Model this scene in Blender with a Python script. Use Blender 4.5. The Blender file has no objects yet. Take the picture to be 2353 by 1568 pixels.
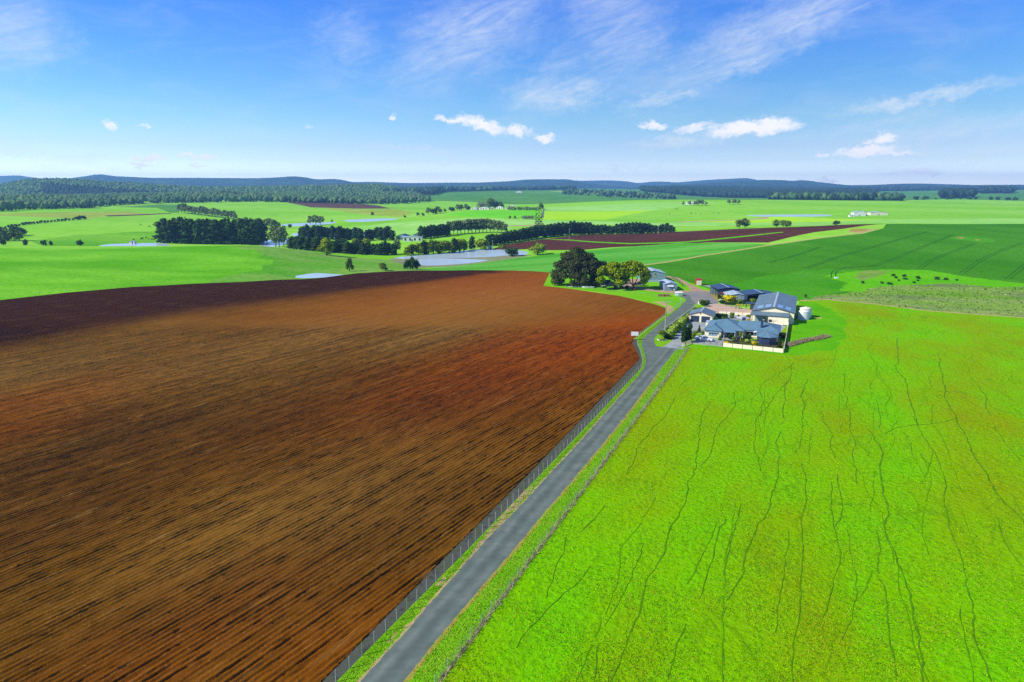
import bpy, bmesh, math, random
import numpy as np
from mathutils import Vector
from mathutils.geometry import delaunay_2d_cdt

random.seed(7)
RNG = np.random.default_rng(7)
scene = bpy.context.scene
COL = scene.collection
R = math.radians

# ------------------------------------------------------------------ camera
CAM_H, PITCH, FOC = 40.0, R(12.78), 1569.0      # eye height above the farm, tilt, focal length in survey units (picture 2353 units wide)
cam_data = bpy.data.cameras.new('camera')
cam_data.sensor_width = 36.0
cam_data.lens = 36.0 * FOC / 2353.0
cam_data.clip_start = 0.5
cam_data.clip_end = 60000.0
cam = bpy.data.objects.new('camera', cam_data)
cam.location = (0, 0, CAM_H)
cam.rotation_euler = (R(90) - PITCH, 0, 0)
COL.objects.link(cam)
scene.camera = cam

# ------------------------------------------------------------------ light, sky, exposure
SUN_AZ, SUN_EL = R(249), R(37)                   # azimuth clockwise from +Y (behind the left shoulder)
sun_vec = Vector((math.sin(SUN_AZ) * math.cos(SUN_EL), math.cos(SUN_AZ) * math.cos(SUN_EL), math.sin(SUN_EL)))
sun_data = bpy.data.lights.new('sun', 'SUN')
sun_data.energy = 5.0
sun_data.angle = R(0.5)
sun_data.color = (1.0, 0.955, 0.88)
sun = bpy.data.objects.new('sun', sun_data)
sun.rotation_euler = (-sun_vec).to_track_quat('-Z', 'Y').to_euler()
sun.location = (0, 0, 300)
COL.objects.link(sun)

world = bpy.data.worlds.new('World')
scene.world = world
world.use_nodes = True
SKY_STRENGTH = 0.085
world.cycles.sampling_method = 'MANUAL'
world.cycles.sample_map_resolution = 256
view = scene.view_settings
view.view_transform = 'Standard'
view.look = 'None'
view.exposure = 0.52
view.gamma = 1.0
view.use_curve_mapping = False
scene.cycles.max_bounces = 5
scene.cycles.diffuse_bounces = 2
scene.cycles.volume_bounces = 0
scene.cycles.use_denoising = False
scene.cycles.sample_clamp_indirect = 6.0


def build_sky():
    nt = world.node_tree
    nt.nodes.clear()
    N, K = nt.nodes.new, nt.links.new
    out = N('ShaderNodeOutputWorld')
    bg = N('ShaderNodeBackground')
    bg.inputs['Strength'].default_value = SKY_STRENGTH
    sky = N('ShaderNodeTexSky')
    sky.sky_type = 'NISHITA'
    sky.sun_disc = False
    sky.sun_elevation = SUN_EL
    sky.sun_rotation = -SUN_AZ % math.tau
    sky.altitude = 300
    sky.air_density = 1.0
    sky.dust_density = 0.3
    sky.ozone_density = 2.0
    tc = N('ShaderNodeTexCoord')
    sep = N('ShaderNodeSeparateXYZ')
    K(tc.outputs['Generated'], sep.inputs[0])

    def m(op, a, b=None, c=None):
        n = N('ShaderNodeMath')
        n.operation = op
        for i, v in enumerate((a, b, c)):
            if v is None:
                continue
            if isinstance(v, (int, float)):
                n.inputs[i].default_value = v
            else:
                K(v, n.inputs[i])
        return n.outputs[0]
    az = m('MULTIPLY', m('ARCTAN2', sep.outputs[0], sep.outputs[1]), 180 / math.pi)
    el = m('MULTIPLY', m('ARCSINE', sep.outputs[2]), 180 / math.pi)
    # the same weather all round: the cloud pattern returns every 90 degrees of azimuth
    azw = m('SUBTRACT', m('MODULO', m('ADD', az, 45 + 360), 90.0), 45.0)
    comb = N('ShaderNodeCombineXYZ')
    K(azw, comb.inputs[0])
    K(el, comb.inputs[1])
    ang = comb.outputs[0]

    def noise(scale, detail, rough, sx, sy, dist=0.0, rot=0.0):
        mp = N('ShaderNodeMapping')
        mp.vector_type = 'TEXTURE'
        mp.inputs['Scale'].default_value = (1 / sx, 1 / sy, 1)
        mp.inputs['Rotation'].default_value = (0, 0, rot)
        K(ang, mp.inputs[0])
        n = N('ShaderNodeTexNoise')
        n.inputs['Scale'].default_value = scale
        n.inputs['Detail'].default_value = detail
        n.inputs['Roughness'].default_value = rough
        n.inputs['Distortion'].default_value = dist
        K(mp.outputs[0], n.inputs['Vector'])
        return n
    warp = noise(0.9, 5, 0.65, 1.0, 1.4)
    wv = N('ShaderNodeVectorMath')
    wv.operation = 'SUBTRACT'
    K(warp.outputs['Color'], wv.inputs[0])
    wv.inputs[1].default_value = (0.5, 0.5, 0.5)

    def warped(amount):
        s = N('ShaderNodeVectorMath')
        s.operation = 'MULTIPLY'
        K(wv.outputs[0], s.inputs[0])
        s.inputs[1].default_value = (amount[0], amount[1], 0)
        a = N('ShaderNodeVectorMath')
        a.operation = 'ADD'
        K(ang, a.inputs[0])
        K(s.outputs[0], a.inputs[1])
        return a.outputs[0]
    wc, ws = warped((2.6, 1.5)), warped((5.0, 2.2))

    def blob(vec, cx, cy, w, h, rot, soft0, soft1):
        mp = N('ShaderNodeMapping')
        mp.vector_type = 'TEXTURE'
        mp.inputs['Location'].default_value = (cx, cy, 0)
        mp.inputs['Rotation'].default_value = (0, 0, R(rot))
        mp.inputs['Scale'].default_value = (w, h, 1)
        K(vec, mp.inputs[0])
        ln = N('ShaderNodeVectorMath')
        ln.operation = 'LENGTH'
        K(mp.outputs[0], ln.inputs[0])
        mr = N('ShaderNodeMapRange')
        mr.interpolation_type = 'SMOOTHSTEP'
        mr.inputs['From Min'].default_value = soft1
        mr.inputs['From Max'].default_value = soft0
        K(ln.outputs['Value'], mr.inputs['Value'])
        return mr.outputs[0]

    def sky_angle(vx, vy):                        # survey units to azimuth and elevation in degrees
        u, v = vx - 1176.5, vy - 784
        x, y, z = u / FOC, math.cos(PITCH) - v / FOC * math.sin(PITCH), -math.sin(PITCH) - v / FOC * math.cos(PITCH)
        return math.degrees(math.atan2(x, y)), math.degrees(math.atan2(z, math.hypot(x, y)))
    DEG = math.degrees(1 / FOC)
    cumulus = [(255, 290, 16, 9, -35, .8), (335, 288, 14, 5, 0, .6), (345, 364, 40, 6, 2, .9), (325, 380, 30, 5, 0, .8), (455, 361, 38, 8, 2, .9), (455, 383, 28, 5, 0, .7),
               (699, 293, 12, 3, 0, .6), (908, 270, 8, 4, 0, .8), (1045, 278, 45, 8, -8, .9), (1110, 288, 60, 15, -16, .95), (1185, 300, 40, 12, -8, .9), (1252, 317, 30, 10, -8, .95),
               (1500, 289, 32, 9, -10, .85), (1592, 295, 45, 10, 8, .8), (1700, 296, 75, 15, 4, 1.), (1770, 291, 62, 17, 3, 1.), (1990, 349, 62, 11, 3, 1.), (2050, 352, 50, 6, 0, .8),
               (2028, 322, 30, 11, 5, .9), (2105, 397, 62, 8, 2, .9), (1830, 413, 18, 7, 0, .9), (1902, 416, 24, 6, 0, .9), (1888, 355, 12, 5, 0, .8), (790, 370, 22, 3, 0, .4)]
    streaks = [(1085, 75, 190, 80, 28, .55), (1420, 70, 110, 130, 35, .45), (1290, 215, 115, 38, 5, .75), (1290, 150, 150, 40, 50, .3), (1780, 70, 260, 52, 22, .62), (1730, 135, 150, 26, 18, .6),
               (1515, 226, 85, 16, 12, .65), (2140, 222, 150, 14, 9, .75), (25, 70, 90, 70, 0, .5), (960, 341, 150, 8, -2, .5), (1560, 327, 120, 14, 4, .65), (1000, 371, 150, 5, 0, .35),
               (1350, 382, 230, 6, -2, .5), (2200, 300, 230, 24, 6, .42), (2230, 350, 240, 22, 4, .35), (70, 345, 190, 22, -8, .35), (800, 90, 70, 50, -25, .35), (2000, 290, 130, 14, 10, .3)]
    fluffy = noise(1.5, 9, 0.68, 1.0, 1.8, 0.4)
    wisp = noise(0.42, 7, 0.6, 0.45, 2.2, 1.6, R(20))
    ripple = noise(1.3, 6, 0.6, 0.7, 3.2, 1.0, R(12))
    total_c, total_s = None, None
    for (x, y, w, h, r, o) in cumulus:
        cx, cy = sky_angle(x, y)
        b = m('MULTIPLY', blob(wc, cx, cy, w * DEG, h * DEG, r, 0.2, 1.6), o)
        total_c = b if total_c is None else m('MAXIMUM', total_c, b)
    for (x, y, w, h, r, o) in streaks:
        cx, cy = sky_angle(x, y)
        b = m('MULTIPLY', blob(ws, cx, cy, w * DEG, h * DEG, r, 0.0, 1.5), o)
        total_s = b if total_s is None else m('MAXIMUM', total_s, b)

    def ramp(v, a, b):
        mr = N('ShaderNodeMapRange')
        mr.interpolation_type = 'SMOOTHSTEP'
        mr.inputs['From Min'].default_value = a
        mr.inputs['From Max'].default_value = b
        K(v, mr.inputs['Value'])
        return mr.outputs[0]
    c_mask = m('MULTIPLY', ramp(m('MULTIPLY', total_c, m('ADD', fluffy.outputs['Fac'], 0.5)), 0.15, 1.05), 0.93)
    s_tex = m('ADD', m('MULTIPLY', ramp(wisp.outputs['Fac'], 0.22, 0.85), 0.78), m('MULTIPLY', ramp(ripple.outputs['Fac'], 0.25, 0.85), 0.22))
    s_mask = m('MULTIPLY', total_s, m('ADD', s_tex, 0.2))
    veil = m('MULTIPLY', ramp(noise(0.12, 6, 0.6, 1.0, 3.5, 0.6).outputs['Fac'], 0.4, 0.8), 0.16)
    thin = m('MINIMUM', m('ADD', s_mask, veil), 0.85)
    # clear southern air: deeper and bluer than the standard atmosphere, the same all round the compass
    deep = N('ShaderNodeValToRGB')
    stops = [(0.0, (2.5, 2.6, 3.0)), (.02, (1.75, 1.9, 2.3)), (.04, (1.12, 1.28, 1.7)), (.06, (.88, 1.05, 1.44)), (.10, (.66, .97, 1.26)), (.16, (.45, .85, 1.32)), (.27, (.27, .70, 1.55)), (1.0, (.40, .70, 1.35))]
    er = deep.color_ramp.elements
    er[0].position, er[1].position = stops[0][0], stops[-1][0]
    er[0].color, er[1].color = stops[0][1] + (1,), stops[-1][1] + (1,)
    for q, c in stops[1:-1]:
        er.new(q).color = c + (1,)
    K(m('DIVIDE', m('MAXIMUM', el, 0.0), 50.0), deep.inputs[0])
    hs = N('ShaderNodeMix')
    hs.data_type = 'RGBA'
    hs.blend_type = 'MULTIPLY'
    hs.inputs[0].default_value = 1.0
    K(sky.outputs[0], hs.inputs[6])
    K(deep.outputs[0], hs.inputs[7])
    mx = N('ShaderNodeMix')
    mx.data_type = 'RGBA'
    K(thin, mx.inputs[0])
    K(hs.outputs[2], mx.inputs[6])
    mx.inputs[7].default_value = (7.0, 7.5, 8.0, 1)
    mx2 = N('ShaderNodeMix')
    mx2.data_type = 'RGBA'
    K(c_mask, mx2.inputs[0])
    K(mx.outputs[2], mx2.inputs[6])
    mx2.inputs[7].default_value = (9.6, 9.2, 9.35, 1)
    K(mx2.outputs[2], bg.inputs['Color'])
    K(bg.outputs[0], out.inputs['Surface'])


build_sky()


# ------------------------------------------------------------------ terrain
def ray(vx, vy):
    u, v = vx - 1176.5, vy - 784
    return u / FOC, math.cos(PITCH) - v / FOC * math.sin(PITCH), -math.sin(PITCH) - v / FOC * math.cos(PITCH)


def plan_x(vx, y, z=0.0):                         # lateral position of bearing vx at forward distance y
    return (vx - 1176.5) / FOC * (y * math.cos(PITCH) - (z - CAM_H) * math.sin(PITCH))


_ctl = []
for _y in (45, 90, 150, 210, 265, 305):           # the farm's plateau
    for _x in (-900, -400, 0, 600, 1176, 1750, 2353, 2750, 3300):
        _ctl.append((_x, _y, 0.0))
ROWS = {
    335: [(-400, 1), (0, .8), (400, 0), (735, -1.5), (1000, -1.2), (1250, -.3), (1500, 0), (1900, 0), (2353, .5), (2750, 1)],
    380: [(-400, 1.2), (0, 1.0), (400, 1.6), (700, 0), (900, -3), (1000, -4.8), (1100, -4.6), (1250, -3), (1500, -1.6), (1700, 0), (2000, 1), (2353, 2), (2750, 3)],
    430: [(-400, 2.2), (0, 1.2), (370, 2.2), (600, 3.2), (700, 0), (760, -2.6), (900, -5.4), (1040, -6), (1130, -6), (1250, -4.6), (1500, -2), (1700, .6), (2000, 4), (2353, 4.5), (2750, 5)],
    500: [(-400, -2), (0, -2.6), (370, -2.6), (600, -3.6), (700, -5.5), (800, -7), (910, -6.2), (1000, -5.8), (1100, -5.8), (1215, -5.4), (1270, -4.4), (1400, -2.5), (1700, 2.3), (2000, 7.5), (2353, 7.8), (2750, 8.5)],
    565: [(-400, -4), (0, -6), (370, -7), (600, -8), (800, -7.5), (1000, -5), (1100, -5), (1250, -4.5), (1400, -3), (1550, -1), (1700, 2.8), (1850, 6.5), (2000, 9.5), (2353, 9.5), (2750, 10)],
    660: [(-400, -7), (0, -8), (370, -8.5), (600, -8.5), (700, -8), (850, -8), (1000, -5), (1160, -4), (1300, -4.5), (1500, -3.5), (1700, .5), (1850, 2.5), (2000, 4.5), (2353, 4), (2750, 4)],
    800: [(-400, -5), (0, -5.5), (300, -4.5), (450, -5), (620, -8), (760, -8), (900, -7.5), (1100, -5), (1300, -6), (1600, -6), (2000, -6), (2353, -6), (2750, -6)],
    1000: [(-400, 1), (0, 0), (300, -2), (500, -2), (620, -5), (800, -5.6), (915, -5.5), (1100, -1), (1300, -1), (1600, 0), (2000, -3), (2353, -3), (2750, -3)],
    1400: [(-400, 3), (0, 2), (500, 2), (800, 1.5), (1100, 3), (1300, 8), (1500, 12), (1700, 13.5), (2000, 5), (2353, 1), (2750, 0)],
    1900: [(-400, 5), (0, 4), (500, 5), (800, 2), (1100, 1), (1300, 4), (1700, 5), (2000, 0), (2353, -2), (2750, -2)],
    2600: [(-400, 12), (0, 10), (600, 9), (1000, 11), (1300, 12), (1700, 4), (2000, 2), (2353, 2), (2750, 2)],
    3600: [(-400, 15), (0, 15), (600, 15), (1000, 18), (1300, 18), (1700, 12), (2353, 12), (2750, 12)],
    6500: [(-900, 15), (0, 15), (1000, 15), (2353, 15), (3300, 15)],
    11000: [(-900, 10), (0, 10), (1000, 10), (2353, 10), (3300, 10)],
}
for _y, _r in ROWS.items():
    for _x, _z in _r:
        _ctl.append((_x, _y, _z))
_c = np.array([((x - 1176.5) / FOC * 1.5, math.log(y), z) for x, y, z in _ctl])


def _phi(d2):
    return 0.5 * d2 * np.log(d2 + 1e-12)


def _solve():
    n = len(_c)
    d2 = ((_c[:, None, :2] - _c[None, :, :2]) ** 2).sum(-1)
    A = np.zeros((n + 3, n + 3))
    A[:n, :n] = _phi(d2) + np.eye(n) * 2e-4
    A[:n, n] = A[n, :n] = 1
    A[:n, n + 1:] = _c[:, :2]
    A[n + 1:, :n] = _c[:, :2].T
    return np.linalg.solve(A, np.concatenate([_c[:, 2], np.zeros(3)]))


_w = _solve()


def height(x, y):
    x, y = np.asarray(x, float), np.asarray(y, float)
    yy = np.clip(y, 45, 13000)
    a = np.clip(x / (yy * math.cos(PITCH) + CAM_H * math.sin(PITCH)), -1.35, 1.35) * 1.5
    p = np.stack([a.ravel(), np.log(yy).ravel()], 1)
    z = np.empty(len(p))
    for i in range(0, len(p), 20000):
        q = p[i:i + 20000]
        d2 = ((q[:, None] - _c[None, :, :2]) ** 2).sum(-1)
        z[i:i + 20000] = _phi(d2) @ _w[:len(_c)] + _w[len(_c)] + q @ _w[len(_c) + 1:]
    z = z.reshape(a.shape)
    near = np.clip((np.hypot(x * 0.75, yy) - 250) / 90, 0, 1)
    z = z * near * near * (3 - 2 * near)
    far = np.clip((y - 600) / 400, 0, 1)
    return z + far * far * (3 - 2 * far) * (2.8 * np.sin(x / 105 + 1 + y / 900) * np.sin(y / 130) + 4.2 * np.sin(x / 310 - y / 420 + 2) * np.clip((y - 900) / 600, 0, 1))


def gz(x, y):
    return float(height(x, y))


def ground_at(vx, vy):                            # where the bearing (vx, vy) meets the ground
    dx, dy, dz = ray(vx, vy)
    ys = np.concatenate([np.arange(20, 900, 1.0), np.arange(900, 9000, 8.0)])
    t = ys / dy
    g = CAM_H + dz * t - height(dx * t, ys)
    k = np.argmax(g < 0)
    if g[k] >= 0:
        k = len(ys) - 1
    f = g[k - 1] / (g[k - 1] - g[k]) if k > 0 else 0
    y = ys[k - 1] + f * (ys[k] - ys[k - 1]) if k > 0 else ys[0]
    return dx / dy * y, y


def P(*q):                                        # (vx, vy) on the ground, or (vx, vy, y) with the distance given
    if len(q) == 3:
        return plan_x(q[0], q[2]), q[2]
    return ground_at(*q)


FARM = R(23)                                      # the farm's own axes


def L(lx, ly):
    return lx * math.cos(FARM) + ly * math.sin(FARM), -lx * math.sin(FARM) + ly * math.cos(FARM)


# ------------------------------------------------------------------ materials
def lin(r, g, b, k=0.62):
    f = lambda c: (c / 255 / 12.92 if c <= 10 else ((c / 255 + 0.055) / 1.055) ** 2.4) * k
    return (f(r), f(g), f(b), 1)


MATS = {}


def material(name, cols, scale=1.0, rough=0.8, bump=0.0, bump_scale=None, spec=0.25, metal=0.0, detail=6, coord='position', stretch=None, rot=0.0, mid=(0.35, 0.65), obj_var=0.0, attr=None, second=None, bump_dist=0.1):
    """colours blended by noise; attr = name of a colour attribute multiplied in"""
    if name in MATS:
        return MATS[name]
    m = bpy.data.materials.new(name)
    m.use_nodes = True
    nt = m.node_tree
    N, K = nt.nodes.new, nt.links.new
    bs = nt.nodes['Principled BSDF']
    bs.inputs['Roughness'].default_value = rough
    bs.inputs['Specular IOR Level'].default_value = spec
    bs.inputs['Metallic'].default_value = metal
    if coord == 'position':
        vec = N('ShaderNodeNewGeometry').outputs['Position']
    else:
        vec = N('ShaderNodeTexCoord').outputs['Object']
    if stretch:
        r_ = N('ShaderNodeMapping')
        r_.vector_type = 'TEXTURE'
        r_.inputs['Rotation'].default_value = (0, 0, rot)
        r_.inputs['Scale'].default_value = stretch
        K(vec, r_.inputs[0])
        vec = r_.outputs[0]
    n = N('ShaderNodeTexNoise')
    n.inputs['Scale'].default_value = scale
    n.inputs['Detail'].default_value = detail
    n.inputs['Roughness'].default_value = 0.62
    K(vec, n.inputs['Vector'])
    cr = N('ShaderNodeValToRGB')
    el = cr.color_ramp.elements
    el[0].position, el[1].position = mid
    el[0].color, el[1].color = cols[0], cols[-1]
    for i, c in enumerate(cols[1:-1]):
        e = el.new(mid[0] + (mid[1] - mid[0]) * (i + 1) / (len(cols) - 1))
        e.color = c
    K(n.outputs['Fac'], cr.inputs[0])
    col = cr.outputs[0]
    if second:                                    # (scale, colour, low, high, amount)
        n2 = N('ShaderNodeTexNoise')
        n2.inputs['Scale'].default_value = second[0]
        n2.inputs['Detail'].default_value = 5
        K(vec, n2.inputs['Vector'])
        mr = N('ShaderNodeMapRange')
        mr.inputs['From Min'].default_value = second[2]
        mr.inputs['From Max'].default_value = second[3]
        mr.inputs['To Max'].default_value = second[4]
        K(n2.outputs['Fac'], mr.inputs['Value'])
        mx = N('ShaderNodeMix')
        mx.data_type = 'RGBA'
        K(mr.outputs[0], mx.inputs[0])
        K(col, mx.inputs[6])
        mx.inputs[7].default_value = second[1]
        col = mx.outputs[2]
    if attr:
        at = N('ShaderNodeAttribute')
        at.attribute_name = attr
        mx = N('ShaderNodeMix')
        mx.data_type = 'RGBA'
        mx.blend_type = 'MULTIPLY'
        mx.inputs[0].default_value = 1
        K(col, mx.inputs[6])
        K(at.outputs['Color'], mx.inputs[7])
        col = mx.outputs[2]
    if obj_var:
        oi = N('ShaderNodeObjectInfo')
        mr = N('ShaderNodeMapRange')
        mr.inputs['To Min'].default_value = 1 - obj_var
        mr.inputs['To Max'].default_value = 1 + obj_var
        K(oi.outputs['Random'], mr.inputs['Value'])
        hv = N('ShaderNodeHueSaturation')
        K(mr.outputs[0], hv.inputs['Value'])
        K(col, hv.inputs['Color'])
        col = hv.outputs[0]
    K(col, bs.inputs['Base Color'])
    if bump:
        nb = N('ShaderNodeTexNoise')
        nb.inputs['Scale'].default_value = bump_scale or scale * 4
        nb.inputs['Detail'].default_value = 5
        K(vec, nb.inputs['Vector'])
        b = N('ShaderNodeBump')
        b.inputs['Strength'].default_value = bump
        b.inputs['Distance'].default_value = bump_dist
        K(nb.outputs['Fac'], b.inputs['Height'])
        K(b.outputs[0], bs.inputs['Normal'])
    MATS[name] = m
    return m


def plain(name, c, rough=0.6, metal=0.0, spec=0.3, var=0.12, scale=1.2):
    a = tuple(v * (1 - var) for v in c[:3]) + (1,)
    b = tuple(min(1, v * (1 + var)) for v in c[:3]) + (1,)
    return material(name, [a, b], scale=scale, rough=rough, metal=metal, spec=spec, coord='object')


def pasture(name, a, b, c, patch=0.02, fine=1.2, bump=0.5, rot=0.0, stretch=(1, 1, 1), extra=None, tracks=False):
    """grass: broad patches a-b, fine tufts towards c; extra = (colour, scale, low, high, amount)"""
    m = bpy.data.materials.new(name)
    m.use_nodes = True
    nt = m.node_tree
    N, K = nt.nodes.new, nt.links.new
    bs = nt.nodes['Principled BSDF']
    bs.inputs['Roughness'].default_value = 0.85
    bs.inputs['Specular IOR Level'].default_value = 0.0
    pos = N('ShaderNodeNewGeometry').outputs['Position']
    mp = N('ShaderNodeMapping')
    mp.vector_type = 'TEXTURE'
    mp.inputs['Rotation'].default_value = (0, 0, rot)
    mp.inputs['Scale'].default_value = stretch
    K(pos, mp.inputs[0])

    def noise(s, d, src):
        n = N('ShaderNodeTexNoise')
        n.inputs['Scale'].default_value = s
        n.inputs['Detail'].default_value = d
        n.inputs['Roughness'].default_value = 0.6
        K(src, n.inputs['Vector'])
        return n.outputs['Fac']

    def rng(v, a_, b_, t0=0.0, t1=1.0):
        r = N('ShaderNodeMapRange')
        for k_, val in (('From Min', a_), ('From Max', b_), ('To Min', t0), ('To Max', t1)):
            r.inputs[k_].default_value = val
        K(v, r.inputs['Value'])
        return r.outputs[0]

    def mix(f, x, y):
        q = N('ShaderNodeMix')
        q.data_type = 'RGBA'
        K(f, q.inputs[0])
        for i, v in ((6, x), (7, y)):
            if isinstance(v, tuple):
                q.inputs[i].default_value = v
            else:
                K(v, q.inputs[i])
        return q.outputs[2]
    col = mix(rng(noise(patch, 7, mp.outputs[0]), 0.38, 0.62), a, b)
    fn = noise(fine, 4, pos)
    col = mix(rng(fn, 0.5, 0.72, 0, 0.75), col, c)
    if extra:
        col = mix(rng(noise(extra[1], 7, mp.outputs[0]), extra[2], extra[3], 0, extra[4]), col, extra[0])
    h = rng(fn, 0.3, 0.7)
    if tracks:                                    # the fine net of hoof paths in the sward
        wp = N('ShaderNodeTexNoise')
        wp.inputs['Scale'].default_value = 0.16
        wp.inputs['Detail'].default_value = 4
        K(pos, wp.inputs['Vector'])
        ad = N('ShaderNodeVectorMath')
        ad.operation = 'MULTIPLY_ADD'
        K(wp.outputs['Color'], ad.inputs[0])
        ad.inputs[1].default_value = (5, 5, 0)
        K(pos, ad.inputs[2])
        mt = N('ShaderNodeMapping')
        mt.vector_type = 'TEXTURE'
        mt.inputs['Rotation'].default_value = (0, 0, R(-21))
        mt.inputs['Scale'].default_value = (3.2, 16, 1)
        K(ad.outputs[0], mt.inputs[0])
        vo = N('ShaderNodeTexVoronoi')
        vo.feature = 'DISTANCE_TO_EDGE'
        vo.inputs['Scale'].default_value = 1.0
        K(mt.outputs[0], vo.inputs['Vector'])
        line = rng(vo.outputs['Distance'], 0.02, 0.05, 1, 0)
        keep = rng(noise(0.06, 3, pos), 0.40, 0.7)
        mu = N('ShaderNodeMath')
        mu.operation = 'MULTIPLY'
        K(line, mu.inputs[0])
        K(keep, mu.inputs[1])
        mu2 = N('ShaderNodeMath')
        mu2.operation = 'MULTIPLY'
        K(mu.outputs[0], mu2.inputs[0])
        mu2.inputs[1].default_value = 0.4
        col = mix(mu2.outputs[0], col, (0.05, 0.16, 0.002, 1))
    K(col, bs.inputs['Base Color'])
    bp = N('ShaderNodeBump')
    bp.inputs['Strength'].default_value = bump
    bp.inputs['Distance'].default_value = 0.12
    K(h, bp.inputs['Height'])
    K(bp.outputs[0], bs.inputs['Normal'])
    MATS[name] = m
    return m


FURROW = R(32)                                    # rows run 32 degrees right of north


def soil_material(name, cols, wet, row=0.75, row_depth=0.5, tone_attr=True):
    m = bpy.data.materials.new(name)
    m.use_nodes = True
    nt = m.node_tree
    N, K = nt.nodes.new, nt.links.new
    bs = nt.nodes['Principled BSDF']
    bs.inputs['Roughness'].default_value = 0.95
    bs.inputs['Specular IOR Level'].default_value = 0.0
    pos = N('ShaderNodeNewGeometry').outputs['Position']

    def mapped(scale):
        mp = N('ShaderNodeMapping')
        mp.vector_type = 'TEXTURE'
        mp.inputs['Rotation'].default_value = (0, 0, -FURROW)
        mp.inputs['Scale'].default_value = scale
        K(pos, mp.inputs[0])
        return mp.outputs[0]

    def noise(src, s, d, rough=0.6):
        n = N('ShaderNodeTexNoise')
        n.inputs['Scale'].default_value = s
        n.inputs['Detail'].default_value = d
        n.inputs['Roughness'].default_value = rough
        K(src, n.inputs['Vector'])
        return n.outputs['Fac']

    def rng(v, a_, b_, t0=0.0, t1=1.0):
        r = N('ShaderNodeMapRange')
        for k_, val in (('From Min', a_), ('From Max', b_), ('To Min', t0), ('To Max', t1)):
            r.inputs[k_].default_value = val
        K(v, r.inputs['Value'])
        return r.outputs[0]

    def mix(f, x, y):
        q = N('ShaderNodeMix')
        q.data_type = 'RGBA'
        if isinstance(f, float):
            q.inputs[0].default_value = f
        else:
            K(f, q.inputs[0])
        for i, v in ((6, x), (7, y)):
            if isinstance(v, tuple):
                q.inputs[i].default_value = v
            else:
                K(v, q.inputs[i])
        return q.outputs[2]
    if tone_attr:
        at = N('ShaderNodeAttribute')
        at.attribute_name = 'tone'                # red: warm clay, green: dark wet loam, blue: dry pale crust
        sp = N('ShaderNodeSeparateColor')
        K(at.outputs['Color'], sp.inputs[0])
        br = noise(pos, 0.05, 6)
        col = mix(rng(br, 0.35, 0.65), cols[0], cols[1])
        col = mix(sp.outputs[0], col, cols[2])
        col = mix(sp.outputs[2], col, cols[3])
        col = mix(sp.outputs[1], col, wet)
    else:
        col = mix(rng(noise(pos, 0.02, 6), 0.35, 0.65), cols[0], cols[1])
    st = noise(mapped((0.5, 5.0, 1)), 1.0, 5, 0.65)          # streaks along the rows
    dk = tuple(v * 0.35 for v in cols[0][:3]) + (1,)
    col = mix(rng(st, 0.52, 0.72, 0, 0.5), col, dk)
    st2 = noise(mapped((0.35, 11.0, 1)), 1.0, 4, 0.6)
    pale = tuple(min(1, v * 1.7 + 0.02) for v in cols[3][:3]) + (1,)
    col = mix(rng(st2, 0.60, 0.78, 0, 0.55), col, pale)
    st3 = noise(mapped((1.6, 40.0, 1)), 1.0, 3, 0.5)
    col = mix(rng(st3, 0.50, 0.68, 0, 0.22), col, dk)
    cl = noise(pos, 3.2, 4, 0.7)
    col = mix(rng(cl, 0.60, 0.75, 0, 0.5), col, pale)
    K(col, bs.inputs['Base Color'])
    rows = noise(mapped((row, 14.0, 1)), 1.0, 3)
    bp = N('ShaderNodeBump')
    bp.inputs['Strength'].default_value = row_depth
    bp.inputs['Distance'].default_value = 0.25
    K(rows, bp.inputs['Height'])
    b2 = N('ShaderNodeBump')
    b2.inputs['Strength'].default_value = 0.8
    b2.inputs['Distance'].default_value = 0.08
    K(cl, b2.inputs['Height'])
    K(bp.outputs[0], b2.inputs['Normal'])
    K(b2.outputs[0], bs.inputs['Normal'])
    MATS[name] = m
    return m


# grass and crops
pasture('near_pasture', lin(120, 206, 0, .67), lin(142, 200, 0, .65), lin(92, 168, 0, .6), patch=0.06, fine=1.4, bump=0.9, rot=R(-24), stretch=(1, 2.2, 1), extra=(lin(162, 168, 0, .58), 0.05, 0.44, 0.66, 0.75), tracks=True)
pasture('home_grass', lin(98, 190, 4), lin(118, 204, 8), lin(82, 160, 4), patch=0.1, fine=1.6, bump=0.6)
pasture('verge', lin(126, 202, 16), lin(150, 208, 36), lin(98, 170, 8), patch=0.3, fine=3, bump=0.8)
pasture('lawn', lin(124, 208, 10), lin(140, 216, 30), lin(104, 182, 10), patch=0.08, fine=2, bump=0.4)
pasture('cloud_shaded_crop', lin(68, 146, 10), lin(88, 164, 30), lin(54, 122, 4), patch=0.02, fine=0.5, bump=0.9, rot=R(25), stretch=(1, 3, 1))  # crop green with the hill's cloud shade put into the colour
pasture('mid_crop', lin(84, 180, 40), lin(124, 206, 80), lin(70, 160, 36), patch=0.045, fine=0.5, bump=0.5, rot=R(-75), stretch=(1, 10, 1))
pasture('left_hill_grass', lin(100, 188, 12), lin(140, 218, 48), lin(84, 168, 4), patch=0.025, fine=0.45, bump=0.7, rot=R(80), stretch=(1, 2.5, 1), extra=(lin(84, 172, 6), 0.012, 0.5, 0.7, 0.6))
pasture('rough_grass', lin(100, 184, 34), lin(150, 192, 84), lin(84, 148, 30), patch=0.04, fine=0.3, bump=1.0, rot=R(70), stretch=(1, 4, 1))
pasture('crop_foot', lin(72, 166, 12), lin(96, 180, 30), lin(60, 142, 6), patch=0.03, fine=0.5, bump=0.7)
pasture('lime_patch', lin(100, 204, 0), lin(122, 210, 10), lin(80, 172, 4), patch=0.04, fine=0.5, bump=0.6)
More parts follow.
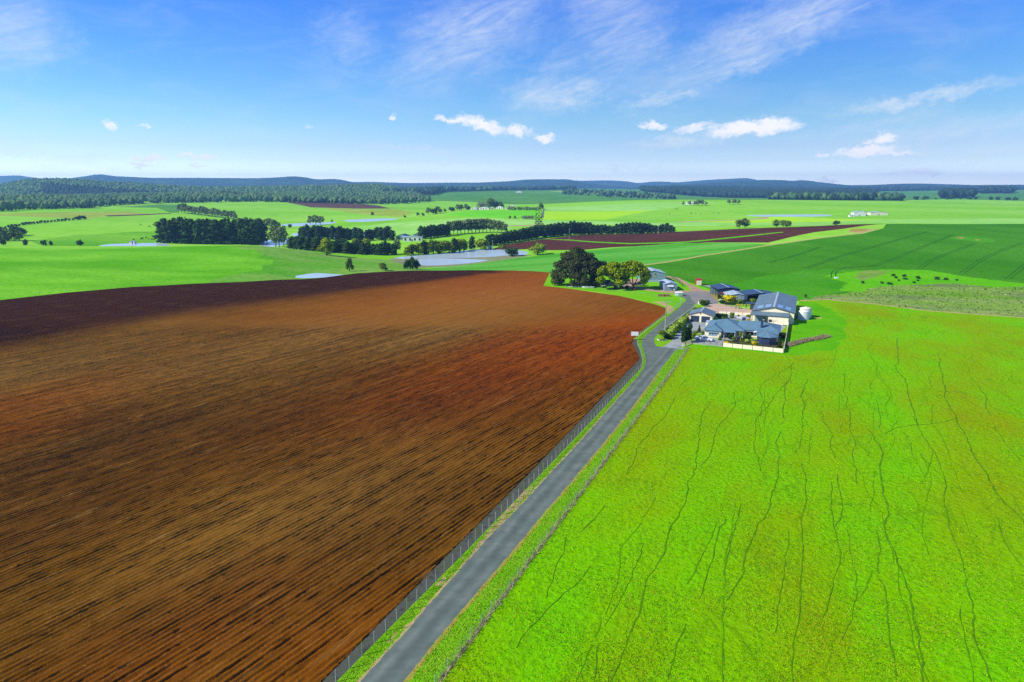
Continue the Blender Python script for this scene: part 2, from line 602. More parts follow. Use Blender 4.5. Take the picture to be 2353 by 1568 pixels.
pasture('scrub', lin(120, 176, 36), lin(166, 186, 100), lin(96, 150, 40), patch=0.05, fine=0.3, bump=1.0, rot=R(75), stretch=(1, 4, 1), extra=(lin(112, 126, 96), 0.06, 0.5, 0.64, 0.8))
pasture('far_lime', lin(142, 218, 34, .64), lin(164, 226, 74, .66), lin(126, 206, 30, .6), patch=0.007, fine=0.06, bump=0.3, rot=R(80), stretch=(1, 4, 1), extra=(lin(120, 200, 24, .6), 0.004, 0.52, 0.68, 0.6))
pasture('far_yellow', lin(174, 232, 16, .7), lin(186, 238, 34, .7), lin(160, 220, 20, .66), patch=0.01, fine=0.1, bump=0.2)
pasture('far_pale', lin(150, 222, 80, .66), lin(176, 232, 118, .68), lin(136, 210, 70, .62), patch=0.01, fine=0.06, bump=0.2, rot=R(80), stretch=(1, 5, 1))
pasture('far_bright', lin(112, 222, 10, .66), lin(130, 228, 30, .66), lin(100, 206, 10, .62), patch=0.01, fine=0.08, bump=0.2)
pasture('far_green', lin(84, 154, 50), lin(112, 174, 68), lin(72, 134, 46), patch=0.005, fine=0.04, bump=0.2)
pasture('far_tan', lin(158, 194, 50), lin(190, 204, 84), lin(144, 172, 50), patch=0.012, fine=0.08, bump=0.2)
pasture('hillside_grass', lin(100, 186, 24), lin(146, 214, 44), lin(84, 164, 20), patch=0.009, fine=0.12, bump=0.3, rot=R(60), stretch=(1, 3, 1))
material('dry_strip', [lin(128, 140, 74), lin(154, 150, 106), lin(116, 150, 44)], scale=0.9, rough=0.95, bump=0.8, bump_scale=4, spec=0)
# soils
soil_material('plough', [lin(112, 72, 12), lin(138, 92, 22), lin(166, 74, 2), lin(172, 132, 62)], lin(62, 33, 25), row=0.75)
soil_material('brown_field', [lin(88, 50, 42), lin(106, 64, 52), lin(110, 60, 36), lin(146, 112, 90)], lin(62, 34, 36), row=1.5, row_depth=0.2, tone_attr=False)
material('far_soil', [lin(98, 72, 66), lin(120, 88, 72)], scale=0.02, rough=0.95, spec=0)
material('sprayed_strip', [lin(74, 76, 66), lin(100, 102, 90), lin(84, 92, 62)], scale=0.9, rough=0.95, bump=0.6, bump_scale=4, spec=0)
material('bare_tan', [lin(196, 168, 118), lin(214, 186, 134), lin(170, 166, 70)], scale=0.7, rough=0.95, bump=0.4, bump_scale=5, spec=0)
material('gravel_track', [lin(182, 150, 120), lin(208, 176, 146)], scale=0.35, rough=0.95, bump=0.5, bump_scale=4, spec=0)
material('dirt', [lin(170, 140, 66), lin(190, 170, 80), lin(150, 166, 50)], scale=0.5, rough=0.95, bump=0.5, bump_scale=4, spec=0)
material('asphalt', [lin(106, 120, 110), lin(120, 132, 122), lin(134, 144, 132)], scale=0.35, rough=0.95, bump=0.6, bump_scale=14, spec=0.0, mid=(0.3, 0.7), second=(0.9, lin(94, 106, 102), 0.5, 0.75, 0.5), bump_dist=0.02)
material('forecourt_gravel', [lin(140, 142, 138), lin(160, 158, 150)], scale=0.3, rough=0.9, bump=0.4, bump_scale=6, spec=0.1, second=(0.12, lin(180, 160, 140), 0.5, 0.7, 0.6))
material('concrete_drive', [lin(158, 168, 168), lin(184, 190, 188)], scale=0.4, rough=0.85, spec=0.1, second=(0.25, lin(200, 196, 178), 0.5, 0.7, 0.5))
material('paving', [lin(214, 182, 154), lin(230, 200, 172)], scale=0.3, rough=0.85, spec=0.1)
material('pond_margin', [lin(140, 154, 106), lin(164, 164, 124)], scale=0.3, rough=0.95, spec=0)
material('garden_bed', [lin(78, 70, 50), lin(98, 106, 56)], scale=0.8, rough=0.95, spec=0)


def water_material():
    m = bpy.data.materials.new('water')
    m.use_nodes = True
    nt = m.node_tree
    bs = nt.nodes['Principled BSDF']
    bs.inputs['Base Color'].default_value = lin(206, 226, 230, .66)
    bs.inputs['Roughness'].default_value = 0.25
    bs.inputs['IOR'].default_value = 1.4
    bs.inputs['Specular IOR Level'].default_value = 0.8
    n = nt.nodes.new('ShaderNodeTexNoise')
    n.inputs['Scale'].default_value = 0.55
    n.inputs['Detail'].default_value = 4
    mp = nt.nodes.new('ShaderNodeMapping')
    mp.inputs['Scale'].default_value = (0.35, 1.2, 1)
    g = nt.nodes.new('ShaderNodeNewGeometry')
    b = nt.nodes.new('ShaderNodeBump')
    b.inputs['Strength'].default_value = 0.35
    b.inputs['Distance'].default_value = 0.1
    nt.links.new(g.outputs['Position'], mp.inputs[0])
    nt.links.new(mp.outputs[0], n.inputs['Vector'])
    nt.links.new(n.outputs['Fac'], b.inputs['Height'])
    nt.links.new(b.outputs[0], bs.inputs['Normal'])
    MATS['water'] = m


water_material()


def wear_drive():
    """two polished wheel paths and a darker crown along the straight drive"""
    m = MATS['asphalt'].copy()
    m.name = 'drive_asphalt'
    nt = m.node_tree
    N, K = nt.nodes.new, nt.links.new
    bs = nt.nodes['Principled BSDF']
    src = bs.inputs['Base Color'].links[0].from_socket
    a, b = np.array(P(876.5, 1568)), np.array(P(1425, 938))
    d = (b - a) / np.hypot(*(b - a))
    n = np.array([d[1], -d[0]])
    g = N('ShaderNodeNewGeometry').outputs['Position']
    wob = N('ShaderNodeTexNoise')
    wob.inputs['Scale'].default_value = 0.12
    K(g, wob.inputs['Vector'])
    dot = N('ShaderNodeVectorMath')
    dot.operation = 'DOT_PRODUCT'
    K(g, dot.inputs[0])
    dot.inputs[1].default_value = (n[0], n[1], 0)
    off = N('ShaderNodeMath')
    off.operation = 'SUBTRACT'
    K(dot.outputs['Value'], off.inputs[0])
    off.inputs[1].default_value = float(a @ n)
    ad = N('ShaderNodeMath')
    ad.operation = 'MULTIPLY_ADD'
    K(wob.outputs['Fac'], ad.inputs[0])
    ad.inputs[1].default_value = 0.7
    K(off.outputs[0], ad.inputs[2])
    mr = N('ShaderNodeMapRange')
    mr.inputs['From Min'].default_value = -2 + .35
    mr.inputs['From Max'].default_value = 2 + .35
    K(ad.outputs[0], mr.inputs['Value'])
    cr = N('ShaderNodeValToRGB')
    el = cr.color_ramp.elements
    el[0].position, el[1].position = 0.0, 1.0
    for q, v in ((0.14, .92), (0.30, 1.16), (0.44, .86), (0.52, .80), (0.60, .90), (0.74, 1.10), (0.88, .95)):
        el.new(q).color = (v, v, v, 1)
    el[0].color = el[-1].color = (1, 1, 1, 1)
    mx = N('ShaderNodeMix')
    mx.data_type = 'RGBA'
    mx.blend_type = 'MULTIPLY'
    mx.inputs[0].default_value = 1.0
    K(mr.outputs[0], cr.inputs[0])
    K(src, mx.inputs[6])
    K(cr.outputs[0], mx.inputs[7])
    K(mx.outputs[2], bs.inputs['Base Color'])
    MATS['drive_asphalt'] = m


wear_drive()


# ------------------------------------------------------------------ mesh helpers
def mesh_object(name, verts, faces, mat, parent=None, smooth=False, col=None, col_name='tint'):
    me = bpy.data.meshes.new(name)
    if isinstance(verts, np.ndarray) and isinstance(faces, np.ndarray):
        nv, nf, k = len(verts), len(faces), faces.shape[1]
        me.vertices.add(nv)
        me.vertices.foreach_set('co', np.ascontiguousarray(verts, np.float32).ravel())
        me.loops.add(nf * k)
        me.loops.foreach_set('vertex_index', np.ascontiguousarray(faces, np.int32).ravel())
        me.polygons.add(nf)
        me.polygons.foreach_set('loop_start', np.arange(0, nf * k, k, dtype=np.int32))
        me.update(calc_edges=True)
    else:
        me.from_pydata([tuple(v) for v in verts], [], [tuple(f) for f in faces])
        me.update()
    if col is not None:
        a = me.color_attributes.new(col_name, 'FLOAT_COLOR', 'POINT')
        c4 = np.ones((len(verts), 4), np.float32)
        c4[:, :3] = col
        a.data.foreach_set('color', c4.ravel())
    if smooth:
        me.polygons.foreach_set('use_smooth', np.ones(len(me.polygons), bool))
    me.materials.append(MATS[mat] if isinstance(mat, str) else mat)
    o = bpy.data.objects.new(name, me)
    COL.objects.link(o)
    o.parent = parent
    return o


def inside(pts, poly):
    x, y = pts[:, 0], pts[:, 1]
    r = np.zeros(len(pts), bool)
    p = np.asarray(poly, float)
    q = np.roll(p, -1, 0)
    for (x1, y1), (x2, y2) in zip(p, q):
        if y1 == y2:
            continue
        c = (y1 > y) != (y2 > y)
        r ^= c & (x < (x2 - x1) * (y - y1) / (y2 - y1) + x1)
    return r


def edge_dist(pts, poly, closed=True):
    d = np.full(len(pts), 1e9)
    p = np.asarray(poly, float)
    n = len(p)
    for i in range(n if closed else n - 1):
        a, b = p[i], p[(i + 1) % n]
        ab = b - a
        t = np.clip(((pts - a) @ ab) / max(ab @ ab, 1e-9), 0, 1)
        d = np.minimum(d, np.hypot(*(pts - a - t[:, None] * ab).T))
    return d


def sm(v, a, b):
    t = np.clip((v - a) / (b - a), 0, 1)
    return t * t * (3 - 2 * t)


# ------------------------------------------------------------------ regions of the ground: later ones lie over earlier ones
ROAD_L = [(827, 1568), (929, 1456), (1020, 1350), (1121, 1237), (1209, 1149), (1261, 1091.5), (1330, 1018), (1400, 940), (1440, 895), (1469.6, 861.7), (1481, 843), (1484, 830), (1480, 808), (1475, 792), (1476, 780),
          (1487, 768), (1505, 754), (1525, 736), (1547, 718), (1563, 705), (1575, 693.5), (1577, 687.6), (1569, 683), (1560, 681)]
ROAD_R = [(926, 1568), (1008, 1465), (1093, 1365), (1172, 1274), (1245, 1186), (1318, 1101), (1390, 1015), (1450, 940), (1480, 900), (1508, 861.7), (1525, 840), (1543, 818), (1553, 804), (1571, 803), (1545, 796), (1521.6, 798), (1508, 796), (1503, 784), (1505, 775),
          (1512, 768), (1522, 760), (1540, 747.7), (1560, 731.5), (1584, 714), (1594, 703.7), (1598.5, 697)]
FIELD_EDGE = [(747, 1560), (900, 1405), (1050, 1254), (1212, 1091.5), (1340, 960), (1469, 826), (1469, 820), (1453, 787), (1455, 780), (1465, 772.6), (1481, 759), (1510.6, 737), (1530, 723), (1530, 708), (1503, 699), (1466.6, 690),
              (1422.7, 680), (1378.7, 673.7), (1310, 664), (1249, 657), (1264, 626.6), (1180, 622), (1080, 621), (950, 622), (820, 629), (700, 641), (560, 648), (450, 652), (300, 660), (150, 673), (0, 690)]
FENCE_LEFT = [(772, 1568), (925, 1413), (1072, 1266), (1230, 1103), (1356, 971), (1474, 846), (1477, 832), (1471, 806), (1464, 792), (1464, 779), (1472, 771), (1486, 760), (1515, 738), (1535, 723), (1556, 705), (1567, 696)]
FENCE_RIGHT = [(1000, 1574), (1321, 1149), (1440, 990), (1537, 861.7), (1562, 827), (1582.6, 797.5)]
REGIONS = []


_edge = np.random.default_rng(17)


def region(name, mat, poly, z=None, rough=0.0):
    """rough = raggedness of the edge in metres"""
    pts = [P(*q) for q in poly]
    dens = []
    for (x1, y1), (x2, y2) in zip(pts, pts[1:] + pts[:1]):
        ln = math.hypot(x2 - x1, y2 - y1)
        n = max(1, min(40, int(ln / max(4, 0.03 * (y1 + y2) / 2))))
        if rough:
            n = max(n, min(90, int(ln / max(0.55, rough * 2.2))))
        for i in range(n):
            j = 0.0 if (i == 0 or not rough) else float(_edge.normal(0, rough * 0.6))
            dens.append((x1 + (x2 - x1) * i / n - (y2 - y1) / max(ln, .01) * j, y1 + (y2 - y1) * i / n + (x2 - x1) / max(ln, .01) * j))
    REGIONS.append((name, mat, np.array(dens), z))


def region_xy(name, mat, pts, z=None):
    REGIONS.append((name, mat, np.array(pts, float), z))


def pond(poly, z):                                # shore given by bearings, lying level at height z
    pts = []
    for vx, vy in poly:
        dx, dy, dz = ray(vx, vy)
        t = (z - CAM_H) / dz
        pts.append((dx * t, dy * t))
    # soften the corners once
    q = []
    for i in range(len(pts)):
        a, b = np.array(pts[i]), np.array(pts[(i + 1) % len(pts)])
        q += [tuple(a * .75 + b * .25), tuple(a * .25 + b * .75)]
    REGIONS.append(('pond', 'water', np.array(q), z))


# far patchwork
region('far_field', 'far_green', [(-900, 450, 3300), (3300, 450, 3300), (4200, 430, 9900), (-1800, 430, 9900)])
region('far_field', 'far_green', [(900, 468, 1900), (1100, 466, 1750), (1260, 470, 1500), (1500, 463, 1560), (1760, 466, 1600), (2000, 470, 1800), (2353, 466, 1900), (3300, 460, 1900), (3300, 450, 3500), (900, 450, 3500)])
region('far_field', 'far_tan', [(1260, 446, 2900), (1340, 441, 3300), (1390, 446, 2900), (1330, 450, 2600)], rough=5.0)
region('far_field', 'far_pale', [(1258.5, 477.6), (1500, 466), (1640, 466), (1498, 484), (1248, 486)], rough=2.5)
region('far_field', 'far_yellow', [(1248.5, 486), (1498.5, 484), (1438.5, 495), (1393.5, 505), (1326, 505.6), (1243.5, 505)])
region('far_field', 'far_bright', [(1017, 495), (1095, 484), (1241, 484), (1239, 498), (1153, 501.6), (1095, 499)])
region('far_field', 'far_pale', [(790, 524), (900, 512), (1000, 505), (1095, 500), (1153, 502), (1243, 506), (1330, 507), (1500, 512), (1700, 508), (2000, 506), (2350, 503), (2700, 505), (2700, 515, 800), (2000, 515, 800), (1560, 520), (1330, 514), (1180, 520), (1165, 530), (960, 540), (830, 532)], rough=2.5)
region('far_field', 'far_yellow', [(1560, 508), (1760, 503), (2030, 504), (1900, 510), (1700, 513)])
region('far_field', 'far_tan', [(738, 478), (838, 481), (905, 481), (958, 488), (920, 499), (813, 490)], rough=5.0)
region('far_field', 'far_soil', [(645, 462.6), (713, 465), (808, 467.6), (870, 472.6), (898, 479.6), (825, 480), (715, 477), (670, 468)])
region('far_field', 'far_tan', [(0, 492), (90, 489), (215, 487), (300, 486), (340, 492), (240, 497), (200, 503), (110, 500), (0, 496)], rough=5.0)
region('far_field', 'far_soil', [(240, 495.5), (310, 493), (392, 490), (395, 491.5), (330, 495), (250, 498)])
region('far_field', 'far_green', [(265, 476), (360, 470), (415, 470), (412, 489), (390, 489), (360, 478)])
region('hillside', 'hillside_grass', [(70, 553), (160, 542), (300, 533), (365, 532), (365, 562), (230, 566), (100, 566)])
region('country_lane', 'asphalt', [(1243.4, 501), (1249.6, 501), (1251.6, 479), (1249, 479)])
region('country_lane', 'gravel_track', [(1120, 521), (1245, 516), (1246, 517.6), (1120, 523)])
region('far_field', 'gravel_track', [(1560, 509.5), (1765, 502.5), (1766, 504), (1560, 511)])
# brown fields behind the farm
region('brown_field', 'brown_field', [(1120, 576), (1160, 563), (1200, 557), (1251, 549.7), (1300, 544), (1358, 539), (1407, 539), (1505, 535.4), (1574, 532), (1765, 524.6, 640), (1880, 521, 600), (2034, 519.6, 575), (1940, 526), (1872, 534), (1827, 543), (1765, 558),
       (1626, 557.6), (1551, 561), (1401, 569), (1338, 575), (1258, 575.5), (1211, 573)])
region('field_margin', 'lime_patch', [(1240, 549), (1310, 551), (1370, 555.5), (1446, 559), (1574, 555.5), (1730, 540), (1800, 533), (1800, 534.5), (1730, 542.5), (1574, 558), (1446, 561.5), (1370, 558), (1310, 553)], rough=0.7)
region('left_hill', 'left_hill_grass', [(-600, 572, 450), (0, 570, 450), (370, 563, 445), (600, 566, 440), (700, 580, 440), (780, 592), (900, 601), (960, 622), (700, 650), (0, 700), (-600, 745)])
region('rough_slope', 'rough_grass', [(520, 568, 436), (600, 566, 442), (700, 579, 445), (760, 589, 450), (830, 594), (905, 598), (945, 605), (962, 616), (1000, 619), (950, 626), (820, 634), (700, 646), (560, 652), (470, 652), (520, 636), (600, 622), (628, 602), (590, 580)], rough=3.0)
region('pond_margin', 'pond_margin', [(895, 596), (960, 594), (1072, 592), (1135, 589), (1165, 587), (1230, 586), (1170, 596), (1135, 601), (1070, 611), (1010, 614), (955, 615), (920, 606)], rough=1.2)
region('crop_field', 'mid_crop', [(960, 621), (1000, 616), (1060, 610), (1130, 602), (1190, 593), (1230, 589), (1290, 582), (1340, 577), (1460, 566), (1560, 559), (1670, 558), (1740, 560), (1766, 563), (1620, 586), (1476, 609), (1420, 625), (1264, 630), (1180, 626), (1060, 625)])
region('crop_hill', 'cloud_shaded_crop', [(1476, 611), (1620, 588), (1766, 565), (1890, 547.5), (1985, 537), (2030, 525), (2034, 519, 575), (2353, 520, 585), (2700, 520, 600), (3300, 520, 640), (3300, 720), (2700, 740), (2353, 730), (2100, 712), (1900, 690), (1830, 692), (1700, 690), (1600, 676), (1560, 640), (1500, 636), (1440, 628)])
region('farm_track', 'bare_tan', [(1476, 608.5), (1620, 585.5), (1766, 562.6), (1890, 545.6), (1985, 534.5), (1987, 536), (1890, 547), (1766, 564.3), (1620, 587.5), (1476, 610.5)], rough=0.35)
region('mound', 'bare_tan', [(1945, 532), (1965, 528), (2000, 527), (2020, 523), (2010, 530), (1985, 535), (1960, 535)], rough=0.8)
region('mound', 'dirt', [(1950, 531), (1958, 526), (1975, 525.5), (2000, 527), (1985, 532), (1965, 533)], rough=0.8)
region('crop_foot', 'crop_foot', [(1600, 672), (1660, 655), (1765, 632), (1850, 622), (1930, 618), (1990, 622), (1985, 668), (1895, 680), (1840, 690), (1700, 690)], rough=3.0)
region('crop_patch', 'lime_patch', [(1895, 634), (1930, 628), (1965, 623), (2050, 619.5), (2130, 621), (2200, 633), (2353, 652), (2700, 668), (2700, 690), (2353, 668), (2100, 668), (1990, 672), (1930, 668), (1945, 650)], rough=1.2)
region('scrub', 'scrub', [(1848, 688), (1895.7, 679), (1993, 669), (2016, 659), (2070.6, 655.5), (2197, 651.6), (2284, 661), (2353, 659), (2700, 670), (2700, 750), (2353, 728.6), (2129, 712.6), (2012, 697), (1895.7, 687.5)], rough=1.6)
region('scrub', 'scrub', [(1966, 640), (1972, 626), (2010, 621), (2050, 623), (2020, 634), (1985, 646)], rough=1.6)
region('scrub', 'crop_foot', [(2182, 548), (2200, 542.6), (2240, 542), (2282, 550), (2288, 556), (2260, 558), (2215, 552)], rough=1.5)
region('mound', 'dirt', [(2196, 546), (2210, 544.6), (2216, 547.5), (2205, 549)], rough=0.8)
region('mound', 'dirt', [(2240, 551), (2250, 550), (2256, 552), (2246, 553)], rough=0.8)
region('farm_track', 'bare_tan', [(1838, 690), (1900, 687.5), (2012, 697.5), (2129, 713), (2353, 729), (2353, 731), (2129, 715), (2012, 699.6), (1900, 689.5), (1838, 693)], rough=0.35)
# the near pasture
region('pasture', 'near_pasture', [(1000, 1574), (1321, 1149), (1440, 990), (1537, 861.7), (1582.6, 797.5), (1588, 787), (1700, 776), (1800, 752), (1838, 692), (1900, 689.5), (2012, 699.6), (2129, 715), (2353, 731), (2700, 755), (3300, 790), (3300, 1900), (2353, 2300), (600, 2300)])
region('lawn', 'home_grass', [(1589, 793), (1660, 800), (1800, 814), (1865, 812), (1920, 800), (1945, 775), (1940, 740), (1915, 712), (1880, 698), (1838, 693), (1836, 735), (1810, 790), (1700, 790)], rough=1.2)
region('drain', 'bare_tan', [(1870, 731), (1882, 730), (1892, 731), (1884, 733)])
# farm yard and lawns
region('lawn', 'lawn', [(1249, 657), (1264, 627), (1300, 632), (1420, 634), (1500, 636), (1560, 640), (1600, 655), (1645, 668), (1640, 690), (1600, 706), (1590, 790), (1560, 840), (1469, 826), (1453, 786), (1530, 708), (1466.6, 688), (1378.7, 672)], rough=0.25)
region('farm_track', 'gravel_track', [(1330, 652), (1367, 645), (1433, 653), (1457, 657.5), (1489, 663), (1545, 669), (1562, 668), (1586, 668), (1585, 662), (1570, 650), (1553, 643), (1528, 636), (1535, 634), (1562, 640), (1590, 655), (1612, 665), (1640, 672), (1640, 680), (1570, 684), (1545, 674), (1489, 668.5), (1457, 663.5), (1433, 659), (1380, 654)], rough=0.35)
region('farm_track', 'gravel_track', [(1425, 640), (1475, 642), (1475, 655), (1450, 660), (1425, 655)], rough=0.35)
region('bare_patch', 'bare_tan', [(1500, 694), (1516, 693), (1530, 698), (1546, 706), (1550, 716), (1540, 722), (1533, 718), (1532, 706), (1515, 699)], rough=0.35)
region('forecourt', 'forecourt_gravel', [(1556, 681), (1568, 674), (1600, 669), (1632, 673), (1645, 686), (1653, 696), (1640, 702), (1598.5, 699), (1585, 716), (1560, 708), (1577, 690), (1570, 684)], rough=0.25)
region('bare_patch', 'dirt', [(1634, 678), (1646, 676), (1652, 686), (1654, 696), (1648, 692)], rough=0.4)
# verges, road, strips
region('verge', 'verge', FENCE_LEFT[:14] + [(1556, 709), (1575, 700), (1600, 706), (1590, 790), (1582.6, 797.5), (1562, 827), (1537, 861.7), (1440, 990), (1321, 1149), (1000, 1574), (700, 2200), (200, 2200)])
region('bare_patch', 'bare_tan', [(1062, 1290), (1090, 1258), (1120, 1222), (1160, 1178), (1200, 1135), (1235, 1104), (1222, 1126), (1180, 1172), (1145, 1214), (1105, 1254), (1085, 1276)], rough=0.35)
region('bare_patch', 'bare_tan', [(885, 1478), (905, 1452), (914, 1452), (897, 1476)], rough=0.35)
region('bare_patch', 'bare_tan', [(1000, 1345), (1018, 1326), (1026, 1328), (1008, 1348)], rough=0.35)
region('driveway_edge', 'bare_tan', [(800, 1600)] + ROAD_L[:10] + [(1440, 893), (1398, 938), (1328, 1016), (1258, 1090), (1204, 1149), (1116, 1237), (1014, 1350), (922, 1456), (818, 1568), (786, 1600)], rough=0.12)
region('driveway_edge', 'dirt', [(900, 1600), (926, 1568), (1008, 1465), (1093, 1365), (1172, 1274), (1245, 1186), (1318, 1101), (1390, 1015), (1450, 940), (1508, 861.7), (1516, 861.7), (1455, 944), (1395, 1018), (1324, 1103), (1252, 1188), (1180, 1276), (1102, 1367), (1018, 1467), (938, 1568), (912, 1600)], rough=0.14)
region('sprayed_strip', 'sprayed_strip', [(200, 2200)] + FIELD_EDGE[:9] + [(1464, 778)] + FENCE_LEFT[::-1][6:] + [(330, 2200)])
region('dry_strip', 'dry_strip', [(1000, 1574), (1321, 1149), (1440, 990), (1537, 861.7), (1562, 827), (1582.6, 797.5), (1584.5, 797.5), (1564.5, 828), (1540.5, 862), (1444, 992), (1326, 1151), (1009, 1574), (862, 1800), (840, 1800)], rough=.2)
region('driveway', 'drive_asphalt', [(200, 2300), (380, 2030)] + ROAD_L + [(1568, 674), (1585, 680), (1590, 690)] + ROAD_R[::-1] + [(520, 2100), (390, 2300)], rough=0.09)
region('concrete_driveway', 'concrete_drive', [(1521.6, 798), (1540, 787), (1551.6, 772.6), (1563, 759), (1574, 748), (1583, 739), (1612, 741), (1640, 742), (1632, 757), (1616, 768), (1590, 772), (1572, 781), (1571, 803)])
region_xy('courtyard', 'paving', [L(*q) for q in ((-29.6, 234), (-28.3, 241.8), (-25.6, 244.8), (-18.5, 240), (-14, 236.2), (-12.6, 236), (-12.6, 216), (-14, 216), (-14, 224.6), (-23, 224.2), (-27, 226))])
region_xy('courtyard', 'concrete_drive', [L(*q) for q in ((-28, 215.9), (-12.6, 215.9), (-12.6, 200.5), (-4, 200.5), (-2.6, 212.5), (-13, 214), (-14, 224.4), (-23, 224.0), (-26, 218))])
region_xy('garden_bed', 'garden_bed', [L(*q) for q in ((-17.3, 177.6), (-2.6, 176.7), (-2.6, 186), (-5, 190.0), (-17.3, 188))])
region_xy('car_space', 'concrete_drive', [L(*q) for q in ((-24.4, 178.2), (-17.3, 177.6), (-17.3, 185.6), (-25.0, 185.6))])
region_xy('concrete_pad', 'concrete_drive', [(78.4, 279.5), (80.4, 279.8), (83.6, 273.4), (80.2, 272.6)])
# ploughed field
region('ploughed_field', 'plough', [(-600, 1800), (150, 2250)] + FIELD_EDGE + [(-300, 716), (-700, 755)])
# water
pond([(676.6, 635), (682, 639.7), (734.5, 639), (797, 632), (775.5, 631), (734.5, 627.6), (712.5, 628.8), (690.5, 632.4)], -1.5)
pond([(951, 602), (959, 597.7), (998.6, 596), (1072, 596.7), (1130, 597.7), (1101, 602.5), (1064.5, 606.5), (1013, 610), (966, 611)], -6.0)
pond([(899, 594), (925, 589.6), (981, 586), (1035, 581), (1079, 574), (1130.5, 572.8), (1189, 575), (1215.5, 579.4), (1211, 586), (1160, 587.4), (1130.5, 591), (1072, 592.6), (984, 594), (932.6, 596)], -5.6)
pond([(215, 570), (230, 563.5), (262.5, 560.5), (362.5, 558.2), (385, 560.5), (400, 570)], -6.6)
pond([(663, 540), (690, 534), (708, 528), (778, 529), (830, 532), (880, 543), (740, 549), (690, 545)], -8.0)
pond([(639, 518), (660.5, 514.6), (705.5, 512.6), (778, 510.6), (763, 515), (708, 519), (670, 520.5)], -7.6)
pond([(783, 507.6), (813, 504.4), (900, 502), (922, 503.5), (883, 507.8), (813, 511)], -5.6)
pond([(600, 554), (640, 549), (676, 547), (672, 558), (640, 566), (600, 570)], -8.6)
pond([(1700, 495.5), (1765, 493.6), (1915, 492.6), (1905, 497.8), (1765, 498.4)], -1.0)
pond([(2100, 475), (2130, 471.6), (2353, 471.6), (2500, 473), (2480, 477), (2200, 477)], -1.0)


def build_ground():
    pts = []
    ys = [45.0]
    while ys[-1] < 9300:
        ys.append(ys[-1] * (1.035 if ys[-1] < 1500 else 1.06))
    for j, y in enumerate(ys):
        for i in range(-50, 51):
            a = i / 50 * 1.45
            pts.append((a * (y + 20), y * (1 + 0.0007 * ((i * 7 + j * 3) % 5))))
    for y in (-160, -110, -60, -20, 10, 30):
        for i in range(-12, 13):
            pts.append((i * 20.0 + 0.3 * (y % 7), y))
    for sx in (-1, 1):
        for y in (-160, -60, 40):
            pts.append((sx * 400, y))
    edges = []
    for (_, _, poly, _) in REGIONS:
        b = len(pts)
        pts += [tuple(p) for p in poly]
        n = len(poly)
        edges += [(b + i, b + (i + 1) % n) for i in range(n)]
    r = delaunay_2d_cdt([Vector(p) for p in pts], edges, [], 0, 1e-3)
    v2 = np.array([tuple(p) for p in r[0]])
    tri = np.array([tuple(f) for f in r[2]])
    z = height(v2[:, 0], v2[:, 1])
    for (_, _, poly, lev) in REGIONS:                 # level water, banks that come down to it
        if lev is None:
            continue
        ins = inside(v2, poly)
        d = edge_dist(v2, poly)
        reach = 9 + 0.012 * poly[:, 1].mean()
        w = np.where(ins | (d < 0.05), 1.0, 1 - sm(d, 0, reach))
        bank = np.where(ins | (d < 0.05), lev, lev + 0.25)
        z = z * (1 - w) + bank * w
    cen = v2[tri].mean(1)
    own = np.full(len(tri), -1)
    for k, (_, _, poly, _) in enumerate(REGIONS):
        lo, hi = poly.min(0), poly.max(0)
        c = np.where((cen[:, 0] >= lo[0]) & (cen[:, 0] <= hi[0]) & (cen[:, 1] >= lo[1]) & (cen[:, 1] <= hi[1]))[0]
        if len(c):
            own[c[inside(cen[c], poly)]] = k
    co = np.column_stack([v2, z])
    for k in range(-1, len(REGIONS)):
        sel = tri[own == k]
        if not len(sel):
            continue
        name, mat = ('ground', 'far_lime') if k < 0 else REGIONS[k][:2]
        idx, inv = np.unique(sel, return_inverse=True)
        vv = co[idx].copy()
        col = None
        if name == 'ploughed_field':
            vv[:, 2] -= 0.16 * (1 - sm(vv[:, 1], 196, 202))
            col = soil_tone(vv[:, :2])
        o = mesh_object(name, vv, inv.reshape(-1, 3), mat, smooth=True, col=col, col_name='tone')
        o['kind'] = 'structure'


WET_LINE = [P(-300, 832), P(0, 794), P(234, 748), P(469, 710), P(703, 681), P(850, 662), P(996, 645), P(1100, 632), P(1160, 623)]
CLAY = [(1300, 790, 28, 1.), (1150, 850, 22, .85), (1420, 760, 20, 1.), (1380, 830, 15, .8), (1180, 665, 45, .9), (1000, 690, 34, .65), (900, 715, 30, .45), (30, 930, 16, .55), (20, 990, 9, .45), (420, 1480, 8, .35), (700, 1500, 7, .3), (1330, 700, 30, .45), (1090, 640, 30, .7)]
DAMP = [(260, 1020, 17, .42), (620, 960, 16, .38), (1000, 925, 13, .42), (1200, 900, 9, .3), (120, 1180, 12, .35), (600, 1330, 9, .25), (900, 1200, 9, .25)]
CRUST = [(980, 770, 16, .55), (700, 780, 28, .45), (480, 830, 20, .4), (1100, 700, 40, .4), (50, 860, 20, .45), (760, 1130, 14, .3), (620, 1180, 10, .3), (230, 800, 22, .3)]


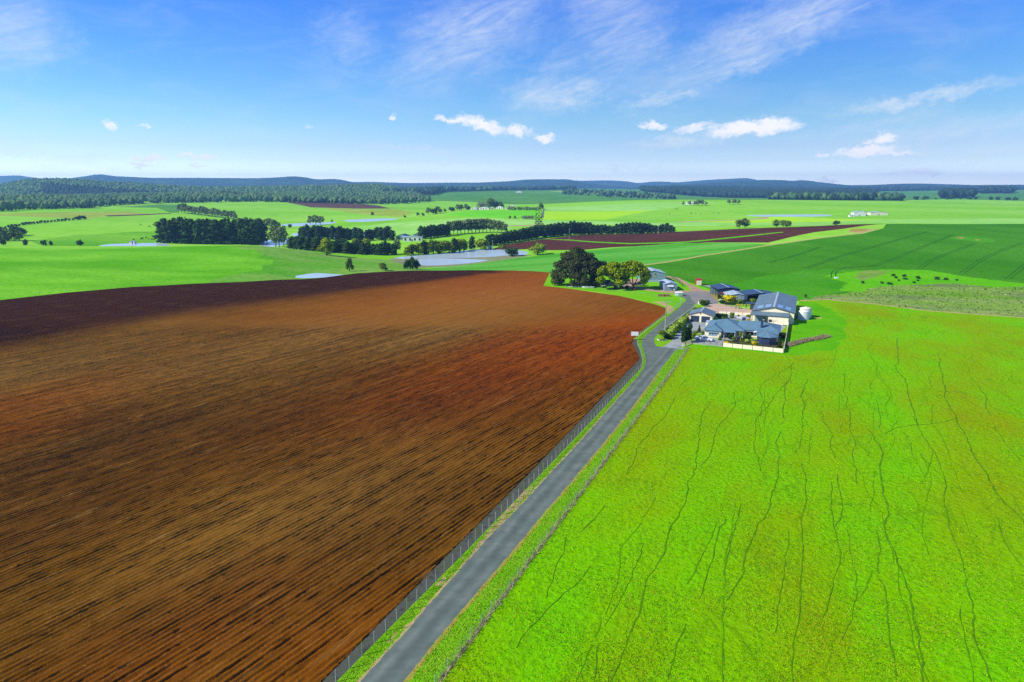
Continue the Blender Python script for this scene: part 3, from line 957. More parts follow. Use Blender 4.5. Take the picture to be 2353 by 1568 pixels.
def soil_tone(p):
    t = np.zeros((len(p), 3))
    for blobs, ch in ((CLAY, 0), (CRUST, 2)):
        for vx, vy, r, o in blobs:
            c = np.array(P(vx, vy))
            q = p - c
            a = q @ np.array([math.sin(FURROW), math.cos(FURROW)]) / 2.0
            b = q @ np.array([math.cos(FURROW), -math.sin(FURROW)])
            t[:, ch] = np.maximum(t[:, ch], o * np.exp(-(a * a + b * b) / (r * r)))
    damp = np.zeros(len(p))
    for vx, vy, r, o in DAMP:
        q = p - np.array(P(vx, vy))
        a = q @ np.array([math.sin(FURROW), math.cos(FURROW)]) / 2.2
        b = q @ np.array([math.cos(FURROW), -math.sin(FURROW)])
        damp = np.maximum(damp, o * np.exp(-(a * a + b * b) / (r * r)))
    w = np.array(WET_LINE)
    d = edge_dist(p, w, closed=False)
    beyond = inside(p, [(-900, w[0][1])] + [tuple(q) for q in w] + [(w[-1][0], 600), (-900, 600)])
    s = np.where(beyond, d, -d)
    width = 3 + 16 * sm(-p[:, 0], -20, 140)
    t[:, 1] = np.maximum(sm(s, -width, width * 0.6), damp)
    return t


build_ground()


# ------------------------------------------------------------------ hills and woods far off
material('forest_hill', [lin(30, 58, 40), lin(44, 74, 46), lin(60, 90, 52)], scale=0.012, rough=0.95, bump=1.0, bump_scale=0.05, spec=0, bump_dist=8, second=(0.003, lin(92, 116, 62), 0.56, 0.68, 0.55))
material('forest_leaf', [(1, 1, 1, 1), (0.8, 0.8, 0.8, 1)], scale=0.2, rough=0.9, spec=0.1, attr='tint')


def interp_crest(crest, xs):
    c = np.array(crest, float)
    # smooth the surveyed crest a little
    ys = np.interp(xs, c[:, 0], c[:, 1])
    k = np.array([1, 2, 3, 2, 1.]) / 9
    return np.convolve(np.pad(ys, 2, mode='edge'), k, mode='valid')


def ridge(crest, yc, y0, yb, mat='forest_hill', lower=0.0, rough=6.0, step=7.0):
    xs = np.arange(crest[0][0], crest[-1][0] + 1, step)
    vy = interp_crest(crest, xs)
    zc = np.array([CAM_H + ray(a, b)[2] / ray(a, b)[1] * yc for a, b in zip(xs, vy)]) - lower
    az = np.array([ray(a, 428)[0] / ray(a, 428)[1] for a in xs])
    rng = np.random.default_rng(int(yc))
    s = np.concatenate([np.linspace(0, 1, 15), np.linspace(1, 2, 6)[1:]])
    rows = []
    lat = np.cumsum(rng.normal(0, 1, (len(xs), 6)), 0)
    lat -= lat.mean(0)
    lat /= np.abs(lat).max(0) + 1e-6
    for si in s:
        if si <= 1:
            y = y0 + (yc - y0) * si
            h = si * si * (3 - 2 * si)
        else:
            y = yc + (yb - yc) * (si - 1)
            h = 1 - sm(si, 1, 2)
        wob = sum(lat[:, i] * math.sin(3.1 * si * (i + 1) + i * 1.7) for i in range(6)) / 2.4
        z0 = -25.0
        env = 4 * si * (1 - si) if si < 1 else 0
        z = z0 + (zc - z0) * h + wob * rough * env * (zc - z0) / 60
        rows.append(np.column_stack([az * y, np.full(len(xs), y), z]))
    v = np.concatenate(rows)
    n = len(xs)
    f = [(j * n + i, j * n + i + 1, (j + 1) * n + i + 1, (j + 1) * n + i) for j in range(len(s) - 1) for i in range(n - 1)]
    o = mesh_object('hills', v, np.array(f), mat, smooth=True)
    o['kind'] = 'structure'
    return rows, az, s, (y0, yc)


WOOD_CREST = [(-700, 424), (-300, 421), (0, 426), (40, 417), (75, 411), (130, 412), (180, 412.5), (225, 418), (300, 421), (400, 428), (500, 431), (588, 430), (700, 428), (763, 426.6), (863, 424.5), (913, 432), (950, 444), (985, 458)]
wood_rows = ridge(WOOD_CREST, 2700, 1900, 3600, lower=15)
WOOD2 = [(860, 430), (950, 433), (1000, 434), (1100, 432), (1176, 433), (1250, 435), (1300, 439), (1345, 447)]
wood2_rows = ridge(WOOD2, 4300, 3500, 5000, lower=12)
ridge([(60, 430), (110, 422), (162, 410), (200, 405), (235, 400), (262, 405), (350, 409), (460, 409), (588, 410), (640, 408), (678, 405), (705, 408), (728, 413), (773, 411), (806, 418), (860, 423), (930, 430)], 6400, 4700, 7600)
ridge([(-900, 410), (-300, 404), (0, 405), (45, 403.5), (75, 408), (170, 424)], 8400, 7000, 9300)
ridge([(700, 426), (790, 419.5), (850, 418), (940, 421), (1040, 420), (1100, 420), (1176, 416.4), (1206, 413), (1280, 412.6), (1330, 418), (1390, 426), (1450, 431)], 6900, 4900, 8000)
ridge([(1200, 424), (1260, 414), (1300, 411.5), (1326, 416), (1401, 414.6), (1448, 417.6), (1463, 422), (1496, 417.6), (1531, 417.6), (1551, 420), (1621, 414), (1718, 409), (1733, 413), (1800, 425)], 8900, 7700, 9500, rough=3)
ridge([(1440, 432), (1551, 425), (1651, 419), (1751, 413.6), (1800, 414), (1815, 416.4), (1847, 414), (1890, 420), (1950, 426), (2015, 425), (2060, 422.6), (2115, 422), (2240, 425.6), (2353, 424.6), (2700, 423), (3300, 424)], 6300, 4600, 7600)


def far_trees(pts, hgt, tints, wide=0.42):
    """one mesh of small crowns for a wood: each a jittered double cone of 10 triangles"""
    n = len(pts)
    k = 5
    rng = RNG
    h = rng.uniform(hgt[0], hgt[1], n)
    r = h * rng.uniform(0.8, 1.25, n) * wide
    ang = (np.arange(k) / k * math.tau)[None] + rng.uniform(0, 6, n)[:, None]
    rr = r[:, None] * rng.uniform(0.65, 1.2, (n, k))
    mid = h[:, None] * rng.uniform(0.4, 0.75, (n, k))
    ring = np.stack([pts[:, 0, None] + np.cos(ang) * rr, pts[:, 1, None] + np.sin(ang) * rr, pts[:, 2, None] + mid], -1)
    top = np.column_stack([pts[:, 0] + rng.normal(0, .6, n), pts[:, 1] + rng.normal(0, .6, n), pts[:, 2] + h])[:, None]
    bot = np.column_stack([pts[:, 0], pts[:, 1], pts[:, 2] - 0.5])[:, None]
    v = np.concatenate([ring, top, bot], 1)
    base = (np.arange(n) * (k + 2))[:, None]
    f = []
    for i in range(k):
        j = (i + 1) % k
        f.append(np.concatenate([base + i, base + j, base + k], 1))
        f.append(np.concatenate([base + j, base + i, base + k + 1], 1))
    f = np.concatenate(f, 0)
    t = np.array([c[:3] for c in tints])
    c = t[rng.integers(0, len(t), n)] * rng.uniform(0.88, 1.15, (n, 1))
    col = np.repeat(c[:, None], k + 2, 1).reshape(-1, 3)
    return v.reshape(-1, 3), f, col


EUC = [lin(84, 128, 66), lin(98, 138, 72), lin(74, 114, 62), lin(112, 142, 74), lin(78, 116, 70)]
DARKWOOD = [lin(44, 74, 52), lin(52, 82, 54), lin(40, 66, 50)]


def wood(name, pts, hgt, tints, label, wide=0.42):
    v, f, c = far_trees(pts, hgt, tints, wide)
    o = mesh_object(name, v, f, 'forest_leaf', col=c)
    o['kind'] = 'stuff'
    o['label'] = label
    o['category'] = 'forest'
    return o


def scatter_ridge(rr, n, smin=0.0, smax=1.12):
    rows, az, s, _ = rr
    g = np.array(rows)                             # s, x, 3
    sj = RNG.uniform(smin, smax, n)
    xi = RNG.uniform(0, g.shape[1] - 1.001, n)
    jj = np.clip(np.searchsorted(s, sj) - 1, 0, len(s) - 2)
    fj = (sj - s[jj]) / (s[jj + 1] - s[jj])
    ii = xi.astype(int)
    fi = xi - ii
    p = (g[jj, ii] * ((1 - fj) * (1 - fi))[:, None] + g[jj, ii + 1] * ((1 - fj) * fi)[:, None] + g[jj + 1, ii] * (fj * (1 - fi))[:, None] + g[jj + 1, ii + 1] * (fj * fi)[:, None])
    return p


def scatter_poly(poly, n):
    poly = np.array([P(*q) for q in poly])
    lo, hi = poly.min(0), poly.max(0)
    p = RNG.uniform(lo, hi, (n * 4, 2))
    p = p[inside(p, poly)][:n]
    return np.column_stack([p, height(p[:, 0], p[:, 1]) - 0.3])


w1 = scatter_ridge(wood_rows, 15000, 0.3)
w1 = w1[(w1[:, 2] > height(w1[:, 0], w1[:, 1]) - 4)]
_vx = w1[:, 0] / w1[:, 1] * FOC * math.cos(PITCH) + 1176
_cloud_shade = (_vx > 150) & (_vx < 600) & (w1[:, 1] < 2420 - (_vx - 150) * .25) & (w1[:, 1] > 2080)  # cloud shadow painted into the tint of these trees
wood('forest', w1[_cloud_shade], (13, 22), DARKWOOD, 'forest trees tinted dark as under a cloud shadow low on the left hill')
w1 = w1[~_cloud_shade]
wood('forest', w1, (13, 22), EUC, 'wide eucalypt forest covering the hills behind the left fields')
wood('forest', scatter_poly([(-700, 486), (-200, 488), (0, 487), (75, 482.5), (140, 480.5), (212, 479), (262, 472.5), (330, 469.5), (412, 467), (500, 465.5), (588, 464.5), (700, 467), (800, 468.5), (880, 470.5), (940, 468), (990, 464), (950, 455, 2500), (-700, 455, 2300)], 15000), (11, 17), EUC, 'forest edge of grey green gums along the top of the left fields')
w2 = scatter_ridge(wood2_rows, 6500, 0.3)
wood('forest', w2, (16, 26), DARKWOOD + EUC[:1], 'dark forest ridge in the centre behind the village', 0.6)
wood('forest', scatter_poly([(880, 465, 2250), (990, 462, 2300), (1060, 455, 3000), (1200, 450, 3400), (1320, 448, 3500), (1320, 445, 4000), (880, 445, 4000)], 2600), (15, 24), DARKWOOD + EUC[:1], 'dark forest foot on the plain behind the village', 0.6)
wood('forest', scatter_poly([(1480, 450, 3100), (1560, 452, 2800), (1700, 455, 2500), (1765, 456, 2400), (2015, 458, 2500), (1990, 440, 3600), (1470, 438, 3800)], 5200), (16, 26), DARKWOOD, 'long dark plantation behind the bright right fields', 0.55)
wood('forest', scatter_poly([(1765, 477, 1750), (1830, 478, 1680), (1900, 478, 1640), (2000, 477, 1640), (2060, 477, 1620), (2075, 470, 1760), (2015, 462, 2150), (1850, 462, 2150), (1765, 470, 1900)], 1500), (12, 22), EUC + DARKWOOD, 'grey green gum wood at the far edge of the right fields')
wood('forest', scatter_poly([(1640, 450, 3800), (2240, 446, 4200), (2700, 446, 4200), (2700, 438, 5200), (1500, 438, 5200)], 4500), (18, 28), DARKWOOD, 'distant dark forest along the foot of the right hills', 0.8)
wood('forest', scatter_poly([(2160, 468, 2150), (2235, 468, 2150), (2240, 462, 2420), (2165, 462, 2420)], 260), (20, 30), DARKWOOD, 'dark block of trees on the far right green slope')
wood('forest', scatter_poly([(2250, 455, 2900), (2320, 452, 2900), (2330, 447, 3300), (2245, 449, 3300)], 240), (20, 30), DARKWOOD, 'farther dark strip of trees on the right green slope')
wood('forest', scatter_poly([(1290, 455, 2500), (1400, 456, 2300), (1460, 458, 2300), (1560, 462, 2050), (1540, 456, 2500), (1300, 450, 2900)], 260), (9, 18), DARKWOOD + EUC, 'scattered dark trees on the far green plain')


# ------------------------------------------------------------------ air
def build_haze():
    x, y0, y1, z0, z1 = 15500.0, -500.0, 10100.0, -60.0, 205.0
    v = [(-x, y0, z0), (x, y0, z0), (x, y1, z0), (-x, y1, z0), (-x, y0, z1), (x, y0, z1), (x, y1, z1), (-x, y1, z1)]
    f = [(0, 3, 2, 1), (4, 5, 6, 7), (0, 1, 5, 4), (1, 2, 6, 5), (2, 3, 7, 6), (3, 0, 4, 7)]
    m = bpy.data.materials.new('haze')
    m.use_nodes = True
    nt = m.node_tree
    nt.nodes.clear()
    out = nt.nodes.new('ShaderNodeOutputMaterial')
    vo = nt.nodes.new('ShaderNodeVolumePrincipled')
    vo.inputs['Color'].default_value = (0.27, 0.58, 1.0, 1)
    vo.inputs['Density'].default_value = HAZE_DENSITY
    vo.inputs['Anisotropy'].default_value = 0.1
    nt.links.new(vo.outputs[0], out.inputs['Volume'])
    MATS['haze'] = m
    o = mesh_object('haze', v, f, m)
    o['kind'] = 'stuff'
    o['label'] = 'thin blue air haze over the whole valley'


HAZE_DENSITY = 1.1e-4
build_haze()


# ------------------------------------------------------------------ ploughed rows near the camera: real furrows
def build_furrows():
    e = np.array([math.sin(FURROW), math.cos(FURROW)])
    p = np.array([math.cos(FURROW), -math.sin(FURROW)])
    poly = [r for r in REGIONS if r[0] == 'ploughed_field'][0][2]
    ds, dt = 0.1083, 0.38
    corners = np.array([(-140, 40), (30, 40), (-210, 204), (75, 204), (-30, 38)])
    s0, s1 = (corners @ p).min(), (corners @ p).max()
    t0, t1 = (corners @ e).min(), (corners @ e).max()
    S, T = np.arange(s0, s1, ds), np.arange(t0, t1, dt)
    rng = np.random.default_rng(3)
    period = 0.65
    row = np.floor(S / period).astype(int)
    row -= row.min()
    nrow = row.max() + 2

    def smooth_t(a, k):
        ker = np.hanning(k + 2)[1:-1]
        ker /= ker.sum()
        return np.apply_along_axis(lambda q: np.convolve(q, ker, mode='same'), 1, a)
    nt_ = len(T)
    amp = (rng.uniform(0.45, 1.5, (nrow, 1)) + smooth_t(rng.normal(0, 1.0, (nrow, nt_)), 9) * 0.9)
    deep = rng.random((nrow, 1)) < 0.2
    amp = np.where(deep, amp * 1.35 + 0.2, amp)
    ph = smooth_t(rng.normal(0, 1, (nrow, nt_)), 25) * 0.5
    a = amp[row]
    phase = 2 * np.pi * S[:, None] / period + ph[row]
    prof = np.cos(phase) - 0.35 * np.cos(2 * phase + 0.6)
    h = 0.07 * np.clip(a, 0.05, 2.4) * prof
    pit = smooth_t((rng.random((nrow, nt_)) < 0.05).astype(float), 4)[row]
    h -= 0.22 * pit * np.clip(-prof, 0, 1)
    h += rng.normal(0, 0.022, h.shape)
    clod = (rng.random(h.shape) < 0.03) * rng.uniform(0.04, 0.11, h.shape)
    h += clod
    X = S[:, None] * p[0] + T[None] * e[0]
    Y = S[:, None] * p[1] + T[None] * e[1]
    h *= 1 - 0.9 * sm(Y, 185, 203)
    xy = np.column_stack([X.ravel(), Y.ravel()])
    keep = (xy[:, 1] > 36) & (xy[:, 1] < 203) & (xy[:, 0] > -0.84 * xy[:, 1] - 14)
    k2 = np.where(keep)[0]
    keep[k2] = inside(xy[k2], poly)
    keep = keep.reshape(X.shape)
    fk = keep[:-1, :-1] & keep[1:, :-1] & keep[1:, 1:] & keep[:-1, 1:]
    i, j = np.where(fk)
    n = nt_
    f = np.stack([i * n + j, (i + 1) * n + j, (i + 1) * n + j + 1, i * n + j + 1], 1)
    idx, inv = np.unique(f, return_inverse=True)
    v = np.column_stack([xy, h.ravel() + 0.02])[idx]
    o = mesh_object('furrows', v, inv.reshape(-1, 4), 'plough', col=soil_tone(v[:, :2]), col_name='tone')
    o['kind'] = 'structure'


build_furrows()


# ------------------------------------------------------------------ draped ribbons: paths in the grass, wheel tracks
def ribbon(name, pts, width, mat, lift=0.03, wobble=0.0, seed=1, step=1.2, gaps=-2.0):
    rng = np.random.default_rng(seed)
    pts = np.array(pts, float)
    seg = np.hypot(*np.diff(pts, axis=0).T)
    cum = np.concatenate([[0], np.cumsum(seg)])
    n = max(3, int(cum[-1] / step))
    t = np.linspace(0, cum[-1], n)
    c = np.column_stack([np.interp(t, cum, pts[:, 0]), np.interp(t, cum, pts[:, 1])])
    k = np.array([1, 2, 3, 4, 3, 2, 1.]) / 16
    for _ in range(2):
        c = np.column_stack([np.convolve(np.pad(c[:, i], 3, mode='reflect', reflect_type='odd'), k, mode='valid') for i in (0, 1)])
    if wobble:
        w = np.convolve(rng.normal(0, 1, n + 4), np.ones(5) / 5, mode='valid') * wobble
        d = np.gradient(c, axis=0)
        d /= np.maximum(np.hypot(*d.T)[:, None], 1e-6)
        c = c + np.column_stack([d[:, 1], -d[:, 0]]) * w[:, None]
    d = np.gradient(c, axis=0)
    d /= np.maximum(np.hypot(*d.T)[:, None], 1e-6)
    nrm = np.column_stack([d[:, 1], -d[:, 0]])
    wd = width * 0.5 * rng.uniform(0.45, 1.25, n)[:, None]
    a, b = c + nrm * wd, c - nrm * wd
    v = np.empty((2 * n, 3))
    v[0::2, :2], v[1::2, :2] = a, b
    v[:, 2] = height(v[:, 0], v[:, 1]) + lift
    gap = np.convolve(rng.normal(0, 1, n + 8), np.ones(9) / 3, mode='valid') if wobble else np.zeros(n)
    f = np.array([(2 * i, 2 * i + 1, 2 * i + 3, 2 * i + 2) for i in range(n - 1) if gap[i] > gaps])
    o = mesh_object(name, v, f, mat)
    o['kind'] = 'structure'
    return o


material('trodden_grass', [lin(74, 132, 0), lin(100, 164, 2)], scale=0.6, rough=0.95, spec=0.05)
material('wheel_track', [lin(44, 112, 10), lin(56, 126, 16)], scale=0.3, rough=0.95, spec=0.05)
RF = lambda q: P(1176.5 + q[0] * .5238, 746.8 + q[1] * .5238)
TRACKS = [
    ([(1235, 165), (1205, 250), (1185, 380), (1200, 430), (1180, 490), (1165, 560), (1180, 580), (1165, 600), (1165, 650), (1150, 720), (1140, 820), (1075, 870), (1060, 930), (1030, 1020), (990, 1120), (950, 1200), (930, 1330), (920, 1400), (940, 1440), (915, 1568)], .30),
    ([(1690, 60), (1692, 150), (1680, 180), (1720, 240), (1750, 340), (1775, 440)], .42),
    ([(1560, 460), (1610, 510), (1640, 580), (1600, 600), (1625, 690), (1645, 800), (1635, 900), (1690, 1030), (1730, 1130), (1760, 1250), (1790, 1400), (1830, 1568)], .42),
    ([(1590, 900), (1605, 1000), (1625, 1170), (1650, 1300), (1680, 1430), (1700, 1568)], .26),
    ([(1870, 130), (1900, 320), (1945, 410), (1990, 490), (2030, 570), (2085, 660), (2120, 730), (2180, 800), (2240, 880)], .40),
    ([(1760, 400), (1820, 520), (1880, 620), (1900, 680), (1880, 780), (1910, 880), (1950, 980), (1985, 1120), (2010, 1230), (2050, 1350), (2110, 1568)], .28),
    ([(1360, 380), (1400, 480), (1420, 600), (1410, 650), (1450, 720), (1455, 820), (1420, 890)], .26),
    ([(1395, 690), (1400, 800), (1420, 950), (1415, 1060), (1400, 1140), (1350, 1280)], .24),
    ([(860, 330), (820, 480), (800, 620), (785, 690), (740, 790), (700, 880), (660, 990), (620, 1090), (590, 1180), (555, 1300), (500, 1390), (470, 1510), (440, 1568)], .30),
    ([(975, 290), (975, 390), (900, 440), (880, 540), (820, 620)], .26),
    ([(760, 240), (690, 350), (670, 400), (610, 460), (550, 540), (520, 640), (430, 740), (380, 820), (300, 900)], .26),
    ([(1010, 790), (970, 890), (960, 980), (930, 1100)], .22),
    ([(1280, 610), (1290, 800), (1270, 940), (1265, 1060), (1255, 1200), (1240, 1400), (1240, 1568)], .24),
    ([(940, 850), (900, 960), (860, 1100), (820, 1200)], .24),
    ([(320, 1060), (270, 1170), (180, 1230), (80, 1330), (30, 1420)], .20),
    ([(1460, 200), (1465, 330), (1490, 480), (1510, 640), (1520, 700)], .26),
    ([(2060, 270), (2100, 420), (2160, 520), (2240, 600)], .30),
    ([(1205, 900), (1180, 1050), (1180, 1200), (1170, 1350)], .20),
    ([(1945, 410), (1890, 440), (1800, 445), (1700, 440), (1640, 480)], .26),
    ([(900, 870), (840, 1000), (780, 1140)], .16), ([(1730, 470), (1760, 600), (1800, 660)], .18), ([(1110, 300), (1080, 420), (1060, 520), (1090, 640)], .22),
    ([(1290, 240), (1270, 380), (1280, 500), (1240, 560)], .22), ([(1560, 240), (1600, 340), (1620, 470)], .24), ([(1820, 210), (1850, 300), (1990, 290), (2040, 330)], .22),
    ([(230, 920), (225, 1050), (160, 1200)], .18), ([(760, 1310), (740, 1420), (690, 1560)], .18), ([(1480, 900), (1490, 1100), (1500, 1280), (1440, 1380)], .16),
    ([(1960, 1240), (1990, 1400), (2030, 1568)], .20), ([(2130, 850), (2150, 950), (2240, 1080)], .20), ([(580, 960), (545, 1100), (410, 1330), (350, 1568)], .17), ([(1210, 250), (1150, 320), (1080, 400)], .20)]
for _i, (_t, _wd) in enumerate(TRACKS):
    ribbon('animal_track', [RF(q) for q in _t], _wd * 0.5, 'trodden_grass', 0.03, wobble=0.45, seed=_i)
# fainter hoof paths that keep the same line as the worn ones
material('faint_path', [lin(84, 158, 0, .6), lin(104, 176, 0, .62)], scale=0.4, rough=0.95, spec=0)
_pr = np.random.default_rng(23)
_e, _p = np.array([math.sin(R(24)), math.cos(R(24))]), np.array([math.cos(R(24)), -math.sin(R(24))])
_past = [r for r in REGIONS if r[0] == 'pasture'][0][2]
for _i in range(55):
    s_, t_ = _pr.uniform(-18, 110), _pr.uniform(38, 170)
    c_ = s_ * _p + t_ * _e
    n_ = _pr.integers(5, 10)
    lat = np.cumsum(_pr.normal(0, .9, n_))
    q_ = np.array([c_ + _e * 6.0 * k + _p * lat[k] for k in range(n_)])
    if inside(q_, _past).all() and (q_[:, 1] < 185).all():
        ribbon('animal_track', q_, _pr.uniform(.07, .13), 'faint_path', 0.025, wobble=0.35, seed=_i + 200, gaps=-1.0)
Z5 = lambda q: P(1765 + q[0] * .25, 367.6 + q[1] * .25)
TRAM = [[(340, 1000), (640, 890), (1180, 740), (1470, 660)], [(960, 980), (1300, 850), (1700, 690)], [(1390, 1000), (1500, 920), (1720, 835), (1900, 768)], [(1780, 1040), (1950, 920), (2150, 830), (2353, 760)], [(2200, 1095), (2353, 970), (2500, 880)],
        [(0, 945), (250, 880), (480, 800)], [(600, 1085), (602, 1020), (680, 992), (960, 975)]]
for _i, _t in enumerate(TRAM):
    c = np.array([Z5(q) for q in _t])
    for off in (-0.9, 0.9):
        d = np.gradient(c, axis=0)
        d /= np.hypot(*d.T)[:, None]
        ribbon('wheel_track', c + np.column_stack([d[:, 1], -d[:, 0]]) * off, 0.5, 'wheel_track', 0.06, seed=_i, step=3)


# ------------------------------------------------------------------ grasses
def blades(name, base, h, w, lean, cols, mat, seed):
    """a mesh of single upright blades"""
    rng = np.random.default_rng(seed)
    n = len(base)
    a = rng.uniform(0, math.tau, n)
    hh = rng.uniform(h[0], h[1], n)
    ww = rng.uniform(w[0], w[1], n)
    dx, dy = np.cos(a) * ww / 2, np.sin(a) * ww / 2
    la = rng.uniform(0, math.tau, n)
    ll = hh * rng.uniform(0, lean, n)
    z = base[:, 2]
    v = np.empty((n, 3, 3))
    v[:, 0] = np.column_stack([base[:, 0] - dx, base[:, 1] - dy, z - 0.02])
    v[:, 1] = np.column_stack([base[:, 0] + dx, base[:, 1] + dy, z - 0.02])
    v[:, 2] = np.column_stack([base[:, 0] + np.cos(la) * ll, base[:, 1] + np.sin(la) * ll, z + hh])
    c = np.array([q[:3] for q in cols])[rng.integers(0, len(cols), n)] * rng.uniform(0.75, 1.25, (n, 1))
    o = mesh_object(name, v.reshape(-1, 3), np.arange(3 * n).reshape(-1, 3), mat, col=np.repeat(c, 3, 0))
    o['kind'] = 'stuff'
    return o


material('blade', [(1, 1, 1, 1), (0.85, 0.85, 0.85, 1)], scale=0.5, rough=0.85, spec=0.0, attr='tint')


def along(pts, n, spread, rng):
    pts = np.array(pts, float)
    seg = np.hypot(*np.diff(pts, axis=0).T)
    cum = np.concatenate([[0], np.cumsum(seg)])
    t = rng.uniform(0, cum[-1], n)
    c = np.column_stack([np.interp(t, cum, pts[:, 0]), np.interp(t, cum, pts[:, 1])])
    i = np.clip(np.searchsorted(cum, t) - 1, 0, len(seg) - 1)
    d = (pts[i + 1] - pts[i]) / seg[i][:, None]
    off = rng.uniform(spread[0], spread[1], n)
    c = c + np.column_stack([d[:, 1], -d[:, 0]]) * off[:, None]
    return np.column_stack([c, height(c[:, 0], c[:, 1])])


def build_grass():
    rng = np.random.default_rng(11)
    fr = [P(*q) for q in FENCE_RIGHT]
    # long dry grass left standing under the right-hand fence
    b = along(fr, 9000, (-0.05, 0.35), rng)
    clump = np.sin(b[:, 0] * 2.1) * np.sin(b[:, 1] * 1.7 + b[:, 0]) + rng.normal(0, .4, len(b))
    b = b[clump > -0.55]
    o = blades('dry_grass', b, (0.1, 0.34), (0.04, 0.09), 1.8, [lin(180, 172, 132, .85), lin(162, 152, 116, .8), lin(190, 182, 146, .85), lin(140, 132, 100, .75), lin(150, 170, 90, .8)], 'blade', 1)
    o['label'] = 'strip of long dry grass under the fence right of the driveway'
    # dry weeds behind the house
    w = [P(*q) for q in ((1802, 797), (1825, 791), (1850, 784), (1880, 779), (1902, 773))]
    b = along(w, 5000, (-1.1, 1.1), rng)
    o = blades('dry_weeds', b, (0.2, 0.8), (0.08, 0.16), 1.2, [lin(196, 178, 140, .8), lin(168, 154, 122), lin(146, 136, 100), lin(130, 124, 96), lin(186, 170, 138)], 'blade', 2)
    o['label'] = 'long heap of dry weeds trailing off the corner of the house fence'
    # tufts in the near pasture, thinning with distance
    poly = [r for r in REGIONS if r[0] == 'pasture'][0][2]
    n = 330000
    yy = 41 * np.exp(rng.uniform(0, math.log(150 / 41.), n))
    xx = (yy * math.cos(PITCH) + 9) * rng.uniform(-0.32, 0.86, n)
    p = np.column_stack([xx, yy])
    p = p[inside(p, poly)]
    patch = np.sin(p[:, 0] * .33 + np.sin(p[:, 1] * .21) * 2) * np.sin(p[:, 1] * .27 + 1.3 * np.sin(p[:, 0] * .19)) + rng.normal(0, .55, len(p))
    p = p[patch > -0.25][:110000]
    b = np.column_stack([p, np.zeros(len(p))])
    o = blades('pasture_grass', b, (0.03, 0.12), (0.10, 0.20), 3.0, [lin(124, 212, 0, .66), lin(150, 214, 4, .66), lin(100, 188, 0, .62), lin(150, 186, 4, .62), lin(76, 150, 0, .6), lin(180, 184, 50, .6)], 'blade', 3)
    o['label'] = 'short bright green sward in the near pasture'
    # verges beside the driveway
    fl = [P(*q) for q in FENCE_LEFT[:14]]
    b1 = along(fl, 20000, (0.25, 1.9), rng)
    b2 = along(fr, 26000, (-2.6, -0.1), rng)
    road = np.array([P(*q) for q in ROAD_L + ROAD_R[::-1]])
    b = np.concatenate([b1, b2])
    b = b[~inside(b[:, :2], road)]
    b = b[edge_dist(b[:, :2], road) > 0.18]
    o = blades('verge_grass', b, (0.04, 0.12), (0.07, 0.14), 2.4, [lin(130, 208, 10, .7), lin(150, 212, 36, .7), lin(104, 180, 8, .66), lin(178, 194, 60)], 'blade', 4)
    o['label'] = 'mown green verge grass on both sides of the driveway'
    # tussocks in the rough ground on the right
    s = [r for r in REGIONS if r[0] == 'scrub'][0][2]
    lo, hi = s.min(0), s.max(0)
    p = rng.uniform(lo, hi, (60000, 2))
    p = p[inside(p, s)][:2500]
    b = np.column_stack([p, height(p[:, 0], p[:, 1])])
    o = blades('rough_tussocks', b, (0.15, 0.5), (0.4, 1.1), 1.8, [lin(136, 176, 66, .6), lin(156, 180, 100, .6), lin(116, 166, 44, .6), lin(120, 140, 90, .6), lin(130, 178, 52, .6)], 'blade', 5)
    o['label'] = 'grey green rushes and tussocks on the rough ground right of the farm'


build_grass()


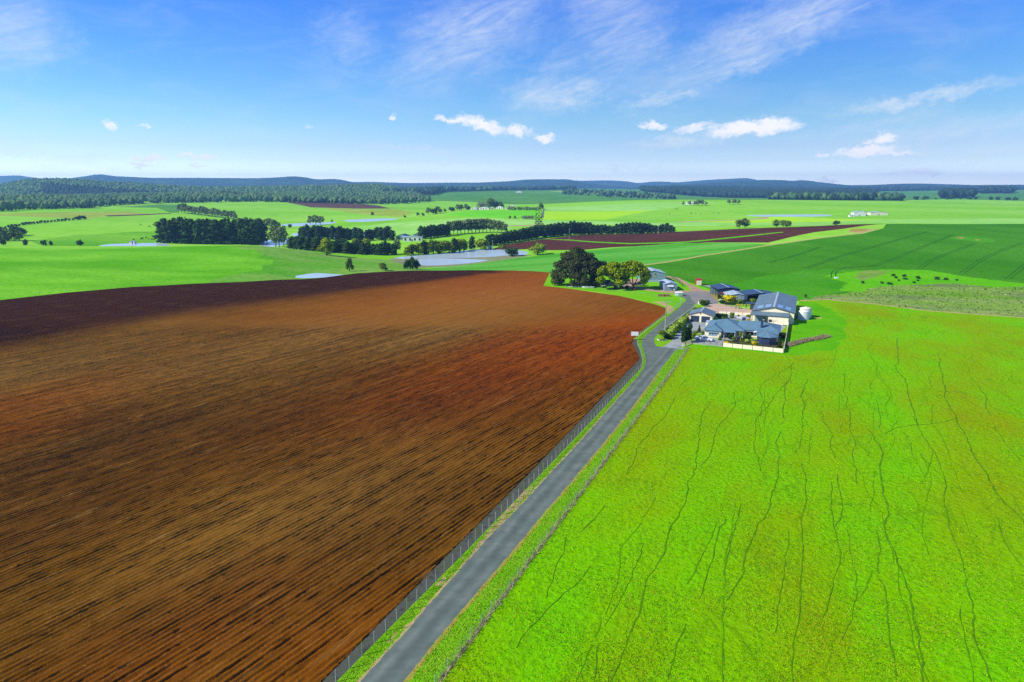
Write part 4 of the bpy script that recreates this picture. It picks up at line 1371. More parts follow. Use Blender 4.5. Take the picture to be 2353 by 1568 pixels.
# ------------------------------------------------------------------ object helpers
class MB:
    """collects simple solids into one mesh"""

    def __init__(self):
        self.v, self.f = [], []

    def add(self, v, f):
        b = len(self.v)
        self.v += [tuple(p) for p in v]
        self.f += [tuple(b + i for i in q) for q in f]
        return self

    def box(self, x0, x1, y0, y1, z0, z1):
        return self.add([(x0, y0, z0), (x1, y0, z0), (x1, y1, z0), (x0, y1, z0), (x0, y0, z1), (x1, y0, z1), (x1, y1, z1), (x0, y1, z1)],
                        [(0, 3, 2, 1), (4, 5, 6, 7), (0, 1, 5, 4), (1, 2, 6, 5), (2, 3, 7, 6), (3, 0, 4, 7)])

    def slab(self, top, t=0.08):
        """a sloping roof plane with thickness, corners given counter-clockwise"""
        n = len(top)
        bot = [(x, y, z - t) for x, y, z in top]
        return self.add(list(top) + bot, [tuple(range(n)), tuple(range(2 * n - 1, n - 1, -1))] + [(i, i + n, (i + 1) % n + n, (i + 1) % n) for i in range(n)])

    def tube(self, a, b, r0, r1=None, n=8):
        r1 = r0 if r1 is None else r1
        a, b = Vector(a), Vector(b)
        d = (b - a).normalized()
        u = d.orthogonal().normalized()
        w = d.cross(u)
        v = []
        for c, r in ((a, r0), (b, r1)):
            for i in range(n):
                t = i / n * math.tau
                v.append(c + u * (math.cos(t) * r) + w * (math.sin(t) * r))
        return self.add(v, [(i, (i + 1) % n, (i + 1) % n + n, i + n) for i in range(n)] + [tuple(range(n - 1, -1, -1)), tuple(range(n, 2 * n))])

    def lathe(self, prof, n=20, cx=0, cy=0):
        v, f = [], []
        for r, z in prof:
            for i in range(n):
                t = i / n * math.tau
                v.append((cx + r * math.cos(t), cy + r * math.sin(t), z))
        for j in range(len(prof) - 1):
            for i in range(n):
                f.append((j * n + i, j * n + (i + 1) % n, (j + 1) * n + (i + 1) % n, (j + 1) * n + i))
        f.append(tuple(range(n - 1, -1, -1)))
        f.append(tuple((len(prof) - 1) * n + i for i in range(n)))
        return self.add(v, f)

    def prism(self, poly, z0, z1):
        n = len(poly)
        return self.add([(x, y, z0) for x, y in poly] + [(x, y, z1) for x, y in poly],
                        [tuple(range(n - 1, -1, -1)), tuple(range(n, 2 * n))] + [(i, (i + 1) % n, (i + 1) % n + n, i + n) for i in range(n)])

    def build(self, name, mat, parent=None, smooth=False):
        return mesh_object(name, self.v, self.f, mat, parent, smooth)


def tag(o, label, cat, group=None):
    o['label'] = label
    o['category'] = cat
    if group:
        o['group'] = group
    return o


def thing(name, label, cat, x, y, rot=0.0, group=None, z=None):
    o = bpy.data.objects.new(name, None)
    o.empty_display_size = 0.5
    COL.objects.link(o)
    o.location = (x, y, gz(x, y) if z is None else z)
    o.rotation_euler = (0, 0, rot)
    return tag(o, label, cat, group)


def part(name, mesh, parent, loc=(0, 0, 0), rot=0.0, scale=(1, 1, 1)):
    o = bpy.data.objects.new(name, mesh)
    COL.objects.link(o)
    o.parent = parent
    o.location, o.rotation_euler, o.scale = loc, (0, 0, rot), scale
    return o


ORD = ['', 'first', 'second', 'third', 'fourth', 'fifth', 'sixth', 'seventh', 'eighth', 'ninth', 'tenth', 'eleventh', 'twelfth', 'thirteenth', 'fourteenth', 'fifteenth', 'sixteenth', 'seventeenth', 'eighteenth', 'nineteenth', 'twentieth']
ORD += ['twenty-' + o for o in ORD[1:10]] + ['thirtieth'] + ['thirty-' + o for o in ORD[1:10]] + ['fortieth'] + ['forty-' + o for o in ORD[1:10]] + ['fiftieth']

# paints
plain('cream_wall', lin(250, 240, 208, .72), rough=0.7, var=0.04)
plain('white_wall', lin(246, 244, 236, .72), rough=0.7, var=0.04)
plain('blue_grey_roof', lin(108, 146, 164), rough=0.55, spec=0.25, var=0.10, scale=0.4)
plain('grey_roof', lin(116, 140, 150), rough=0.5, spec=0.25, var=0.12, scale=0.3)
plain('navy_roof', lin(64, 88, 120), rough=0.5, spec=0.35, var=0.07, scale=0.3)
plain('navy_steel', lin(50, 68, 100), rough=0.55, var=0.06)
plain('navy_door', lin(54, 70, 96), rough=0.5, var=0.05)
plain('zinc_roof', lin(206, 224, 232), rough=0.4, metal=0.1, spec=0.4, var=0.06, scale=0.4)
plain('zinc_wall', lin(146, 176, 196), rough=0.5, metal=0.1, spec=0.35, var=0.12, scale=0.6)
plain('ridge_cap', lin(190, 206, 214), rough=0.45, var=0.04)
plain('window_glass', lin(30, 38, 50), rough=0.08, spec=0.6, var=0.1)
plain('pale_glass', lin(140, 170, 184), rough=0.1, spec=0.6, var=0.15)
plain('solar_glass', lin(150, 184, 216), rough=0.15, spec=0.6, var=0.05)
plain('dark_trim', lin(60, 66, 76), rough=0.6, var=0.05)
plain('white_trim', lin(240, 240, 236, .72), rough=0.5, var=0.03)
plain('plum_post', lin(130, 66, 66), rough=0.6, var=0.08)
plain('black_steel', lin(36, 38, 42), rough=0.5, var=0.1)
plain('wire_steel', lin(150, 156, 156), rough=0.4, metal=0.6, var=0.05)
plain('grey_post', lin(176, 186, 180), rough=0.8, var=0.12)
plain('green_post', lin(150, 176, 96), rough=0.8, var=0.12)
plain('old_timber', lin(176, 176, 160), rough=0.9, var=0.15)
plain('brown_timber', lin(128, 96, 66), rough=0.9, var=0.2)
plain('tank_white', lin(232, 236, 238, .72), rough=0.6, var=0.04)
plain('tank_cream', lin(238, 232, 208, .72), rough=0.6, var=0.04)
plain('car_white', lin(240, 244, 250, .72), rough=0.25, spec=0.6, var=0.01)
plain('tyre', lin(24, 24, 26), rough=0.9, var=0.1)
plain('chrome', lin(190, 194, 198), rough=0.25, metal=0.8, var=0.03)
plain('red_paint', lin(196, 40, 44), rough=0.45, var=0.08)
plain('orange_paint', lin(226, 108, 40), rough=0.5, var=0.06)
plain('green_paint', lin(70, 160, 90), rough=0.45, var=0.08)
plain('pale_green_panel', lin(150, 214, 160), rough=0.6, var=0.1)
plain('concrete', lin(176, 178, 172), rough=0.9, var=0.08)
plain('tan_board', lin(150, 110, 70), rough=0.9, var=0.2)
plain('yellow_paint', lin(230, 214, 40), rough=0.5, var=0.05)
plain('dark_machine', lin(44, 46, 52), rough=0.6, var=0.2)
plain('stone', lin(196, 192, 172), rough=0.9, var=0.15)
plain('canvas', lin(206, 204, 204), rough=0.8, var=0.05)
plain('light_lens', lin(240, 200, 120), rough=0.2, var=0.05)


def corrugated(name, c, axis):
    m = plain(name, c, rough=0.5, metal=0.1, spec=0.35, var=0.1, scale=0.5)
    nt = m.node_tree
    w = nt.nodes.new('ShaderNodeTexWave')
    w.bands_direction = axis
    w.inputs['Scale'].default_value = 2.2
    tc = nt.nodes.new('ShaderNodeTexCoord')
    b = nt.nodes.new('ShaderNodeBump')
    b.inputs['Strength'].default_value = 0.5
    b.inputs['Distance'].default_value = 0.03
    nt.links.new(tc.outputs['Object'], w.inputs['Vector'])
    nt.links.new(w.outputs['Fac'], b.inputs['Height'])
    nt.links.new(b.outputs[0], nt.nodes['Principled BSDF'].inputs['Normal'])
    return m


corrugated('corrugated_zinc', lin(150, 180, 198), 'X')


# ------------------------------------------------------------------ buildings
def gable_walls(W, D, eave, apex, t=0.12, front=True, back=True, left=True, right=True):
    mb = MB()
    for on, y0, y1 in ((front, 0, t), (back, D - t, D)):
        if on:
            pts = [(0, eave), (0, 0), (W, 0), (W, eave), (W / 2, apex)]
            mb.add([(x, y0, z) for x, z in pts] + [(x, y1, z) for x, z in pts],
                   [(0, 1, 2, 3, 4), (9, 8, 7, 6, 5)] + [(i, i + 5, (i + 1) % 5 + 5, (i + 1) % 5) for i in range(5)])
    if left:
        mb.box(0, t, t + .002, D - t - .002, 0, eave - .02)
    if right:
        mb.box(W - t, W, t + .002, D - t - .002, 0, eave - .02)
    return mb


def gable_roof(parent, W, D, eave, apex, mat, over=0.3, cap='ridge_cap', t=0.09, capw=0.22):
    k = (apex - eave) / (W / 2)
    lift = 0.10
    rf = MB()
    z0 = eave - k * over + lift
    rf.slab([(-over, -over, z0), (W / 2, -over, apex + lift), (W / 2, D + over, apex + lift), (-over, D + over, z0)], t)
    rf.slab([(W / 2, -over, apex + lift), (W + over, -over, z0), (W + over, D + over, z0), (W / 2, D + over, apex + lift)], t)
    roof = rf.build('roof', mat, parent)
    if cap:
        c = MB()
        c.slab([(W / 2 - capw, -over - .03, apex + lift - k * capw + .03), (W / 2, -over - .03, apex + lift + .03), (W / 2, D + over + .03, apex + lift + .03), (W / 2 - capw, D + over + .03, apex + lift - k * capw + .03)], .02)
        c.slab([(W / 2, -over - .03, apex + lift + .03), (W / 2 + capw, -over - .03, apex + lift - k * capw + .03), (W / 2 + capw, D + over + .03, apex + lift - k * capw + .03), (W / 2, D + over + .03, apex + lift + .03)], .02)
        c.build('ridge_cap', cap, roof)
    return roof


def window(parent, x0, x1, z0, z1, y, glass='window_glass', frame='white_trim', n=1, name='window'):
    """frame proud of the wall at y, facing -y, with n panes"""
    fr = MB()
    b = 0.07
    fr.box(x0, x1, y - .06, y, z0, z0 + b)
    fr.box(x0, x1, y - .06, y, z1 - b, z1)
    w = (x1 - x0 - b) / n
    for i in range(n + 1):
        fr.box(x0 + i * w, x0 + i * w + b, y - .06, y, z0 + b, z1 - b)
    f = fr.build(name, frame, parent)
    for i in range(n):
        MB().box(x0 + i * w + b, x0 + (i + 1) * w, y - .03, y - .005, z0 + b, z1 - b).build('pane', glass, f)
    return f


def hip(parent, x0, x1, y0, y1, ze, ridge, mat, name='roof', t=0.12):
    """hipped roof over a rectangle; ridge = two points (x, y, z)"""
    a, b = ridge
    c = [(x0, y0, ze), (x1, y0, ze), (x1, y1, ze), (x0, y1, ze)]
    mb = MB()
    if abs(a[0] - b[0]) >= abs(a[1] - b[1]):
        tops = [[c[0], c[1], b, a], [c[1], c[2], b], [c[2], c[3], a, b], [c[3], c[0], a]]
    else:                                          # a front, b back
        tops = [[c[0], c[1], a], [c[1], c[2], b, a], [c[2], c[3], b], [c[3], c[0], a, b]]
    for q in tops:
        mb.add(q, [tuple(range(len(q)))])
    mb.add([(x, y, ze) for x, y, _ in c] + [(x, y, ze - t) for x, y, _ in c], [(0, 4, 5, 1), (1, 5, 6, 2), (2, 6, 7, 3), (3, 7, 4, 0), (4, 7, 6, 5)])
    return mb.build(name, mat, parent)


def build_house():
    X, Y = L(-22.5, 186.0)
    h = thing('farmhouse', 'cream farmhouse with blue grey hipped roofs behind the cream panel fence', 'house', X, Y, -FARM)
    w = MB()
    w.box(0, 4.2, 0, 13.6, 0, 2.25)
    w.box(4.2, 9.6, 2.4, 13.6, 0, 2.25)
    w.box(9.6, 18.4, 4.4, 13.6, 0, 2.25)
    w.build('wall', 'cream_wall', h)
    MB().box(-.04, 4.24, -.03, 0, 0, .35).box(4.24, 9.6, 2.37, 2.4, 0, .35).box(9.6, 18.4, 4.37, 4.4, 0, .4).build('plinth', 'concrete', h)
    hip(h, -.35, 4.5, -.4, 8.0, 2.35, ((2.1, 2.4, 3.35), (2.1, 7.9, 3.35)), 'blue_grey_roof')
    r = hip(h, -.36, 9.95, 1.95, 13.95, 2.36, ((4.85, 7.4, 4.15), (4.85, 8.6, 4.15)), 'blue_grey_roof')
    rr = hip(h, 6.5, 18.8, 4.0, 13.94, 2.37, ((9.0, 9.0, 3.9), (14.4, 9.0, 3.9)), 'blue_grey_roof')
    MB().tube((2.1, 2.4, 3.37), (2.1, 5.6, 3.37), .07).tube((-.35, -.4, 2.37), (2.1, 2.4, 3.37), .05).tube((4.5, -.4, 2.37), (2.1, 2.4, 3.37), .05).tube((-.36, 1.95, 2.38), (4.85, 7.4, 4.16), .05).tube((9.95, 1.95, 2.38), (4.85, 7.4, 4.16), .05).tube((4.85, 8.6, 4.16), (9.95, 13.95, 2.38), .05).build('ridge_cap', 'grey_roof', r)
    MB().tube((9.0, 9.0, 3.92), (14.4, 9.0, 3.92), .07).tube((18.8, 4.0, 2.39), (14.4, 9.0, 3.92), .05).tube((18.8, 13.94, 2.39), (14.4, 9.0, 3.92), .05).build('ridge_cap', 'grey_roof', rr)
    MB().box(8.6, 9.5, 10.0, 10.7, 3.2, 4.35).box(8.52, 9.58, 9.92, 10.78, 4.35, 4.45).build('chimney', 'navy_steel', h)
    MB().box(13.75, 14.35, 5.6, 6.2, 2.7, 4.7).box(13.68, 14.42, 5.53, 6.27, 4.7, 4.8).tube((14.05, 5.9, 4.8), (14.05, 5.9, 5.1), .12).build('chimney', 'navy_steel', h)
    # porch
    MB().slab([(4.55, .5, 2.0), (8.0, .5, 2.0), (7.5, 2.36, 2.52), (4.55, 2.36, 2.52)], .08).build('porch_roof', 'blue_grey_roof', h)
    for px in (4.9, 7.7):
        MB().box(px - .06, px + .06, .65, .77, 0, 1.92).build('porch_post', 'white_trim', h)
    MB().box(4.3, 8.2, .2, 2.36, 0, .3).box(5.2, 7.4, -.25, .198, 0, .15).build('porch_step', 'concrete', h)
    d = MB().box(5.6, 6.5, 2.33, 2.39, .3, 2.05).build('door', 'navy_door', h)
    MB().box(6.36, 6.42, 2.28, 2.33, 1.1, 1.2).build('handle', 'chrome', d)
    window(h, .95, 3.3, .75, 1.75, -.001, 'pale_glass', n=3)
    MB().slab([(.85, -.42, 1.75), (3.4, -.42, 1.75), (3.4, -.01, 2.1), (.85, -.01, 2.1)], .03).build('awning', 'pale_glass', h)
    window(h, 8.05, 9.45, .8, 1.9, 2.399, n=2)
    window(h, 10.2, 13.4, .75, 1.9, 4.399, n=3)
    window(h, 6.9, 7.9, .8, 1.9, 2.399, n=1)
    MB().slab([(10.1, 3.9, 1.95), (13.6, 3.9, 1.95), (13.6, 4.39, 2.2), (10.1, 4.39, 2.2)], .03).build('awning', 'pale_glass', h)
    MB().box(.45, .75, -.05, -.002, 1.72, 1.9).build('wall_light', 'dark_trim', h)
    # eight sided sun room on the front right corner
    cx, cy, r0 = 15.7, -.3, 2.55
    oc = [(cx + r0 * math.cos(R(22.5 + 45 * i)), cy + r0 * math.sin(R(22.5 + 45 * i))) for i in range(8)]
    MB().prism(oc, 0, .5).prism([(cx + (x - cx) * .985, cy + (y - cy) * .985) for x, y in oc], .501, 2.1).build('sun_room_wall', 'navy_steel', h)
    for i in (4, 5, 6):
        a, b = np.array(oc[i]), np.array(oc[(i + 1) % 8])
        m_ = (a + b) / 2
        n_ = (m_ - np.array((cx, cy)))
        n_ /= np.hypot(*n_)
        q = [a * .94 + b * .06 + n_ * .03, a * .06 + b * .94 + n_ * .03]
        MB().add([(q[0][0], q[0][1], .55), (q[1][0], q[1][1], .55), (q[1][0], q[1][1], 2.0), (q[0][0], q[0][1], 2.0)], [(0, 1, 2, 3)]).build('blind', 'navy_door' if i == 6 else 'navy_steel', h)
    r1 = 2.95
    orf = [(cx + r1 * math.cos(R(22.5 + 45 * i)), cy + r1 * math.sin(R(22.5 + 45 * i)), 2.12) for i in range(8)]
    g = MB().add(orf + [(cx, cy, 3.2)], [(i, (i + 1) % 8, 8) for i in range(8)]).add(orf + [(x, y, 2.02) for x, y, _ in orf], [(i, i + 8, (i + 1) % 8 + 8, (i + 1) % 8) for i in range(8)] + [tuple(range(15, 7, -1))]).build('sun_room_roof', 'blue_grey_roof', h)
    c = MB()
    for p in orf:
        c.tube((p[0], p[1], p[2] + .02), (cx, cy, 3.22), .045, n=6)
    c.tube((cx, cy, 3.2), (cx, cy, 3.55), .06, .02)
    c.build('hip_cap', 'grey_roof', g)
    MB().slab([(13.0, 1.6, 2.3), (18.5, 1.6, 2.3), (18.5, 4.6, 2.62), (13.0, 4.6, 2.62)], .1).build('link_roof', 'blue_grey_roof', h)
    MB().box(13.2, 18.3, 2.2, 4.36, 0, 2.2).build('link_wall', 'cream_wall', h)
    MB().slab([(12.2, 2.2, 2.1), (13.0, 2.2, 2.3), (13.0, 4.3, 2.3), (12.2, 4.3, 2.1)], .05).build('side_awning', 'white_trim', h)
    # low store at the back left
    X2, Y2 = L(-24.0, 199.4)
    s = thing('garden_store', 'small cream store with flat grey roof between the garage and the farmhouse', 'shed', X2, Y2, -FARM)
    MB().box(0, 3.2, 0, 2.6, 0, 1.75).build('wall', 'cream_wall', s)
    MB().slab([(-.1, -.1, 1.8), (3.3, -.1, 1.8), (3.3, 2.7, 1.95), (-.1, 2.7, 1.95)], .06).build('roof', 'ridge_cap', s)
    MB().box(1.2, 2.0, -.03, -.001, 0, 1.6).build('door', 'white_trim', s)


def build_garage():
    X, Y = L(-30.2, 208.2)
    g = thing('double_garage', 'cream double garage with two dark roller doors and grey gable roof', 'garage', X, Y, -FARM)
    W, D = 6.9, 7.7
    gable_walls(W, D, 2.1, 3.2).build('wall', 'cream_wall', g)
    gable_roof(g, W, D, 2.1, 3.2, 'grey_roof', .22)
    MB().slab([(-.26, -.25, 2.05), (W / 2, -.25, 3.26), (W / 2, -.22, 3.26), (-.26, -.22, 2.05)], .12).slab([(W / 2, -.25, 3.26), (W + .26, -.25, 2.05), (W + .26, -.22, 2.05), (W / 2, -.22, 3.26)], .12).build('barge_board', 'plum_post', g)
    for x0 in (.65, 3.75):
        d = MB().box(x0, x0 + 2.5, -.03, -.002, 0, 1.85).build('roller_door', 'navy_door', g)
        for k in range(5):
            MB().box(x0 + .02, x0 + 2.48, -.055, -.032, .06 + k * .36, .38 + k * .36).build('door_slat', 'navy_door', d)
    MB().tube((W / 2, -.06, 2.62), (W / 2, -.002, 2.62), .22, n=12).build('gable_vent', 'dark_trim', g)
    for x in (.3, 6.6):
        MB().box(x - .07, x + .07, -.1, -.002, 1.45, 1.65).build('wall_light', 'dark_trim', g)


def build_machinery_shed():
    X, Y = L(-12.3, 215.5)
    s = thing('machinery_shed', 'big cream machinery shed with grey gable roof and pale roof panels', 'shed', X, Y, -FARM)
    W, D, E, A = 11.5, 32.0, 3.45, 4.75
    gable_walls(W, D, E, A).build('wall', 'cream_wall', s)
    roof = gable_roof(s, W, D, E, A, 'grey_roof', .3, capw=.3)
    k = (A - E) / (W / 2)
    for x0 in (1.0, 3.25, 6.65, 8.9):
        z = lambda x: (E + .16 + k * x) if x < W / 2 else (E + .16 + k * (W - x))
        x1 = x0 + 1.6
        MB().slab([(x0, 1.7, z(x0)), (x1, 1.7, z(x1)), (x1, 6.6, z(x1)), (x0, 6.6, z(x0))], .05).build('roof_panel', 'solar_glass', roof)
    MB().slab([(-.35, -.36, E - .08), (W / 2, -.36, A + .08), (W / 2, -.31, A + .08), (-.35, -.31, E - .08)], .14).slab([(W / 2, -.36, A + .08), (W + .35, -.36, E - .08), (W + .35, -.31, E - .08), (W / 2, -.31, A + .08)], .14).build('barge_board', 'dark_trim', s)
    # lean-to along the gable: open bay left, closed room right
    MB().slab([(-.5, -3.1, 2.62), (10.2, -3.1, 2.62), (10.2, -.02, 3.3), (-.5, -.02, 3.3)], .1).build('lean_to_roof', 'grey_roof', s)
    MB().box(-.52, 10.22, -3.16, -3.1, 2.45, 2.6).build('gutter', 'dark_trim', s)
    MB().box(4.5, 10.1, -2.95, -2.85, 0, 2.5).box(10.0, 10.1, -2.84, -.02, 0, 2.6).box(4.5, 4.6, -2.84, -.02, 0, 2.6).build('lean_to_wall', 'cream_wall', s)
    MB().box(-.35, -.2, -3.0, -2.85, 0, 2.5).build('post', 'cream_wall', s)
    window(s, 4.65, 5.6, .75, 1.5, -2.951, frame='dark_trim')
    MB().box(.6, 3.9, -.05, -.003, 0, 2.5).build('sliding_door', 'zinc_wall', s)
    MB().box(8.6, 9.9, -3.0, -2.952, 0, .2).build('vent_strip', 'dark_trim', s)
    for y in (2, 10, 18, 26):
        MB().box(W + .001, W + .08, y, y + .1, 0, E - .1).build('downpipe', 'white_trim', s)
    # bits standing in the open bay
    x, y = L(-9.2, 213.6)
    b = thing('barbecue', 'black barbecue with white lid under the lean-to of the big shed', 'barbecue', x, y, -FARM)
    MB().box(-.6, .6, -.25, .25, .75, 1.0).build('body', 'black_steel', b)
    MB().box(-.35, .35, -.22, .22, 1.001, 1.15).build('lid', 'white_trim', b)
    for lx in (-.5, .5):
        for ly in (-.2, .2):
            MB().box(lx - .03, lx + .03, ly - .03, ly + .03, 0, .75).build('leg', 'black_steel', b)


def tank(x, y, r, h, mat, label):
    t = thing('water_tank', label, 'water tank', x, y)
    prof = []
    n = 7
    for i in range(n):
        z0, z1 = h * i / n, h * (i + 1) / n
        prof += [(r, z0), (r, z0 + (z1 - z0) * .8), (r * 1.018, z0 + (z1 - z0) * .88), (r * 1.018, z1 - .02)]
    MB().lathe(prof, 28).build('body', mat, t, smooth=False)
    lid = MB().lathe([(r * 1.0, h), (r * .8, h + r * .10), (r * .45, h + r * .2), (.3, h + r * .26)], 28).build('lid', mat, t, smooth=True)
    MB().lathe([(.28, h + r * .26), (.28, h + r * .26 + .1)], 12).build('hatch', mat, lid)
    MB().tube((-r * 1.05, 0, .2), (-r * 1.05, 0, h), .06).build('inlet_pipe', 'dark_trim', t)


def open_shed(name, label, X, Y, rot, W, D, E, A, roof, wall, closed=('front', 'back', 'right'), posts=(), cap='ridge_cap'):
    s = thing(name, label, 'shed', X, Y, rot)
    gable_walls(W, D, E, A, front='front' in closed, back='back' in closed, left='left' in closed, right='right' in closed).build('wall', wall, s)
    gable_roof(s, W, D, E, A, roof, .25, cap=cap)
    for (px, py) in posts:
        MB().box(px - .1, px + .1, py - .1, py + .1, 0, E).build('post', wall, s)
    return s


def build_sheds():
    s = open_shed('implement_shed', 'dark blue implement shed open on the left side beside the turning yard', 75.6, 248.2, 0, 7.9, 10.0, 3.15, 3.8, 'navy_roof', 'navy_steel', posts=((.12, .12), (.12, 3.4), (.12, 6.7), (.12, 9.88)))
    MB().box(.15, 7.7, 9.7, 9.85, .1, 3.0).build('lining', 'zinc_wall', s)
    for z in (.9, 1.8):
        MB().box(.05, .1, 3.5, 9.8, z, z + .08).build('rail', 'zinc_wall', s)
    s = open_shed('hay_shed', 'open fronted dark blue shed between the small zinc shed and the big cream shed', 81.8, 235.0, 0, 10.6, 8.6, 3.15, 3.75, 'navy_roof', 'navy_steel', closed=('back', 'left', 'right'), posts=((5.3, .15),))
    MB().box(0, 10.6, .02, .12, 2.85, 3.15).build('lintel', 'navy_steel', s)
    s = open_shed('corrugated_shed', 'small zinc shed with pale roof behind the yellow bush', 76.2, 238.4, R(-6), 6.8, 8.0, 2.3, 3.05, 'zinc_roof', 'corrugated_zinc', closed=('front', 'back', 'left', 'right'), cap=None)
    window(s, 3.0, 4.2, 1.0, 1.7, -.001, 'pale_glass', n=2)
    MB().tube((2.0, 3.0, 2.8), (2.0, 3.0, 3.4), .12).build('flue', 'zinc_wall', s)
    # old barn and its small neighbour
    b = open_shed('barn', 'tall weathered zinc barn with pale roof behind the yellow tree', 55.2, 288.2, 0, 9.8, 12.0, 3.75, 4.9, 'zinc_roof', 'corrugated_zinc', closed=('front', 'back', 'left', 'right'), cap=None)
    MB().box(4.9, 5.9, -.05, -.002, 1.9, 3.9).build('loft_door', 'old_timber', b)
    MB().box(2.2, 3.6, -.04, -.002, 1.2, 3.3).build('patched_sheet', 'old_timber', b)
    MB().box(5.4, 5.7, -.08, -.052, 3.0, 3.6).build('opening', 'black_steel', b)
    MB().box(.3, 9.2, -.05, -.003, 0, .9).build('lower_sheet', 'ridge_cap', b)
    s = open_shed('workshop_shed', 'low zinc shed with pale gable roof in front of the tall barn', 59.7, 265.4, 0, 4.9, 9.5, 2.55, 3.25, 'zinc_roof', 'corrugated_zinc', closed=('front', 'back', 'left', 'right'), cap=None)
    MB().slab([(1.0, -1.0, 1.75), (3.4, -1.0, 1.75), (3.4, -.01, 2.05), (1.0, -.01, 2.05)], .06).build('awning', 'white_trim', s)
    MB().box(1.3, 3.1, -.05, -.002, 0, 1.7).build('door', 'zinc_wall', s)
    for x in (1.1, 3.3):
        MB().box(x - .04, x + .04, -.95, -.87, 0, 1.72).build('awning_post', 'zinc_wall', s)
    MB().slab([(-.1, 1.5, 2.72), (.8, 1.5, 2.98), (.8, 5.0, 2.98), (-.1, 5.0, 2.72)], .02).build('roof_sheet', 'navy_roof', s)
    t = thing('round_drum', 'white round drum lying against the low zinc shed', 'drum', 63.6, 264.6)
    MB().tube((0, -.35, .42), (0, .35, .42), .42, n=16).build('body', 'tank_white', t)
    MB().tube((0, -.39, .42), (0, -.351, .42), .34, n=16).build('end_cap', 'wire_steel', t)
    t = thing('red_shed', 'small red shed with cream front beside the concrete pad', 'shed', 75.9, 279.6, R(-4))
    MB().box(0, .1, 0, 2.2, 0, 2.2).box(2.2, 2.3, 0, 2.2, 0, 2.2).box(.1, 2.2, 2.1, 2.2, 0, 2.2).build('wall', 'red_paint', t)
    d = MB().box(.1, 2.2, -.02, .08, 0, 2.15).build('door', 'cream_wall', t)
    for k in range(5):
        MB().box(.2 + k * .4, .5 + k * .4, -.05, -.022, .1, 2.05).build('door_rib', 'cream_wall', d)
    MB().slab([(-.1, -.15, 2.2), (2.4, -.15, 2.2), (2.4, 2.3, 2.6), (-.1, 2.3, 2.6)], .08).build('roof', 'red_paint', t)
    MB().box(-.04, -.002, 0.1, 2.1, .1, 2.1).build('side_panel', 'red_paint', t)
    # barbecue shelter in the courtyard
    X, Y = L(-15.9, 236.4)
    s = thing('patio_shelter', 'small dark shelter with curved blue roof at the edge of the courtyard', 'shelter', X, Y, -FARM)
    MB().slab([(-.2, -.2, 2.1), (3.4, -.2, 2.1), (3.4, .9, 2.45), (-.2, .9, 2.45)], .08).slab([(-.2, .9, 2.45), (3.4, .9, 2.45), (3.4, 2.2, 2.2), (-.2, 2.2, 2.2)], .08).build('roof', 'navy_roof', s)
    for (x, y) in ((0, 0), (3.2, 0), (0, 2), (3.2, 2)):
        MB().box(x - .06, x + .06, y - .06, y + .06, 0, 2.1).build('post', 'dark_trim', s)
    MB().box(1.3, 3.1, .1, .2, 0, 1.9).build('wall', 'dark_trim', s)


